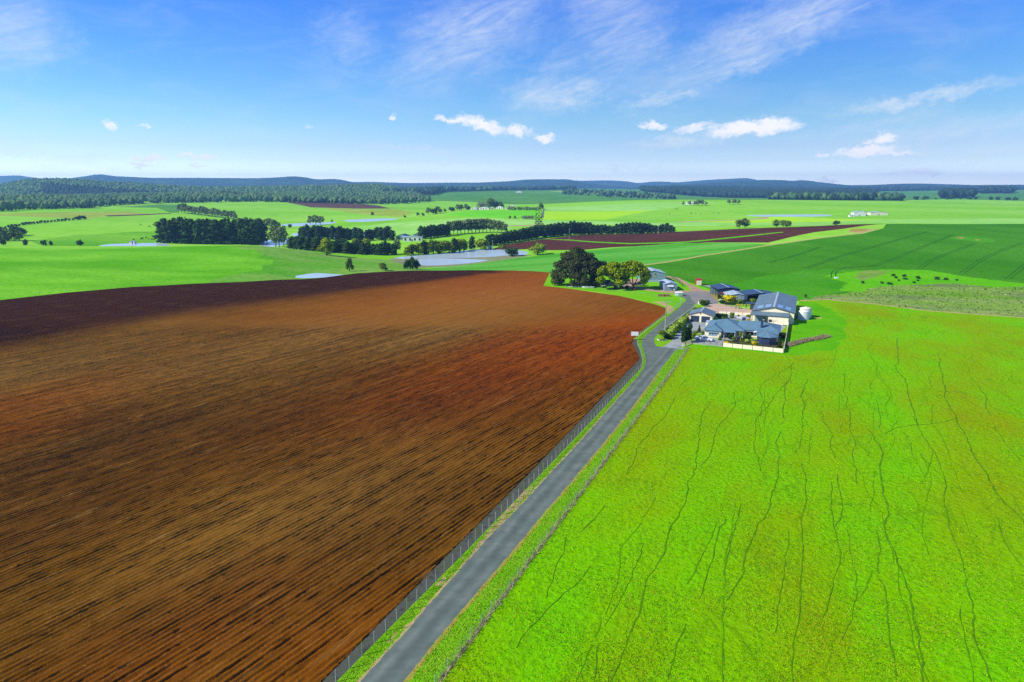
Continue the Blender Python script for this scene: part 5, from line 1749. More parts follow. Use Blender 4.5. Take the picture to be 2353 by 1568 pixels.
def build_courtyard_things():
    # low cream wall with red-brown rail behind the house
    def wall(name, label, a, b, h, mat, rail, cat='wall', group=None):
        (x0, y0), (x1, y1) = L(*a), L(*b)
        n = math.hypot(x1 - x0, y1 - y0)
        o = thing(name, label, cat, x0, y0, math.atan2(y1 - y0, x1 - x0), group)
        k = max(1, round(n / 2.4))
        for i in range(k):
            MB().box(i * n / k + .05, (i + 1) * n / k - .05, -.04, .04, .02, h).build('fence_panel', mat, o)
        for i in range(k + 1):
            MB().box(i * n / k - .05, i * n / k + .05, -.06, .06, 0, h + .06).build('post', rail, o)
        return o
    wall('courtyard_wall', 'low cream wall with dark red top rail along the courtyard behind the house', (-23.2, 224.0), (-13.6, 224.6), .95, 'cream_wall', 'plum_post')
    wall('panel_fence', 'cream panel fence with dark red posts in front of the farmhouse', (-16.8, 177.3), (-2.3, 176.2), 1.05, 'cream_wall', 'plum_post', 'fence')
    wall('side_fence', 'cream panel fence down the right side of the house garden', (-2.25, 176.4), (-2.1, 213.0), 1.1, 'cream_wall', 'cream_wall', 'fence')
    wall('drive_fence', 'long cream fence between the hedge balls and the driveway', (-34.2, 190.0), (-31.8, 232.0), .85, 'cream_wall', 'old_timber', 'fence')
    # dark steel mesh fence in front of the car
    (x0, y0), (x1, y1) = L(-24.7, 177.7), L(-16.85, 177.35)
    n = math.hypot(x1 - x0, y1 - y0)
    o = thing('steel_fence', 'low grey mesh fence with dark posts in front of the white car', 'fence', x0, y0, math.atan2(y1 - y0, x1 - x0))
    for i in range(5):
        MB().box(i * n / 4.9 - .05, i * n / 4.9 + .05, -.05, .05, 0, 1.15).build('post', 'dark_trim', o)
    for z in (.35, .62, .9, 1.05):
        MB().box(0, n, -.01, .01, z, z + .025).build('rail', 'wire_steel', o)
    MB().box(0, n, -.1, .0, 0, .32).build('kerb', 'concrete', o)
    # short white side fence at the gate with yellow strips
    (x0, y0), (x1, y1) = L(-26.2, 173.2), L(-24.8, 177.6)
    n = math.hypot(x1 - x0, y1 - y0)
    o = thing('gate_fence', 'short pale slatted fence with yellow strip beside the cypresses', 'fence', x0, y0, math.atan2(y1 - y0, x1 - x0))
    for i in range(9):
        MB().box(i * n / 8 - .04, i * n / 8 + .04, -.04, .04, 0, 1.1).build('post', 'cream_wall', o)
    for z in (.3, .7, 1.0):
        MB().box(0, n, -.02, .02, z, z + .06).build('rail', 'old_timber', o)
    MB().box(n * .3, n * .42, -.06, -.041, .1, 1.05).build('strip', 'yellow_paint', o)
    # planter wall at the turn-in
    X, Y = L(-29.8, 241.0)
    o = thing('planter_wall', 'curved cream planter wall with dark shrubs at the courtyard entrance', 'wall', X, Y, -FARM)
    arc = [(1.6 * math.cos(R(a)) - .8, 1.6 * math.sin(R(a)) + 1.0) for a in range(150, 391, 20)]
    for i in range(len(arc) - 1):
        (ax, ay), (bx, by) = arc[i], arc[i + 1]
        t = .9
        mb = MB().add([(ax, ay, 0), (bx, by, 0), (bx, by, .8), (ax, ay, .8), (ax * t, 1 + (ay - 1) * t, 0), (bx * t, 1 + (by - 1) * t, 0), (bx * t, 1 + (by - 1) * t, .8), (ax * t, 1 + (ay - 1) * t, .8)], [(0, 1, 2, 3), (5, 4, 7, 6), (3, 2, 6, 7)])
        mb.build('wall_segment', 'cream_wall', o)
    # stone edging of the driveway island
    X, Y = L(-32.6, 179.0)
    o = thing('planter_edge', 'low white stone edging round the clipped tree at the driveway fork', 'planter', X, Y, -FARM)
    for i in range(14):
        a = R(190 + i * 160 / 13)
        MB().box(-.16, .16, -.1, .1, 0, .22).build('stone', 'white_trim', o)
        c = o.children[-1]
        c.location = (1.25 * math.cos(a), 1.25 * math.sin(a) + .4, 0)
        c.rotation_euler = (0, 0, a + R(90))
    # round garden parasol
    x, y = P(1703, 741)
    o = thing('parasol', 'wide pale round parasol behind the farmhouse roof', 'parasol', *L(-14.6, 208.6))
    n = 12
    rim = [(2.0 * math.cos(i / n * math.tau), 2.0 * math.sin(i / n * math.tau), 2.2) for i in range(n)]
    MB().add(rim + [(0, 0, 2.75)], [(i, (i + 1) % n, n) for i in range(n)]).build('canopy', 'canvas', o)
    MB().tube((0, 0, 0), (0, 0, 2.8), .04).build('pole', 'dark_trim', o)
    MB().lathe([(.35, 0), (.3, .1)], 12).build('base', 'concrete', o)
    # rotary clothes line
    o = thing('clothes_line', 'rotary clothes line in front of the big shed lean-to', 'clothes line', *L(-6.1, 207.6))
    MB().tube((0, 0, 0), (0, 0, 2.3), .04).build('pole', 'wire_steel', o)
    for i in range(4):
        a = R(20 + 90 * i)
        MB().tube((0, 0, 1.9), (1.7 * math.cos(a), 1.7 * math.sin(a), 2.25), .025, n=6).build('arm', 'wire_steel', o)
    for r_ in (.8, 1.6):
        mb = MB()
        for i in range(4):
            a, b = R(20 + 90 * i), R(110 + 90 * i)
            z = 1.9 + .35 * r_ / 1.7
            mb.tube((r_ * math.cos(a), r_ * math.sin(a), z), (r_ * math.cos(b), r_ * math.sin(b), z), .012, n=4)
        mb.build('line', 'wire_steel', o)
    # satellite dish by the side of the house
    o = thing('satellite_dish', 'white satellite dish at the right end of the farmhouse', 'dish', *L(-3.4, 189.2))
    MB().tube((0, 0, 0), (0, 0, 1.9), .04).build('mast', 'wire_steel', o)
    MB().lathe([(.05, 0), (.3, .05), (.42, .14)], 16).build('dish', 'tank_white', o)
    o.children[-1].location = (0, -.1, 1.9)
    o.children[-1].rotation_euler = (R(70), 0, 0)
    # orange topped swing seat in the courtyard
    o = thing('orange_cart', 'orange topped garden cart on dark legs in the courtyard', 'cart', *L(-18.6, 236.8), rot=-FARM)
    MB().box(-.6, .6, -.4, .4, 1.2, 1.35).build('tray', 'orange_paint', o)
    for i, (x, y) in enumerate(((-.5, -.3), (.5, -.3), (-.5, .3), (.5, .3))):
        MB().tube((x, y, 1.2), (x * 1.3, y * 1.2, 0), .04, n=6).build('leg', 'dark_trim', o)
    o = thing('pipe_gate', 'low pipe gate at the edge of the courtyard paving', 'gate', *L(-22.5, 240.0), rot=-FARM - R(30))
    for z in (.3, .6, .9):
        MB().tube((0, 0, z), (6.0, 0, z), .03, n=6).build('rail', 'dark_trim', o)
    for i in range(4):
        MB().tube((i * 2.0, 0, 0), (i * 2.0, 0, 1.0), .05, n=6).build('post', 'dark_trim', o)


def build_car():
    x, y = L(-22.2, 182.6)
    c = thing('car', 'white four door sedan parked in front of the farmhouse', 'car', x, y, -FARM + R(-1))
    Lh, W = 2.35, .86                               # nose at +x
    # body sections along the length: x, half width, sill, shoulder
    sec = [(-2.35, .72, .45, .78), (-2.25, .8, .32, .93), (-1.5, .85, .28, .97), (-.2, .86, .27, .93), (.9, .86, .27, .9), (1.6, .84, .28, .84), (2.2, .79, .3, .74), (2.35, .7, .38, .62)]
    v, f = [], []
    for sx, w, z0, z1 in sec:
        v += [(sx, -w, z0), (sx, -w * 1.02, (z0 + z1) / 2), (sx, -w * .95, z1), (sx, w * .95, z1), (sx, w * 1.02, (z0 + z1) / 2), (sx, w, z0)]
    for i in range(len(sec) - 1):
        for j in range(6):
            f.append((i * 6 + j, i * 6 + (j + 1) % 6, (i + 1) * 6 + (j + 1) % 6, (i + 1) * 6 + j))
    f += [tuple(range(5, -1, -1)), tuple((len(sec) - 1) * 6 + i for i in range(6))]
    body = mesh_object('body', v, f, 'car_white', c, smooth=False)
    cab = MB().add([(-1.5, -.78, .94), (.95, -.78, .91), (.95, .78, .91), (-1.5, .78, .94), (-.95, -.62, 1.36), (.22, -.62, 1.38), (.22, .62, 1.38), (-.95, .62, 1.36)], [(4, 5, 6, 7), (0, 1, 5, 4), (2, 3, 7, 6), (1, 2, 6, 5), (3, 0, 4, 7)])
    cab.build('cabin', 'car_white', c)
    for s in (-1, 1):
        q = lambda x, t: (x, s * (.785 - .165 * t), .93 + .45 * t)
        for (a, b, d, e) in ((-1.22, -.38, -.88, -.38), (-.28, .68, -.28, .22)):
            pts = [q(a, .12), q(b, .12), q(e, .85), q(d, .85)]
            MB().add(pts, [(0, 1, 2, 3) if s < 0 else (3, 2, 1, 0)]).build('side_window', 'window_glass', c)
        for (dx) in (-.85, .2):
            MB().box(dx, dx + .18, s * .875 - .012, s * .875 + .012, .74, .78).build('handle', 'chrome', c)
    MB().add([(.9, -.66, .95), (.9, .66, .95), (.28, .55, 1.33), (.28, -.55, 1.33)], [(0, 1, 2, 3)]).build('windscreen', 'window_glass', c)
    MB().add([(-1.46, .66, .99), (-1.46, -.66, .99), (-1.0, -.55, 1.32), (-1.0, .55, 1.32)], [(0, 1, 2, 3)]).build('rear_window', 'window_glass', c)
    for wx in (-1.4, 1.42):
        for s in (-1, 1):
            w = MB().tube((wx, s * .70, .31), (wx, s * .89, .31), .31, n=18).build('wheel', 'tyre', c)
            MB().tube((wx, s * .885, .31), (wx, s * .90, .31), .18, n=14).build('rim', 'chrome', w)
    for s in (-1, 1):
        MB().box(2.30, 2.37, s * .62 - .12, s * .62 + .12, .5, .62).build('headlight', 'pale_glass', c)
        MB().box(-2.39, -2.33, s * .6 - .15, s * .6 + .15, .6, .74).build('tail_light', 'red_paint', c)
        MB().box(.62, .74, s * .92 - .06, s * .92 + .06, .92, 1.02).build('mirror', 'car_white', c)
    MB().box(2.33, 2.42, -.74, .74, .32, .45).build('bumper', 'dark_trim', c)
    MB().box(-2.44, -2.34, -.76, .76, .36, .5).build('bumper', 'dark_trim', c)


def build_tractor(x, y, rot, label):
    t = thing('tractor', label, 'tractor', x, y, rot)
    MB().box(.2, 1.9, -.35, .35, .75, 1.35).box(1.9, 2.0, -.3, .3, .8, 1.3).build('bonnet', 'green_paint', t)
    MB().box(-.9, .3, -.4, .4, .6, 1.0).build('body', 'dark_machine', t)
    cab = MB().box(-.8, .15, -.55, .55, 2.2, 2.32)
    for px in (-.75, .1):
        for py in (-.5, .5):
            cab.box(px - .04, px + .04, py - .04, py + .04, 1.0, 2.2)
    cab.build('cab', 'red_paint', t)
    for s in (-1, 1):
        w = MB().tube((-.6, s * .55, .75), (-.6, s * .95, .75), .75, n=18).build('wheel', 'tyre', t)
        MB().tube((-.6, s * .94, .75), (-.6, s * .97, .75), .4, n=14).build('rim', 'orange_paint', w)
        w = MB().tube((1.5, s * .5, .42), (1.5, s * .75, .42), .42, n=16).build('wheel', 'tyre', t)
        MB().tube((1.5, s * .745, .42), (1.5, s * .77, .42), .22, n=12).build('rim', 'orange_paint', w)
    MB().tube((1.2, .2, 1.35), (1.2, .2, 2.0), .04, n=6).build('exhaust', 'dark_machine', t)


def ute(x, y, rot, label, mat):
    t = thing('utility_truck', label, 'truck', x, y, rot)
    MB().box(.3, 2.4, -.8, .8, .45, 1.0).build('bonnet', mat, t)
    MB().add([(-.7, -.78, 1.0), (1.2, -.78, 1.0), (1.2, .78, 1.0), (-.7, .78, 1.0), (-.5, -.66, 1.65), (.6, -.66, 1.65), (.6, .66, 1.65), (-.5, .66, 1.65)], [(4, 5, 6, 7), (0, 1, 5, 4), (2, 3, 7, 6), (1, 2, 6, 5), (3, 0, 4, 7)]).build('cab', mat, t)
    for s in (-1, 1):
        MB().add([(-.55, s * .765, 1.1), (.95, s * .765, 1.1), (.5, s * .68, 1.58), (-.45, s * .68, 1.58)], [(0, 1, 2, 3) if s < 0 else (3, 2, 1, 0)]).build('side_window', 'window_glass', t)
    MB().box(-2.4, -.75, -.82, .82, .6, .72).box(-2.4, -.75, -.82, -.76, .72, 1.05).box(-2.4, -.75, .76, .82, .72, 1.05).box(-2.4, -2.34, -.76, .76, .72, 1.05).build('tray', 'chrome', t)
    MB().box(-.7, .3, -.8, .8, .45, 1.0).build('sill', mat, t)
    for wx in (-1.5, 1.5):
        for s in (-1, 1):
            w = MB().tube((wx, s * .66, .36), (wx, s * .86, .36), .36, n=16).build('wheel', 'tyre', t)
            MB().tube((wx, s * .855, .36), (wx, s * .875, .36), .2, n=12).build('rim', 'chrome', w)


def power_pole(x, y, h, rot, label, arm=2.4):
    p = thing('power_pole', label, 'power pole', x, y, rot)
    MB().tube((0, 0, -.3), (0, 0, h), .17, .11, n=10).build('pole', 'old_timber', p)
    MB().box(-arm / 2, arm / 2, -.05, .05, h - .35, h - .22).build('crossarm', 'old_timber', p)
    for i in range(4):
        xx = -arm / 2 + .12 + i * (arm - .24) / 3
        MB().lathe([(.03, h - .22), (.06, h - .15), (.04, h - .1), (.06, h - .05), (.02, h)], 8, xx, 0).build('insulator', 'tank_white', p)
    MB().box(-.1, .1, -.2, -.12, h * .55, h * .55 + .4).build('plate', 'dark_trim', p)
    return p


def fence_line(name, label, pts, spacing, ph, pr, mats, wires, r_wire=.008, cat='fence', every=4):
    pts = np.array(pts, float)
    seg = np.hypot(*np.diff(pts, axis=0).T)
    cum = np.concatenate([[0], np.cumsum(seg)])
    x0, y0 = pts[0]
    o = thing(name, label, cat, x0, y0)
    bz = o.location.z
    n = int(cum[-1] / spacing)
    meshes = []
    for m_ in mats:
        mb = MB().tube((0, 0, -.2), (0, 0, ph), pr, pr * .9, n=6)
        q = mb.build('post', m_, o)
        meshes.append(q.data)
        bpy.data.objects.remove(q)
    ps = []
    for i in range(n + 1):
        t = min(cum[-1], i * spacing)
        x, y = np.interp(t, cum, pts[:, 0]), np.interp(t, cum, pts[:, 1])
        z = gz(x, y) - bz
        k = 1 if (len(meshes) > 1 and i % every == 2) else 0
        part('post', meshes[k], o, (x - x0, y - y0, z), rot=i, scale=(1, 1, 1.0 + .12 * k + .03 * math.sin(i * 5.1)))
        ps.append((x - x0, y - y0, z))
    for wz in wires:
        mb = MB()
        for a, b in zip(ps[:-1], ps[1:]):
            mb.tube((a[0], a[1], a[2] + wz), (b[0], b[1], b[2] + wz), r_wire, n=4)
        mb.build('wire', 'wire_steel', o)
    return o


def build_fences_and_poles():
    fence_line('netting_fence', 'netting fence with pale posts between the ploughed field and the driveway', [P(*q) for q in FENCE_LEFT], 1.8, 1.2, .045, ('grey_post', 'green_post'), (.15, .3, .45, .6, .75, .9, 1.05))
    fence_line('wire_fence', 'wire fence in dry grass between the driveway and the near green pasture', [P(*q) for q in FENCE_RIGHT], 2.2, .95, .035, ('grey_post', 'green_post'), (.3, .6, .85))
    fence_line('paddock_fence', 'thin post fence under the big trees above the ploughed field', [P(*q) for q in ((1300, 660), (1380, 668), (1440, 674), (1490, 680), (1530, 690), (1556, 702))], 3.0, 1.1, .05, ('old_timber',), (.4, .8, 1.05))
    fence_line('yard_fence', 'dark timber yard fence behind the low zinc shed', [P(*q) for q in ((1543, 640), (1556, 648), (1567, 656), (1569, 661))], 1.6, 1.3, .08, ('brown_timber',), (.5, .9, 1.2), .03)
    fence_line('boundary_fence', 'faint post fence along the edge of the left green hill', [P(*q) for q in ((-40, 692), (150, 671.5), (300, 658.5), (450, 650.6), (560, 646.6))], 9.0, 1.2, .06, ('old_timber',), (.5, 1.0))
    fence_line('scrub_fence', 'thin fence along the track below the rough scrub on the right', [P(*q) for q in ((1850, 690), (1900, 686), (2012, 695), (2129, 711), (2353, 727))], 5.0, 1.1, .05, ('old_timber',), (.5, 1.0))
    o = thing('strainer_post', 'white capped strainer post at the end of the driveway fence', 'post', *P(1564, 697))
    MB().tube((0, 0, 0), (0, 0, 1.5), .1).build('post', 'grey_post', o)
    MB().tube((0, 0, 1.5), (0, 0, 1.62), .16).build('cap', 'tank_white', o)
    power_pole(*L(-33.5, 188.2), 9.0, R(-8), 'tall weathered power pole with crossarm beside the driveway bend')
    power_pole(*P(1308, 553), 9.5, 0, 'grey power pole standing in the left end of the brown field', 1.6)
    power_pole(*P(1512, 540), 9.0, 0, 'grey power pole in front of the last trees of the hedge row', 1.6)
    power_pole(*P(1132, 571), 6.0, 0, 'short power pole beside the white pump hut at the brown field corner', 1.0)
    power_pole(*P(972, 564), 8.0, 0, 'pale power pole among the dark trees left of the twin ponds', 1.0)
    # sign board at the field corner, blank white
    x, y = P(1458, 782)
    s = thing('sign_board', 'blank white sign board on two posts at the ploughed field corner', 'sign', x, y, R(-6))
    MB().box(-.95, .95, -.03, .03, 1.2, 2.3).build('board', 'white_trim', s)
    for px in (-.75, .75):
        MB().box(px - .05, px + .05, .031, .12, 0, 2.25).build('post', 'tan_board', s)


def hay(name, label, cat, x, y, rot, mats, L_=1.8, W=.8, H=.8):
    t = thing(name, label, cat, x, y, rot)
    MB().box(-L_ / 2, L_ / 2, -W / 2, W / 2, 0, H).build('bale', mats, t)
    for k in (-.25, .25):
        MB().box(k * L_ - .03, k * L_ + .03, -W / 2 - .01, W / 2 + .01, -.001, H + .01).build('strap', 'old_timber', t)


def build_yard_things():
    build_tractor(76.2, 246.0, R(60), 'green and red tractor parked at the corner of the dark blue implement shed')
    ute(*P(1470, 656.5), R(170), 'dark utility truck parked on the grass left of the low zinc shed', 'dark_machine')
    x, y = P(1289, 653)
    t = thing('spray_trailer', 'grey trailer carrying a red tank under the left side of the big dark tree', 'trailer', x, y, R(20))
    MB().box(-1.6, 1.6, -.7, .7, .5, .7).build('deck', 'chrome', t)
    MB().tube((0.2, 0, 1.4), (1.5, 0, 1.4), .68, n=16).build('drum', 'red_paint', t)
    MB().box(-1.5, 0, -.6, .6, .701, 1.0).build('crate', 'dark_machine', t)
    for s in (-1, 1):
        w = MB().tube((0, s * .72, .4), (0, s * .92, .4), .4, n=14).build('wheel', 'tyre', t)
        MB().tube((0, s * .915, .4), (0, s * .935, .4), .2, n=10).build('rim', 'chrome', w)
    MB().tube((-1.6, 0, .55), (-2.8, 0, .45), .05).build('drawbar', 'dark_trim', t)
    x, y = P(1352, 662)
    t = thing('dinghy', 'long low white boat lying on the grass below the big dark tree', 'boat', x, y, R(-8))
    hull = [(-2.6, .0, .12), (-1.8, .5, .1), (0, .68, .1), (1.8, .62, .1), (2.4, .5, .1)]
    v = [(a, b, .55) for a, b, _ in hull] + [(a, -b, .55) for a, b, _ in hull[::-1]]
    n = len(v)
    vv = v + [(a * .92, b * .7, .05) for a, b, _ in v]
    MB().add(vv, [tuple(range(n)), tuple(range(2 * n - 1, n - 1, -1))] + [(i, (i + 1) % n, (i + 1) % n + n, i + n) for i in range(n)]).build('hull', 'tank_white', t)
    MB().box(-.4, .1, -.55, .55, .551, .62).build('thwart', 'ridge_cap', t)
    MB().box(1.2, 1.6, -.5, .5, .551, .62).build('thwart', 'ridge_cap', t)
    x, y = P(1312, 660)
    t = thing('white_pipe', 'long white irrigation pipe on the grass left of the white boat', 'pipe', x, y, R(-9))
    MB().tube((-1.4, 0, .15), (5.2, 0, .15), .12).build('pipe', 'tank_white', t)
    for k in (-1.35, 1.8, 5.1):
        MB().tube((k - .06, 0, .15), (k + .06, 0, .15), .17).build('coupling', 'chrome', t)
    x, y = P(1387, 661.5)
    t = thing('farm_bike', 'white and yellow quad bike between the two big trees', 'quad bike', x, y, R(30))
    MB().box(-.8, .8, -.35, .35, .55, .85).build('body', 'tank_white', t)
    MB().box(-1.1, -.6, -.4, .4, .851, .95).build('rack', 'yellow_paint', t)
    for wx in (-.6, .6):
        for s in (-1, 1):
            MB().tube((wx, s * .35, .3), (wx, s * .6, .3), .3, n=12).build('wheel', 'tyre', t)
    for i, (vx, vy, w) in enumerate(((1414, 664.5, 'left'), (1428, 664.8, 'middle'), (1440.5, 663.4, 'right'))):
        x, y = P(vx, vy)
        t = thing('round_bale', f'{w} one of three black wrapped round bales under the yellow tree', 'bale', x, y, R(30 * i), 'black round bales')
        MB().tube((-.6, 0, .65), (.6, 0, .65), .65, n=18).build('bale', 'black_steel', t)
        MB().tube((-.62, 0, .65), (-.601, 0, .65), .5, n=14).build('end_cap', 'dark_machine', t)
    x, y = P(1457, 668)
    t = thing('red_drum', 'bright red drum beside the right trunk of the yellow tree', 'drum', x, y)
    MB().lathe([(.3, 0), (.3, .28), (.32, .3), (.3, .32), (.3, .58), (.32, .6), (.3, .62), (.3, .9)], 14).build('body', 'red_paint', t)
    MB().lathe([(.26, .9), (.26, .93)], 14).build('lid', 'red_paint', t)
    x, y = P(1394, 652)
    t = thing('tarp_trailer', 'dark covered trailer in shade between the big trees', 'trailer', x, y, R(10))
    MB().add([(-1.6, -.9, .5), (1.6, -.9, .5), (1.6, .9, .5), (-1.6, .9, .5), (-1.5, 0, 1.6), (1.5, 0, 1.6)], [(0, 1, 5, 4), (2, 3, 4, 5), (1, 2, 5), (3, 0, 4), (0, 3, 2, 1)]).build('cover', 'dark_machine', t)
    for s in (-1, 1):
        MB().tube((0, s * .8, .35), (0, s * 1.0, .35), .35, n=12).build('wheel', 'tyre', t)
    x, y = P(1551.5, 680.5)
    t = thing('crate_cage', 'pale green and white covered crate at the edge of the turning yard', 'crate', x, y, R(-3))
    MB().box(0, 2.7, 0, 1.5, .05, 1.1).build('box', 'pale_green_panel', t)
    MB().slab([(-.1, -.1, 1.2), (2.8, -.1, 1.2), (2.6, 1.6, 1.5), (.1, 1.6, 1.5)], .06).build('lid', 'white_trim', t)
    MB().box(-.01, 1.2, -.03, -.001, .1, 1.0).build('side_panel', 'white_trim', t)
    for i, (vx, w) in enumerate(((1519, 'left'), (1533, 'right'))):
        x, y = P(vx, 681.5)
        hay('timber_stack', f'{w} brown timber stack in the grass beside the pale green crate', 'timber', x, y, R(-4), 'tan_board', 2.1, 1.0, .8)
    t = thing('white_stone', 'pale boulder at the foot of the yellow bush by the yard', 'boulder', *P(1656, 694))
    MB().lathe([(.3, 0), (.75, .25), (.7, .6), (.35, .9), (.1, 1.0)], 9).build('stone', 'stone', t)
    for i, (vx, vy) in enumerate(((2003, 641.5),)):
        t = thing('marker_post', 'small white trough at the corner of the dark green crop', 'trough', *P(1921.5, 640))
        MB().box(-.7, .7, -.4, .4, 0, .7).build('body', 'tank_white', t)
        MB().box(-.6, .6, -.3, .3, .701, .72).build('water', 'pale_glass', t)


build_house()
build_garage()
build_machinery_shed()
tank(*L(1.75, 225.6), 1.75, 2.35, 'tank_white', 'ribbed white water tank in front of the cream tank beside the big shed')
tank(*L(2.3, 229.6), 1.8, 2.75, 'tank_cream', 'cream water tank behind the white one beside the big shed')
build_sheds()
build_courtyard_things()
build_car()
build_fences_and_poles()
build_yard_things()


def far_house(x, y, rot, W, D, E, A, wall, roof, label, cat='house', win=True):
    h = thing('far_house' if cat == 'house' else 'far_shed', label, cat, x, y, rot)
    gable_walls(W, D, E, A).build('wall', wall, h)
    gable_roof(h, W, D, E, A, roof, .3, cap=None)
    if win:
        n = max(1, int(W / 4))
        for i in range(n):
            window(h, (i + .3) * W / n, (i + .7) * W / n, .9, E - .5, -.001)
    MB().box(W * .45, W * .45 + 1, -.05, -.002, 0, 2.0).build('door', 'dark_trim', h)
    return h


def build_far_houses():
    q = lambda vx, vy: P(vx, vy)
    far_house(*q(926, 556), R(5), 16, 8, 3.6, 4.6, 'white_wall', 'zinc_roof', 'long white farm shed left of the dark tree block', 'shed')
    far_house(*q(910, 551.5), R(-10), 11, 9, 3.0, 5.0, 'zinc_wall', 'navy_roof', 'dark roofed house just left of the long white farm shed')
    far_house(*q(948, 549), R(0), 9, 8, 3.0, 5.0, 'zinc_wall', 'navy_roof', 'dark roofed house behind the long white farm shed')
    far_house(*q(1121, 574), R(4), 3.2, 2.4, 1.8, 2.3, 'white_wall', 'zinc_roof', 'small white pump hut at the pond end of the brown field', 'shed', False)
    vil = [(1096, 482.6, 22, 10, 'white_wall', 'zinc_roof', 'widest white roofed house of the village on the lane'), (1083, 483, 9, 8, 'white_wall', 'zinc_roof', 'leftmost small white house of the village on the lane'), (1122, 482.4, 10, 8, 'cream_wall', 'navy_roof', 'dark roofed cream house in the middle of the village'),
           (1140, 480.5, 12, 8, 'white_wall', 'grey_roof', 'white house with grey roof right of the village centre'), (1163, 482.5, 9, 8, 'white_wall', 'zinc_roof', 'white cottage at the left end of the lime green tree row'), (1168, 476.5, 14, 8, 'cream_wall', 'zinc_roof', 'pale house half hidden behind the lime green tree row')]
    for vx, vy, W, D, w, r, lab in vil:
        far_house(*q(vx, vy), R(random.uniform(-15, 15)), W, D, 3.2, 5.2, w, r, lab)
    far_house(*q(1578, 470.5), R(-8), 16, 10, 3.6, 5.6, 'white_wall', 'zinc_roof', 'white farmhouse between gum trees on the far bright hill')
    far_house(*q(1592, 469), R(5), 12, 8, 3.4, 5.0, 'cream_wall', 'grey_roof', 'cream house right of the white one on the far bright hill')
    far_house(*q(1962, 497), R(0), 17, 10, 5, 7, 'white_wall', 'zinc_roof', 'white shed at the diggings on the far right field', 'shed', False)
    far_house(*q(1980, 496.4), R(4), 8, 8, 5, 6.5, 'white_wall', 'zinc_roof', 'smaller white shed right of the white one at the diggings', 'shed', False)
    far_house(*q(2000, 495.4), R(2), 26, 10, 4, 5.5, 'cream_wall', 'zinc_roof', 'long pale shed farthest right on the far right field', 'shed', False)
    far_house(*q(1952, 499), R(0), 7, 4, 2.5, 3.2, 'white_wall', 'zinc_roof', 'low white hut in front of the diggings on the far right field', 'shed', False)
    far_house(plan_x(1372, 2500), 2500, 0, 22, 12, 5, 8, 'white_wall', 'zinc_roof', 'distant white house in the middle of the far plain', 'house', False)
    far_house(plan_x(1185, 2700), 2700, 0, 24, 12, 5, 8, 'white_wall', 'navy_roof', 'distant white farm on the green slope above the village', 'house', False)
    far_house(plan_x(1322, 2650), 2650, 0, 26, 12, 5, 8, 'white_wall', 'zinc_roof', 'distant white farm left of the other on the far plain', 'house', False)
    far_house(*q(298, 561.3), R(0), 4, 3, 2.0, 2.6, 'white_wall', 'zinc_roof', 'tiny white pump hut on the pond behind the left hill', 'shed', False)


build_far_houses()


# ------------------------------------------------------------------ trees and shrubs
def leaf_mat(name, a, b, c=None, scale=5.0, var=0.18, attr=None):
    cols = [a, b] if c is None else [a, b, c]
    m = material(name, cols, scale=scale, rough=0.8, spec=0.04, coord='object', obj_var=var, attr=attr, mid=(0.3, 0.7))
    return m


leaf_mat('pine_needles', lin(40, 72, 34), lin(74, 108, 48))
leaf_mat('blue_pine_needles', lin(38, 64, 46), lin(64, 94, 66))
leaf_mat('gum_leaves', lin(88, 114, 60, .8), lin(134, 150, 90, .8))
leaf_mat('wattle_leaves', lin(96, 124, 14, .8), lin(144, 158, 24, .8))
leaf_mat('bush_leaves', lin(58, 94, 26, .8), lin(100, 130, 42, .8))
leaf_mat('dark_leaves', lin(46, 62, 30), lin(80, 94, 50), lin(106, 114, 72))
leaf_mat('olive_leaves', lin(64, 94, 24, .8), lin(112, 132, 38, .8))
leaf_mat('acacia_leaves', (1, 1, 1, 1), (0.8, 0.8, 0.8, 1), attr='tint')
leaf_mat('willow_leaves', lin(110, 140, 30), lin(150, 172, 48))
leaf_mat('hedge_leaves', lin(130, 168, 36), lin(188, 212, 86))
leaf_mat('lime_leaves', lin(128, 172, 54), lin(164, 200, 84))
leaf_mat('yellow_leaves', lin(180, 176, 6), lin(222, 206, 14))
leaf_mat('bright_yellow_leaves', lin(206, 180, 30), lin(236, 206, 60))
leaf_mat('cypress_leaves', lin(30, 62, 20), lin(56, 90, 30))
leaf_mat('grey_twigs', lin(128, 124, 112), lin(158, 152, 138))
plain('bark', lin(92, 80, 64), rough=0.95, var=0.2, scale=3)
plain('pale_bark', lin(150, 142, 126), rough=0.95, var=0.2, scale=3)


def ico_core(c, r):
    t = (1 + 5 ** .5) / 2
    v = np.array([(-1, t, 0), (1, t, 0), (-1, -t, 0), (1, -t, 0), (0, -1, t), (0, 1, t), (0, -1, -t), (0, 1, -t), (t, 0, -1), (t, 0, 1), (-t, 0, -1), (-t, 0, 1)]) / math.sqrt(1 + t * t)
    f = [(0, 11, 5), (0, 5, 1), (0, 1, 7), (0, 7, 10), (0, 10, 11), (1, 5, 9), (5, 11, 4), (11, 10, 2), (10, 7, 6), (7, 1, 8), (3, 9, 4), (3, 4, 2), (3, 2, 6), (3, 6, 8), (3, 8, 9), (4, 9, 5), (2, 4, 11), (6, 2, 10), (8, 6, 7), (9, 8, 1)]
    return v * np.array(r) + np.array(c), f


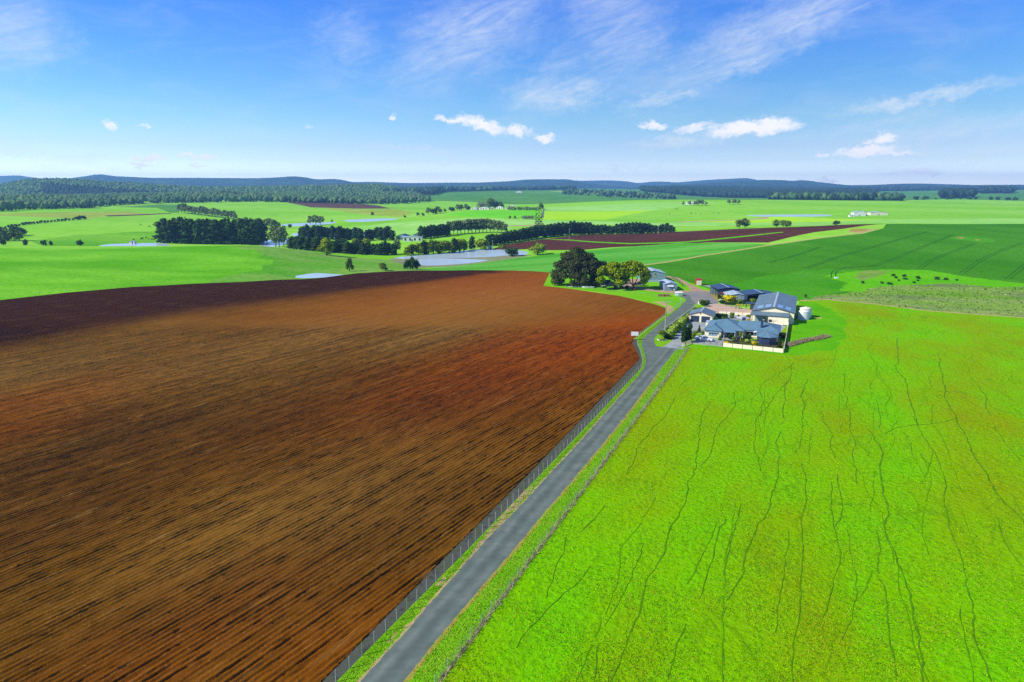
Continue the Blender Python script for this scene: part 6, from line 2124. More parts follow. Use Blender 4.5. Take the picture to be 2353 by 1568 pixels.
def crown_mesh(name, blobs, n, size, mat, seed, core=0.72, flat=0.35, droop=0.0, tint=None):
    """leaf sprays over ellipsoid clumps: blobs = [(centre, radii)], n sprays of about the given size"""
    rng = np.random.default_rng(seed)
    C = np.array([b[0] for b in blobs], float)
    Rr = np.array([b[1] for b in blobs], float)
    wgt = (Rr[:, 0] * Rr[:, 2] + Rr[:, 0] * Rr[:, 1])
    k = rng.choice(len(blobs), n, p=wgt / wgt.sum())
    d = rng.normal(0, 1, (n, 3))
    d[:, 2] += 0.25
    d /= np.linalg.norm(d, axis=1)[:, None]
    rad = rng.uniform(0.72, 1.08, n)[:, None]
    p = C[k] + d * Rr[k] * rad
    nrm = d / Rr[k]
    nrm /= np.linalg.norm(nrm, axis=1)[:, None]
    nrm = nrm + rng.normal(0, flat, (n, 3))
    nrm /= np.linalg.norm(nrm, axis=1)[:, None]
    u = np.cross(nrm, rng.normal(0, 1, (n, 3)))
    u /= np.linalg.norm(u, axis=1)[:, None]
    w = np.cross(nrm, u)
    s = size * rng.uniform(0.55, 1.35, n)[:, None]
    q = np.stack([p - u * s, p - w * s * 0.7, p + u * s, p + w * s * 0.7], 1)
    q += nrm[:, None] * rng.normal(0, .25, (n, 4, 1)) * s[:, None]
    v = [q.reshape(-1, 3)]
    tri = []
    b = 4 * n
    i = np.arange(n) * 4
    f = np.concatenate([np.stack([i, i + 1, i + 2], 1), np.stack([i, i + 2, i + 3], 1)])
    fs = [f]
    if core:
        for c, r in blobs:
            cv, cf = ico_core(c, np.array(r) * core)
            cv = cv + rng.normal(0, 0.06, cv.shape) * np.array(r)
            v.append(cv)
            fs.append(np.array(cf) + b)
            b += len(cv)
    vv = np.concatenate(v)
    col = None
    if tint is not None:
        t = np.array([x[:3] for x in tint])
        blob_pick = rng.integers(0, len(t), len(blobs))
        pick = np.where(rng.random(n) < 0.55, blob_pick[k], rng.integers(0, len(t), n))
        up = (p[:, 2] - p[:, 2].min()) / np.ptp(p[:, 2])
        pick = np.where(rng.random(n) < up * 0.55, len(t) - 1, pick)      # blossom sits on the outer, upper twigs
        col = np.concatenate([np.repeat(t[pick], 4, 0) * rng.uniform(.8, 1.2, (n, 1)).repeat(4, 0), np.tile(t[0], (len(vv) - 4 * n, 1))])
    o = mesh_object(name, vv, np.concatenate(fs), mat, col=col)
    me = o.data
    bpy.data.objects.remove(o)
    return me


def trunk_mesh(name, stems, mat='bark'):
    mb = MB()
    for pts in stems:
        for (a, ra), (b, rb) in zip(pts[:-1], pts[1:]):
            mb.tube(a, b, ra, rb, n=6)
    o = mb.build(name, mat)
    me = o.data
    bpy.data.objects.remove(o)
    return me


def random_blobs(rng, n, r_at, z0, z1, rx, rz):
    out = []
    for i in range(n):
        z = z0 + (z1 - z0) * (i + rng.uniform(0, 1)) / n
        a = i * 2.4 + rng.uniform(-.5, .5)
        d = r_at(z) * rng.uniform(0.25, .75)
        r = rx * rng.uniform(.75, 1.25)
        out.append(((d * math.cos(a), d * math.sin(a), z), (r, r, rz * rng.uniform(.75, 1.25))))
    return out


KIND = {}


def kinds():
    rng = np.random.default_rng(21)
    for v in range(4):                             # shelter-belt conifer, 1 unit tall
        bl = random_blobs(rng, 13, lambda z: .28 * (1.15 - z) ** .6, .09, .9, .16, .12) + [((0, 0, .93), (.07, .07, .1)), ((.03, 0, .55), (.14, .14, .35))]
        KIND['pine', v] = (crown_mesh('crown', bl, 620, .05, 'pine_needles', v, flat=.6), trunk_mesh('trunk', [[((0, 0, -.03), .028), ((0, 0, .5), .02), ((0.01, 0, .95), .006)]]))
        bl = random_blobs(rng, 12, lambda z: .2 * (1.1 - z) ** .5, .2, .95, .12, .13) + [((0, 0, .97), (.05, .05, .1))]
        KIND['spire', v] = (crown_mesh('crown', bl, 520, .045, 'blue_pine_needles', 10 + v, flat=.6), trunk_mesh('trunk', [[((0, 0, -.03), .025), ((0, 0, .9), .006)]]))
        bl = random_blobs(rng, 14, lambda z: .42 * math.sin(math.pi * min(1, z * .85 + .12)) ** .6, .3, .93, .13, .1)
        stems = [[((0, 0, -.03), .03), ((.02, .01, .35), .022)]] + [[((.02, .01, .35), .018), (tuple(np.array(b[0]) * (1, 1, .97)), .006)] for b in bl[::2]]
        KIND['gum', v] = (crown_mesh('crown', bl, 620, .045, 'gum_leaves', 20 + v, core=.55, flat=.7), trunk_mesh('trunk', stems, 'pale_bark'))
        bl = random_blobs(rng, 10, lambda z: .4 * math.sin(math.pi * min(1, z + .12)) ** .5, .22, .82, .2, .16)
        KIND['bushy', v] = (crown_mesh('crown', bl, 620, .05, 'olive_leaves', 30 + v, flat=.55), trunk_mesh('trunk', [[((0, 0, -.03), .04), ((0, 0, .3), .03)]]))
        bl = random_blobs(rng, 10, lambda z: .42 * math.sin(math.pi * min(1, z + .12)) ** .5, .2, .82, .2, .16)
        KIND['wattle', v] = (crown_mesh('crown', bl, 620, .05, 'wattle_leaves', 40 + v, flat=.55), trunk_mesh('trunk', [[((0, 0, -.03), .04), ((0, 0, .3), .03)]]))
        bl = random_blobs(rng, 9, lambda z: .48, .18, .7, .26, .2)
        KIND['dark_bush', v] = (crown_mesh('crown', bl, 480, .06, 'pine_needles', 50 + v, flat=.55), trunk_mesh('trunk', [[((0, 0, -.03), .04), ((0, 0, .3), .03)]]))
        KIND['willow', v] = (crown_mesh('crown', bl, 620, .055, 'willow_leaves', 60 + v, flat=.55), trunk_mesh('trunk', [[((0, 0, -.03), .04), ((0, 0, .3), .03)]]))
        KIND['lime', v] = (crown_mesh('crown', bl, 480, .06, 'lime_leaves', 70 + v, flat=.5), trunk_mesh('trunk', [[((0, 0, -.03), .03), ((0, 0, .3), .03)]]))
        KIND['bare', v] = (crown_mesh('crown', bl, 700, .04, 'grey_twigs', 80 + v, core=0, flat=.9), trunk_mesh('trunk', [[((0, 0, -.03), .03), ((0, 0, .5), .02)]], 'pale_bark'))
    # araucaria-like skeleton tree
    bl = [((.14 * math.cos(a), .14 * math.sin(a), z), (.1 * (1.1 - z), .1 * (1.1 - z), .035)) for z in np.linspace(.25, .95, 9) for a in np.arange(0, 6, 1.57) + z * 9]
    KIND['norfolk', 0] = (crown_mesh('crown', bl, 420, .03, 'bush_leaves', 90, core=.5), trunk_mesh('trunk', [[((0, 0, -.03), .025), ((0, 0, .98), .006)]]))


kinds()


def tree(kind, x, y, h, label, cat='tree', group=None, wide=1.0, name=None, v=None):
    k = KIND[kind, 0 if (kind, 1) not in KIND else (random.randrange(4) if v is None else v)]
    t = thing(name or {'pine': 'pine_tree', 'spire': 'pine_tree', 'gum': 'gum_tree', 'bushy': 'bushy_tree', 'wattle': 'wattle_tree', 'dark_bush': 'shrub', 'willow': 'willow_tree', 'lime': 'lime_green_tree', 'bare': 'bare_tree', 'norfolk': 'norfolk_pine'}[kind], label, cat, x, y, random.uniform(0, 6.28), group)
    part('crown', k[0], t, scale=(h * wide, h * wide, h))
    part('trunk', k[1], t, scale=(h, h, h))
    return t


def metres(vx, vy, px, y):                         # a height of px survey units at distance y
    return px * (y * math.cos(PITCH) + CAM_H * math.sin(PITCH)) / FOC


def belt(kind, pts, label, group, cat='tree', wide=1.0, jit=0.0):
    """pts: (vx, distance, height in metres); named by their order from the left"""
    pts = sorted(pts)
    for i, (vx, y, h) in enumerate(pts):
        x = plan_x(vx, y, gz(plan_x(vx, y), y))
        tree(kind if isinstance(kind, str) else kind[i % len(kind)], x, y, h, label % ORD[i + 1], cat, group, wide * random.uniform(.88, 1.15))


def span(x0, x1, n, y0, y1, h0, h1, jy=6, jx=2):
    return [(x0 + (x1 - x0) * i / (n - 1) + random.uniform(-jx, jx), y0 + (y1 - y0) * i / (n - 1) + random.uniform(-jy, jy), random.uniform(h0, h1)) for i in range(n)]


def build_trees():
    # windbreak block behind the left hill
    belt('pine', span(378, 596, 17, 585, 585, 19.5, 22, 5), '%s pine from the left in the front row of the block behind the left hill', 'front pines of the left block', wide=1.15)
    belt('pine', span(384, 600, 12, 603, 603, 19.5, 21.5, 4), '%s pine from the left in the back row of the block behind the left hill', 'back pines of the left block', wide=1.1)
    # trees between the hill and the ponds
    belt(['spire', 'pine', 'spire'], span(690, 900, 26, 650, 605, 8.5, 12.5, 9), '%s blue green pine from the left in the back row left of the twin ponds', 'back row left of the ponds', wide=1.6)
    belt('pine', span(672, 752, 9, 505, 480, 8, 11, 7), '%s dark pine from the left in the near clump on the hill shoulder', 'clump on the hill shoulder', wide=1.5)
    belt('pine', span(768, 905, 15, 482, 470, 7.5, 10.5, 7), '%s dark pine from the left in the front row left of the twin ponds', 'front row left of the ponds', wide=1.35)
    tree('wattle', *P(752, 587), 11.5, 'broad yellow green tree standing on the shoulder of the left hill', wide=1.15)
    tree('wattle', plan_x(738, 470), 470, 6.5, 'small yellow green tree at the left foot of the broad one on the hill shoulder', wide=1.0)
    tree('wattle', plan_x(820, 500), 500, 11.0, 'left of two yellow tops among the dark pines left of the ponds', wide=1.0)
    tree('wattle', plan_x(842, 505), 505, 10.5, 'right of two yellow tops among the dark pines left of the ponds', wide=1.0)
    tree('gum', plan_x(640, 540), 540, 15, 'brown topped gum at the left water, right of the tall pine block', wide=1.2)
    tree('gum', plan_x(632, 560), 560, 18, 'taller gum behind the brown topped one right of the pine block', wide=.8)
    tree('gum', plan_x(650, 556), 556, 17, 'slender gum right of the brown topped one by the water', wide=.7)
    tree('gum', plan_x(911, 470), 470, 11, 'pale thin tree at the right end of the dark pines by the pond', wide=.8)
    # single trees on the near slope
    tree('olive' if ('olive', 0) in KIND else 'bushy', *P(803.5, 624), 7.0, 'lone round green tree right of the small near pond', wide=.72)
    tree('bushy', *P(880, 622.5), 4.2, 'low olive bush at the top edge of the ploughed field', 'bush', wide=1.5, name='bush')
    for vx, h, lab in ((936, 6.0, 'left stem of the dark gum at the lower pond'), (948, 7.6, 'tallest dark gum standing at the lower pond corner'), (958, 6.0, 'right dark gum overhanging the lower pond')):
        tree('dark_bush', *P(vx, 619), h, lab, wide=.62, name='gum_tree')
    # trees along the far bank of the upper pond
    belt(['wattle', 'bushy', 'wattle', 'pine', 'wattle', 'bushy'], [(937, 462, 7), (950, 466, 8.5), (962, 468, 9), (975, 470, 10), (985, 472, 9.5), (996, 474, 10.5), (1008, 476, 9.5), (1020, 478, 10), (1032, 482, 9), (1044, 486, 10.5), (1056, 490, 10), (1066, 494, 9)], '%s tree from the left in the yellow green clump on the upper pond bank', 'clump on the upper pond bank', wide=1.1)
    tree('pine', plan_x(1084, 505), 505, 10, 'dark pine left of the round yellow green tree on the pond bank', wide=1.0)
    tree('wattle', plan_x(1106, 505), 505, 8.6, 'wide round yellow green tree at the right end of the pond bank', wide=1.8)
    tree('willow', *P(1154, 574), 4.5, 'small pale green bush beside the pump hut', 'bush', wide=1.2, name='bush')
    tree('dark_bush', *P(1176, 589), 7.0, 'dark domed bush at the near shore of the upper pond', 'bush', wide=1.35, name='bush')
    tree('willow', *P(1236, 586), 9.5, 'round light green willow at the right end of the upper pond', wide=1.15)
    # hedge row above the brown fields
    pts = []
    for vx, base, px in ((1122, 566, 27), (1131, 564, 26), (1141, 562.5, 24), (1150, 561, 23), (1158, 560, 25), (1166, 558.5, 27), (1175, 557, 27), (1184, 555.5, 27), (1193, 554, 27), (1202, 552.5, 28), (1211, 551, 28), (1220, 549.5, 28), (1229, 548, 29), (1238, 546.5, 30)):
        x, y = P(vx, base)
        pts.append((vx, y, metres(vx, base, px, y)))
    belt('pine', pts, '%s pine from the left in the lower part of the hedge row', 'hedge row, lower part', wide=1.3)
    pts = []
    for i in range(31):
        vx = 1248 + i * 267 / 30
        base = float(np.interp(vx, [1248, 1262, 1295, 1330, 1380, 1450, 1515], [546, 544.5, 541.5, 539.5, 539, 538, 535.5]))
        px = float(np.interp(vx, [1248, 1262, 1300, 1360, 1364, 1390, 1412, 1416, 1438, 1470, 1515], [30, 30, 30, 29, 23, 23, 17, 23, 27, 27, 16]))
        x, y = P(vx, base)
        pts.append((vx, y, metres(vx, base, px, y) * random.uniform(.95, 1.06)))
    belt('pine', pts, '%s pine from the left in the upper part of the hedge row', 'hedge row, upper part', wide=1.35)
    pts = []
    for vx, px in ((1522, 20), (1531, 22), (1540, 17), (1547, 13)):
        x, y = P(vx, 534.5)
        pts.append((vx, y, metres(vx, 534, px, y)))
    belt('pine', pts, '%s pine from the left in the short end group of the hedge row', 'hedge row, end group', wide=1.4)
    tree('norfolk', *P(1238, 530), 22, 'lone tiered pine rising behind the hedge row', wide=1.0)
    # tree block above the white farm shed
    pts = []
    for i in range(9):
        vx = 968 + i * 7.5
        x, y = P(vx, 550 - i * 1.0)
        pts.append((vx, y, metres(vx, 550, random.uniform(26, 31), y)))
    belt('pine', pts, '%s dark pine from the left in the row behind the white farm shed', 'row behind the white farm shed', wide=1.25)
    pts = []
    for i in range(16):
        vx = 1034 + i * 8.4
        base = float(np.interp(vx, [1034, 1080, 1120, 1160], [540, 536, 534.5, 536]))
        x, y = P(vx, base)
        pts.append((vx, y, metres(vx, base, float(np.interp(vx, [1034, 1070, 1120, 1150, 1163], [30, 32, 32, 27, 20])), y)))
    for i, (vx, y, h) in enumerate(pts):
        tree('gum', plan_x(vx, y), y, h, f'{ORD[i + 1]} tall gum from the left in the open row on the green rise', 'tree', 'open gum row on the green rise', 1.25)
    # scattered mid-distance trees
    for vx, base, px, k, lab in ((690, 541, 12, 'bushy', 'left of two round trees standing in the channel water'), (700, 540, 11, 'dark_bush', 'right of two round trees standing in the channel water'), (667, 525, 11, 'bushy', 'single round tree on the tongue between the channels'),
                                 (714, 518, 21, 'gum', 'thin tall gum beside the upper channel'), (726, 518, 24, 'gum', 'tallest gum of the pair beside the upper channel'), (737, 518, 21, 'gum', 'broad gum right of the tallest one at the upper channel'), (763, 513, 8, 'gum', 'small spreading gum left of the far pond'),
                                 (856, 496, 9, 'bushy', 'small round tree on the yellow far slope'), (930, 500, 6, 'dark_bush', 'low bush at the right end of the far pond'), (1330, 551, 0, 'pine', '')):
        if px:
            x, y = P(vx, base)
            tree(k, x, y, metres(vx, base, px, y), lab, wide=1.15)
    pts = []
    for vx, base, px in ((594, 524, 22), (603, 525, 20), (612, 525, 22), (622, 526, 24), (631, 527, 22), (640, 527, 16)):
        x, y = P(vx, base)
        pts.append((vx, y, metres(vx, base, px, y)))
    belt('gum', pts, '%s grey gum from the left in the group above the left water', 'gums above the left water', wide=1.3)
    pts = []
    for i in range(17):
        vx = 417 + i * 7.8
        base = 490 + i * .95
        x, y = P(vx, base)
        pts.append((vx, y, metres(vx, base, random.uniform(18, 25) - i * .35, y)))
    belt('gum', pts, '%s grey gum from the left in the open wood above the pine block', 'open gum wood above the pine block', wide=1.35)
    pts = []
    for i in range(24):
        vx = 4 + i * 8.2
        base = float(np.interp(vx, [4, 60, 120, 196], [527, 517, 511, 504]))
        x, y = P(vx, base)
        pts.append((vx, y, metres(vx, base, random.uniform(6, 9) + (3 if i > 20 else 0), y)))
    belt('dark_bush', pts, '%s dark tree from the left in the hedgerow on the left fields', 'hedgerow on the left fields', wide=.95)
    pts = []
    for vx, base, px in ((8, 571.5, 12), (60, 568, 11), (100, 568.5, 9), (117, 568, 7), (184, 568, 10)):
        x, y = plan_x(vx, 520), 520
        pts.append((vx, y, metres(vx, base, px, y) + 2.0))
    belt('dark_bush', pts, '%s dark bush from the left along the crest of the left hill', 'bushes along the left crest', 'bush', wide=.8)
    pts = []
    for vx, base, px in ((485, 462, 8), (497, 462, 9), (514, 462, 11), (524, 462, 10), (540, 462, 10), (553, 462, 9)):
        pts.append((vx, 1790, metres(vx, base, px * 1.6, 1790)))
    belt('gum', pts, '%s gum from the left standing out before the forest edge', 'gums before the left forest edge', wide=1.2)
    pts = [(random.uniform(-60, 58), random.uniform(585, 690), random.uniform(6.5, 12)) for _ in range(20)]
    belt(['bushy', 'gum', 'dark_bush', 'bushy'], pts, '%s tree from the left in the grey green copse at the left edge', 'copse at the left edge', wide=1.15)
    # village and lane
    pts = []
    for vx, base, px in ((960, 498, 10), (972, 497, 8), (984, 494, 17), (996, 492, 15), (1005, 491, 17), (1013, 490, 10), (1022, 489, 9), (1038, 486, 12), (1052, 485, 15), (1060, 484, 15), (1070, 483, 14), (1077, 483, 11)):
        x, y = P(vx, base)
        pts.append((vx, y, metres(vx, base, px, y)))
    belt(['gum', 'bushy', 'gum', 'dark_bush'], pts, '%s tree from the left in the straggling line left of the village', 'line left of the village', wide=1.2)
    pts = [(1104, 1270, 15), (1112, 1275, 13), (1126, 1300, 20), (1131, 1310, 18), (1137, 1320, 15), (1146, 1325, 14), (1152, 1290, 11)]
    belt(['bare', 'bare', 'bushy', 'gum', 'dark_bush', 'dark_bush', 'bushy'], pts, '%s tree from the left among the village houses', 'trees among the village houses', wide=1.2)
    pts = []
    for i in range(15):
        vx = 1170 + i * 4.9
        x, y = P(vx, 483.5)
        pts.append((vx, y, metres(vx, 483, random.uniform(8, 11), y)))
    belt('lime', pts, '%s lime green tree from the left in the row right of the village', 'lime green row right of the village', wide=.9)
    x, y = P(1243, 483)
    tree('bushy', x, y, metres(0, 0, 17, y), 'dark tree at the top of the straight lane', wide=1.0)
    for i, vx in enumerate((1203, 1210, 1217, 1223)):
        x, y = P(vx, 504)
        tree('bare', x, y, metres(0, 0, 10, y), f'{ORD[i + 1]} leafless grey tree from the left beside the lane bend', 'tree', 'leafless trees beside the lane bend', 1.2)
    for vx, lab in ((1172, 'left'), (1183, 'right')):
        x, y = P(vx, 503.5)
        tree('bushy', x, y, metres(0, 0, 8, y), f'{lab} olive tree left of the leafless grey trees', wide=1.1)
    # far bright hill
    pts = []
    for vx, px in ((1570, 10), (1585, 11), (1596, 10), (1605, 15), (1614, 14), (1622, 9)):
        x, y = P(vx, 473)
        pts.append((vx, y, metres(0, 0, px, y)))
    belt('gum', pts, '%s gum from the left round the white house on the far bright hill', 'gums round the hilltop house', wide=1.1)
    pts = []
    for vx, px in ((1675, 11), (1688, 12), (1697, 10)):
        x, y = P(vx, 470)
        pts.append((vx, y, metres(0, 0, px, y)))
    belt('gum', pts, '%s gum from the left in the trio right of the hilltop house', 'trio right of the hilltop house', wide=1.2)
    # behind the brown crest
    for vx, y, h, lab in ((1700, 700, 9, 'left low spreading tree behind the brown field crest'), (1712, 705, 10, 'middle low spreading tree behind the brown field crest'), (1783, 660, 7.5, 'spreading olive tree left of the thicket behind the brown crest'), (1800, 655, 7, 'thicket bush right of the spreading olive tree on the crest'), (1810, 650, 6, 'rightmost low bush behind the brown field crest'), (1920, 600, 4.5, 'small dark bush on the skyline above the earth mound')):
        tree('dark_bush' if vx == 1920 else 'bushy', plan_x(vx, y), y, h, lab, wide=1.5)
    pts = []
    for vx in range(2110, 2350, 20):
        x, y = plan_x(vx, 1820), 1820
        pts.append((vx + random.uniform(-8, 8), y, random.uniform(5, 13)))
    belt('dark_bush', pts, '%s dark bush from the left along the far right lake shore', 'bushes along the far right shore', 'bush', wide=1.2)
    # tussock bushes on the lime patch and scrub
    pts = []
    for zx, zy, h in ((1150, 1070, 1.4), (1172, 1090, 1.2), (1248, 1075, 1.4), (1250, 1100, 1.1), (1270, 1102, .9), (1375, 1095, 1.6), (1375, 1115, .9), (1555, 1102, 1.7), (1632, 1106, 1.4), (1200, 1113, .9), (870, 1136, 1.3), (1045, 1138, 1.1), (1105, 1146, 1.2), (1130, 1148, 1.1), (1340, 1134, 1.0), (1730, 1112, 1.0)):
        x, y = Z5((zx, zy))
        pts.append(((x * FOC / (y * math.cos(PITCH) + CAM_H * math.sin(PITCH))) + 1176.5, y, h))
    belt('dark_bush', pts, '%s dark brown tussock from the left on the bright green patch', 'tussocks on the bright green patch', 'bush', wide=1.25)


build_trees()


# ------------------------------------------------------------------ the two big trees by the barn
def build_big_trees():
    rng = np.random.default_rng(5)
    x, y = P(1328, 656)
    t = thing('macrocarpa_tree', 'huge dark domed conifer at the top corner of the ploughed field', 'tree', x, y)
    bl = []
    for i in range(70):
        a = rng.uniform(0, math.tau)
        e = rng.uniform(-.28, 1.45)
        r = rng.uniform(.72, 1.0)
        c = (9.2 * math.cos(e) * math.cos(a) * r - .2, 7.6 * math.cos(e) * math.sin(a) * r, 4.8 + 9.4 * max(0, math.sin(e)) * r - (3.0 * min(1, (.3 - e) * 3) if e < .3 else 0))
        s = rng.uniform(1.5, 2.6)
        bl.append((c, (s, s, s * .75)))
    bl += [((8.6, 1.5, 7.6), (2.8, 2.6, 2.4)), ((10.4, 1.5, 8.4), (2.0, 2.0, 1.5)), ((0, 0, 7.4), (6.8, 5.8, 5.2)), ((-9.6, 0, 3.6), (1.8, 1.6, 1.5)), ((7.0, -1, 3.0), (2.6, 2.2, 1.8))]
    me = crown_mesh('crown', bl, 13000, .36, 'dark_leaves', 1, core=.78, flat=.6)
    part('crown', me, t)
    st = [[((0, 0, -.3), .95), ((.1, 0, 1.6), .7), ((.2, .1, 3.2), .55)]]
    for i in range(13):
        a = i * .5 + rng.uniform(-.2, .2)
        st.append([((.2, .1, 1.6 + .12 * i), .26), ((3.4 * math.cos(a), -abs(3.6 * math.sin(a)) - .5, 4.4 + .3 * (i % 4)), .16), ((6.6 * math.cos(a), -abs(6.6 * math.sin(a)) * .95 - .6, 7.6 + (i % 3)), .07)])
    part('trunk', trunk_mesh('trunk', st, 'pale_bark'), t)
    # twin trunked yellow wattle
    x, y = P(1426, 665.5)
    t = thing('yellow_wattle', 'large wattle with two forked trunks and mustard yellow crown right of the dark conifer', 'tree', x, y)
    bl = []
    for (cx, cz, rx) in ((-3.2, 5.4, 5.6), (3.8, 6.0, 6.4)):
        for i in range(48):
            a = rng.uniform(0, math.tau)
            e = rng.uniform(-.35, 1.5)
            c = (cx + rx * math.cos(e) * math.cos(a), 4.0 * math.cos(e) * math.sin(a), cz + 5.0 * math.sin(e) - .6)
            s = rng.uniform(1.1, 2.0)
            bl.append((c, (s, s, s * .62)))
    bl += [((-8.0, 0, 4.2), (1.6, 1.4, 1.0)), ((9.4, 0, 4.6), (1.7, 1.5, 1.4)), ((-3.4, 0, 7.2), (3.6, 3.0, 2.4)), ((4.0, 0, 7.8), (4.6, 3.4, 2.8)), ((9.2, .5, 3.2), (1.6, 1.4, 1.1)), ((-7.6, 0, 3.0), (1.2, 1.2, .8))]
    me = crown_mesh('crown', bl, 14000, .34, 'acacia_leaves', 2, core=.68, flat=.55, tint=[lin(70, 108, 4, .9), lin(94, 130, 4, .95), lin(116, 146, 2, .95), lin(150, 168, 0, .95)])
    part('crown', me, t)
    st = []
    for (bx, tops) in ((-1.6, ((-5.4, 0, 5.2), (-3.6, -.8, 6.4), (-1.4, .3, 6.2))), (5.0, ((2.2, -.4, 6.0), (4.4, .3, 7.0), (6.8, -.2, 5.4)))):
        st.append([((bx, 0, -.3), .42), ((bx + .1, 0, 1.2), .34)])
        for q in tops:
            m_ = ((bx + q[0]) / 2, q[1] * .4, 3.0)
            st.append([((bx + .1, 0, 1.2), .26), (m_, .2), (q, .08)])
    part('trunk', trunk_mesh('trunk', st, 'bark'), t)


build_big_trees()


# ------------------------------------------------------------------ garden shrubs
SHAPES = {}


def shrub_mesh(key):
    if key in SHAPES:
        return SHAPES[key]
    shape, mat = key
    rng = np.random.default_rng(abs(hash(shape)) % 1000 if False else sum(map(ord, shape)))
    if shape == 'ball':                            # clipped, flat topped, 1 m across and tall
        bl = [((.18 * math.cos(a), .18 * math.sin(a), z), (.34, .34, .26)) for z in (.3, .68) for a in np.arange(0, 6.2, 1.57) + z] + [((0, 0, .5), (.42, .42, .45))]
        me = crown_mesh('foliage', bl, 420, .07, mat, 1, core=.85, flat=.5)
    elif shape == 'column':                        # cypress
        bl = [((rng.uniform(-.06, .06), rng.uniform(-.06, .06), z), (.15 * (1.08 - z) ** .4, .15 * (1.08 - z) ** .4, .13)) for z in np.linspace(.08, .93, 11)]
        me = crown_mesh('foliage', bl, 700, .035, mat, 2, core=.85, flat=.5)
    elif shape == 'cone':
        bl = [((0, 0, z), (.42 * (1.05 - z), .42 * (1.05 - z), .14)) for z in np.linspace(.1, .92, 9)]
        me = crown_mesh('foliage', bl, 460, .045, mat, 3, core=.85, flat=.5)
    elif shape == 'hedge':                         # a clipped run, 1 x 1 x 1
        bl = [((x, yy, z), (.16, .3, .3)) for x in np.linspace(-.42, .42, 6) for yy in (-.2, .2) for z in (.3, .7)]
        me = crown_mesh('foliage', bl, 600, .06, mat, 4, core=.9, flat=.5)
    elif shape == 'spiky':                         # strap-leaved cordyline
        mb = MB()
        for i in range(70):
            a, e = rng.uniform(0, 6.28), rng.uniform(-.5, 1.4)
            d = Vector((math.cos(a) * math.cos(e), math.sin(a) * math.cos(e), math.sin(e)))
            s = Vector((-math.sin(a), math.cos(a), 0)) * .04
            o_ = Vector((0, 0, .62))
            mb.add([o_ - s, o_ + s, o_ + d * .38], [(0, 1, 2)])
        mb.tube((0, 0, 0), (0, 0, .62), .04, n=6)
        q = mb.build('foliage', mat)
        me = q.data
        bpy.data.objects.remove(q)
    else:                                          # loose bush
        bl = random_blobs(rng, 9, lambda z: .4, .22, .72, .26, .22)
        me = crown_mesh('foliage', bl, 420, .065, mat, 5, core=.8, flat=.6)
    SHAPES[key] = me
    return me


def shrub(shape, mat, x, y, w, h, label, group=None, rot=None, d=None, name=None, stem=False):
    t = thing(name or {'column': 'cypress', 'cone': 'conifer', 'hedge': 'clipped_hedge'}.get(shape, 'shrub'), label, 'hedge' if shape == 'hedge' else 'shrub', x, y, random.uniform(0, 6) if rot is None else rot, group)
    f = part('foliage', shrub_mesh((shape, mat)), t, scale=(w, d or w, h))
    if stem:
        f.location.z = stem
        part('stem', KIND['bushy', 0][1], t, scale=(2, 2, stem * 3.2))
    return t


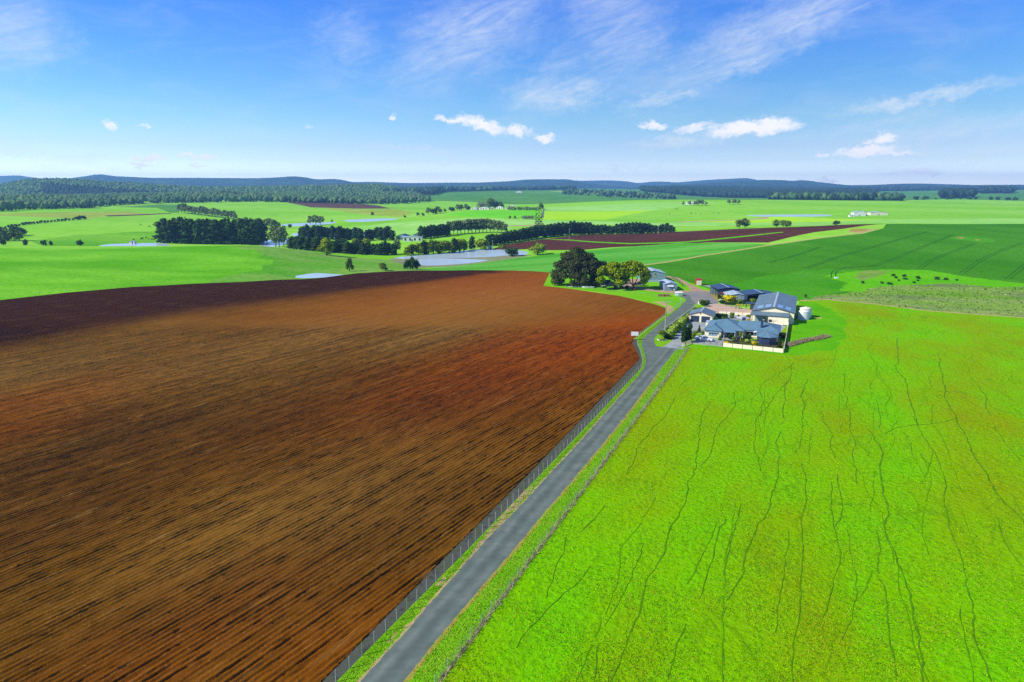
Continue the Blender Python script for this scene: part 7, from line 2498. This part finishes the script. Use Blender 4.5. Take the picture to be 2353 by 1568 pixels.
def build_garden():
    b6 = lambda zx, zy: P(1482 + zx * .0806, 677.9 + zy * .0806)
    # clipped balls between the drive fence and the concrete drive
    row = [(650, 1240), (735, 1170), (800, 1085), (870, 1030), (920, 985), (970, 935), (1020, 880), (1065, 835), (1110, 800), (1160, 770), (1195, 735)]
    for i, (zx, zy) in enumerate(row):
        w = 2.5 - .05 * i
        shrub('ball', 'hedge_leaves' if i % 5 != 4 else 'olive_leaves', *b6(zx, zy), w, w * random.uniform(.85, 1.0), f'{ORD[i + 1]} clipped hedge ball from the driveway fork along the concrete drive', 'clipped balls along the drive')
    for i, (lx, ly) in enumerate(((-31.0, 214.0), (-30.9, 217.5), (-30.8, 221.0), (-30.6, 225.0), (-30.2, 229.0))):
        shrub('bush', 'bush_leaves' if i % 2 else 'hedge_leaves', *L(lx, ly), 2.2, 1.7, f'{ORD[i + 1]} loose green shrub along the fence behind the garage from the garage', 'shrubs behind the garage')
    for i, (lx, ly, w, h, m_) in enumerate(((-30.4, 238.6, 2.4, 2.4, 'bush_leaves'), (-29.0, 237.0, 2.2, 2.0, 'cypress_leaves'), (-31.0, 242.2, 1.9, 1.3, 'dark_leaves'), (-29.2, 243.4, 2.2, 1.4, 'pine_needles'))):
        shrub('bush', m_, *L(lx, ly), w, h, ('green flax bush at the left of the planter wall', 'dark green bush in front of the planter wall', 'left rounded dark shrub above the planter wall', 'right rounded dark shrub above the planter wall')[i])
    # island at the driveway fork
    shrub('bush', 'olive_leaves', *L(-32.6, 179.4), 2.4, 1.9, 'standard tree with round olive crown on the driveway island', stem=1.0, name='standard_tree')
    shrub('ball', 'hedge_leaves', *L(-32.6, 178.6), 1.9, .75, 'low clipped round bush at the tip of the driveway island')
    shrub('ball', 'olive_leaves', *L(-30.6, 181.4), 1.5, 1.7, 'olive clipped bush right of the standard tree on the island')
    shrub('bush', 'cypress_leaves', *L(-31.6, 180.6), 2.0, 1.2, 'dark low shrub at the heart of the driveway island')
    # cypress group
    for i, (lx, ly, h, w) in enumerate(((-26.9, 178.6, 4.7, 1.0), (-26.1, 177.7, 4.3, 1.25), (-25.4, 178.5, 5.0, 1.05), (-25.9, 179.8, 4.4, 1.1), (-26.4, 176.9, 3.4, 1.1))):
        shrub('column', 'cypress_leaves', *L(lx, ly), h * w * .95, h, ('left tall cypress beside the concrete drive', 'front middle cypress beside the concrete drive', 'tallest right cypress beside the concrete drive', 'back cypress in the clump beside the concrete drive', 'shortest front cypress at the foot of the clump')[i], 'cypresses beside the drive')
    # garden left of the house
    for lx, ly, sh, m_, w, h, lab in ((-25.2, 183.9, 'ball', 'olive_leaves', 1.6, 1.7, 'clipped olive ball just behind the cypresses'), (-25.3, 188.2, 'ball', 'olive_leaves', 1.6, 1.4, 'clipped round ball left of the lawn beside the house'), (-24.9, 193.0, 'cone', 'cypress_leaves', 1.6, 2.2, 'egg shaped dark conifer in front of the cream store'),
                                      (-23.7, 190.8, 'bush', 'gum_leaves', 1.4, 1.2, 'grey loose bush at the house corner beside the egg conifer'), (-24.2, 187.6, 'hedge', 'hedge_leaves', 2.4, .8, 'bright low hedge left of the farmhouse'), (-23.0, 186.6, 'bush', 'olive_leaves', 1.2, 1.5, 'olive bush against the left corner of the farmhouse'),
                                      (-18.4, 184.9, 'cone', 'olive_leaves', 1.3, 1.7, 'round conifer at the porch between car and steps'), (-15.9, 186.4, 'bush', 'cypress_leaves', 1.5, 1.9, 'dark bush right of the porch steps'), (-14.8, 185.0, 'ball', 'bush_leaves', 1.2, 1.3, 'round green bush in the bed right of the porch'),
                                      (-13.2, 186.2, 'spiky', 'wattle_leaves', 3.2, 2.6, 'spiky yellow green cordyline in front of the windows'), (-11.4, 187.0, 'bush', 'cypress_leaves', 1.6, 2.2, 'tall dark bush between the front windows'), (-11.4, 184.2, 'bush', 'hedge_leaves', 1.5, 1.2, 'light green bush under the front windows'),
                                      (-16.2, 179.9, 'ball', 'bright_yellow_leaves', 1.6, .9, 'bright yellow low bush just inside the panel fence'), (-9.3, 180.6, 'bush', 'yellow_leaves', 2.0, 1.7, 'yellow bush in front of the sun room'), (-10.3, 179.6, 'bush', 'bush_leaves', 1.5, 1.0, 'dark low bush left of the yellow bush by the sun room'),
                                      (-13.6, 181.0, 'bush', 'dark_leaves', 1.4, .8, 'low dark shrub in the middle of the front bed'), (-12.2, 180.0, 'bush', 'bush_leaves', 1.3, .8, 'low green shrub behind the second fence panel'), (-10.0, 183.8, 'bush', 'gum_leaves', 1.3, 1.2, 'pale flowering bush beside the side awning'),
                                      (-3.4, 179.4, 'cone', 'cypress_leaves', 2.0, 3.4, 'tall pointed conifer at the right corner of the panel fence'), (-3.2, 193.4, 'bush', 'pine_needles', 2.2, 1.8, 'dark bush at the back right corner of the house'),
                                      (-21.6, 217.4, 'hedge', 'cypress_leaves', 3.4, 1.5, 'dark clipped hedge block right of the garage'), (-23.0, 213.0, 'ball', 'hedge_leaves', 1.7, 1.2, 'pale round bush against the garage side'), (-18.6, 218.6, 'ball', 'bush_leaves', 1.5, 1.9, 'clipped round topiary behind the house roof'), (-20.6, 214.6, 'bush', 'olive_leaves', 1.5, 1.0, 'small olive bush between hedge block and house roof'),
                                      (-16.4, 215.6, 'spiky', 'wattle_leaves', 2.0, 2.0, 'spiky palm left of the parasol'), (-13.6, 217.4, 'bush', 'bush_leaves', 1.6, 2.0, 'green bush at the corner of the big shed lean-to'), (-13.3, 213.6, 'bush', 'yellow_leaves', 1.4, 1.2, 'yellow bush at the foot of the lean-to post')):
        kw = {'rot': -FARM} if sh == 'hedge' else {}
        shrub(sh, m_, *L(lx, ly), w, h, lab, d=(1.2 if sh == 'hedge' else None), **kw)
    # yellow bush in front of the zinc shed and neighbours
    for (X, Y, sh, m_, w, h, lab) in ((76.2, 236.2, 'bush', 'yellow_leaves', 5.4, 3.4, 'large domed golden yellow bush in front of the small zinc shed'), (79.2, 234.6, 'bush', 'bush_leaves', 2.4, 1.9, 'dark green bush right of the golden bush'), (81.0, 234.2, 'bush', 'cypress_leaves', 2.2, 1.9, 'middle dark bush along the zinc shed wall'),
                                      (83.2, 232.6, 'bush', 'olive_leaves', 2.8, 2.7, 'round olive tree at the right end of the zinc shed'), (73.4, 235.3, 'bush', 'cypress_leaves', 3.0, 1.5, 'dark low bush at the left foot of the golden bush'), (75.6, 232.8, 'hedge', 'cypress_leaves', 4.2, 1.0, 'dark rounded hedge along the top of the courtyard')):
        shrub(sh, m_, X, Y, w, h, lab, d=(1.5 if sh == 'hedge' else None), rot=(R(-25) if sh == 'hedge' else None))
    shrub('hedge', 'hedge_leaves', 80.2, 229.8, 6.5, .7, 'bright low clipped hedge along the courtyard beds', rot=R(-22), d=.9)
    shrub('bush', 'dark_leaves', *P(1851, 685), 1.2, 1.6, 'small dark shrub on the track behind the big shed')


build_garden()


# ------------------------------------------------------------------ cattle
def build_cattle():
    def cow_mesh():
        mb = MB()
        sec = [(-1.0, .26, .95, 1.3), (-.8, .36, .72, 1.42), (-.2, .4, .62, 1.38), (.5, .38, .66, 1.4), (.85, .24, .85, 1.45), (1.25, .16, 1.1, 1.5), (1.45, .13, 1.05, 1.38), (1.75, .09, 1.0, 1.2)]
        v, f = [], []
        for x, w, z0, z1 in sec:
            m_ = (z0 + z1) / 2
            h = (z1 - z0) / 2
            v += [(x, w * math.cos(a), m_ + h * math.sin(a)) for a in np.arange(8) * math.tau / 8]
        for i in range(len(sec) - 1):
            for j in range(8):
                f.append((i * 8 + j, i * 8 + (j + 1) % 8, (i + 1) * 8 + (j + 1) % 8, (i + 1) * 8 + j))
        f += [tuple(range(7, -1, -1)), tuple((len(sec) - 1) * 8 + i for i in range(8))]
        mb.add(v, f)
        for x, fwd in ((-.75, -.08), (.55, .05)):
            for s in (-.22, .22):
                mb.tube((x, s, .85), (x + fwd, s, .45), .12, .07, n=6).tube((x + fwd, s, .45), (x, s, 0), .07, .05, n=6)
        mb.tube((-1.0, 0, 1.3), (-1.12, 0, .7), .04, .03, n=5)
        for s in (-1, 1):
            mb.tube((1.38, s * .1, 1.42), (1.34, s * .28, 1.42), .05, .03, n=5)
        o = mb.build('body', 'cow_hide', smooth=True)
        me = o.data
        bpy.data.objects.remove(o)
        return me
    plain('cow_hide', lin(38, 34, 32), rough=0.9, var=0.2)
    me = cow_mesh()
    q2 = lambda zx, zy: P(zx * .25, 367.6 + zy * .25)
    spots = [(1230, 742), (1300, 735), (1310, 728), (1345, 722), (1370, 735), (1400, 738), (1295, 602), (1375, 618), (1465, 618), (1420, 739)]
    for i, (zx, zy) in enumerate(sorted(spots)):
        x, y = q2(zx, zy)
        o = bpy.data.objects.new('cow', me)
        COL.objects.link(o)
        o.location = (x, y, gz(x, y))
        o.rotation_euler = (0, 0, random.uniform(0, 6.28))
        tag(o, f'{ORD[i + 1]} black cow from the left grazing the slope left of the pine block', 'cow', 'cows on the left slope')
    q4 = lambda zx, zy: P(1176 + zx * .25, 367.6 + zy * .25)
    for i, (zx, zy) in enumerate(((1450, 503), (1503, 455), (1520, 458), (1650, 498), (1690, 500), (1735, 500), (1850, 494), (1900, 495))):
        x, y = q4(zx, zy)
        o = bpy.data.objects.new('cow', me)
        COL.objects.link(o)
        o.location = (x, y, gz(x, y))
        o.rotation_euler = (0, 0, random.uniform(0, 6.28))
        tag(o, f'{ORD[i + 1]} dark cow from the left on the far bright hill below the gums', 'cow', 'cows on the far bright hill')


build_cattle()
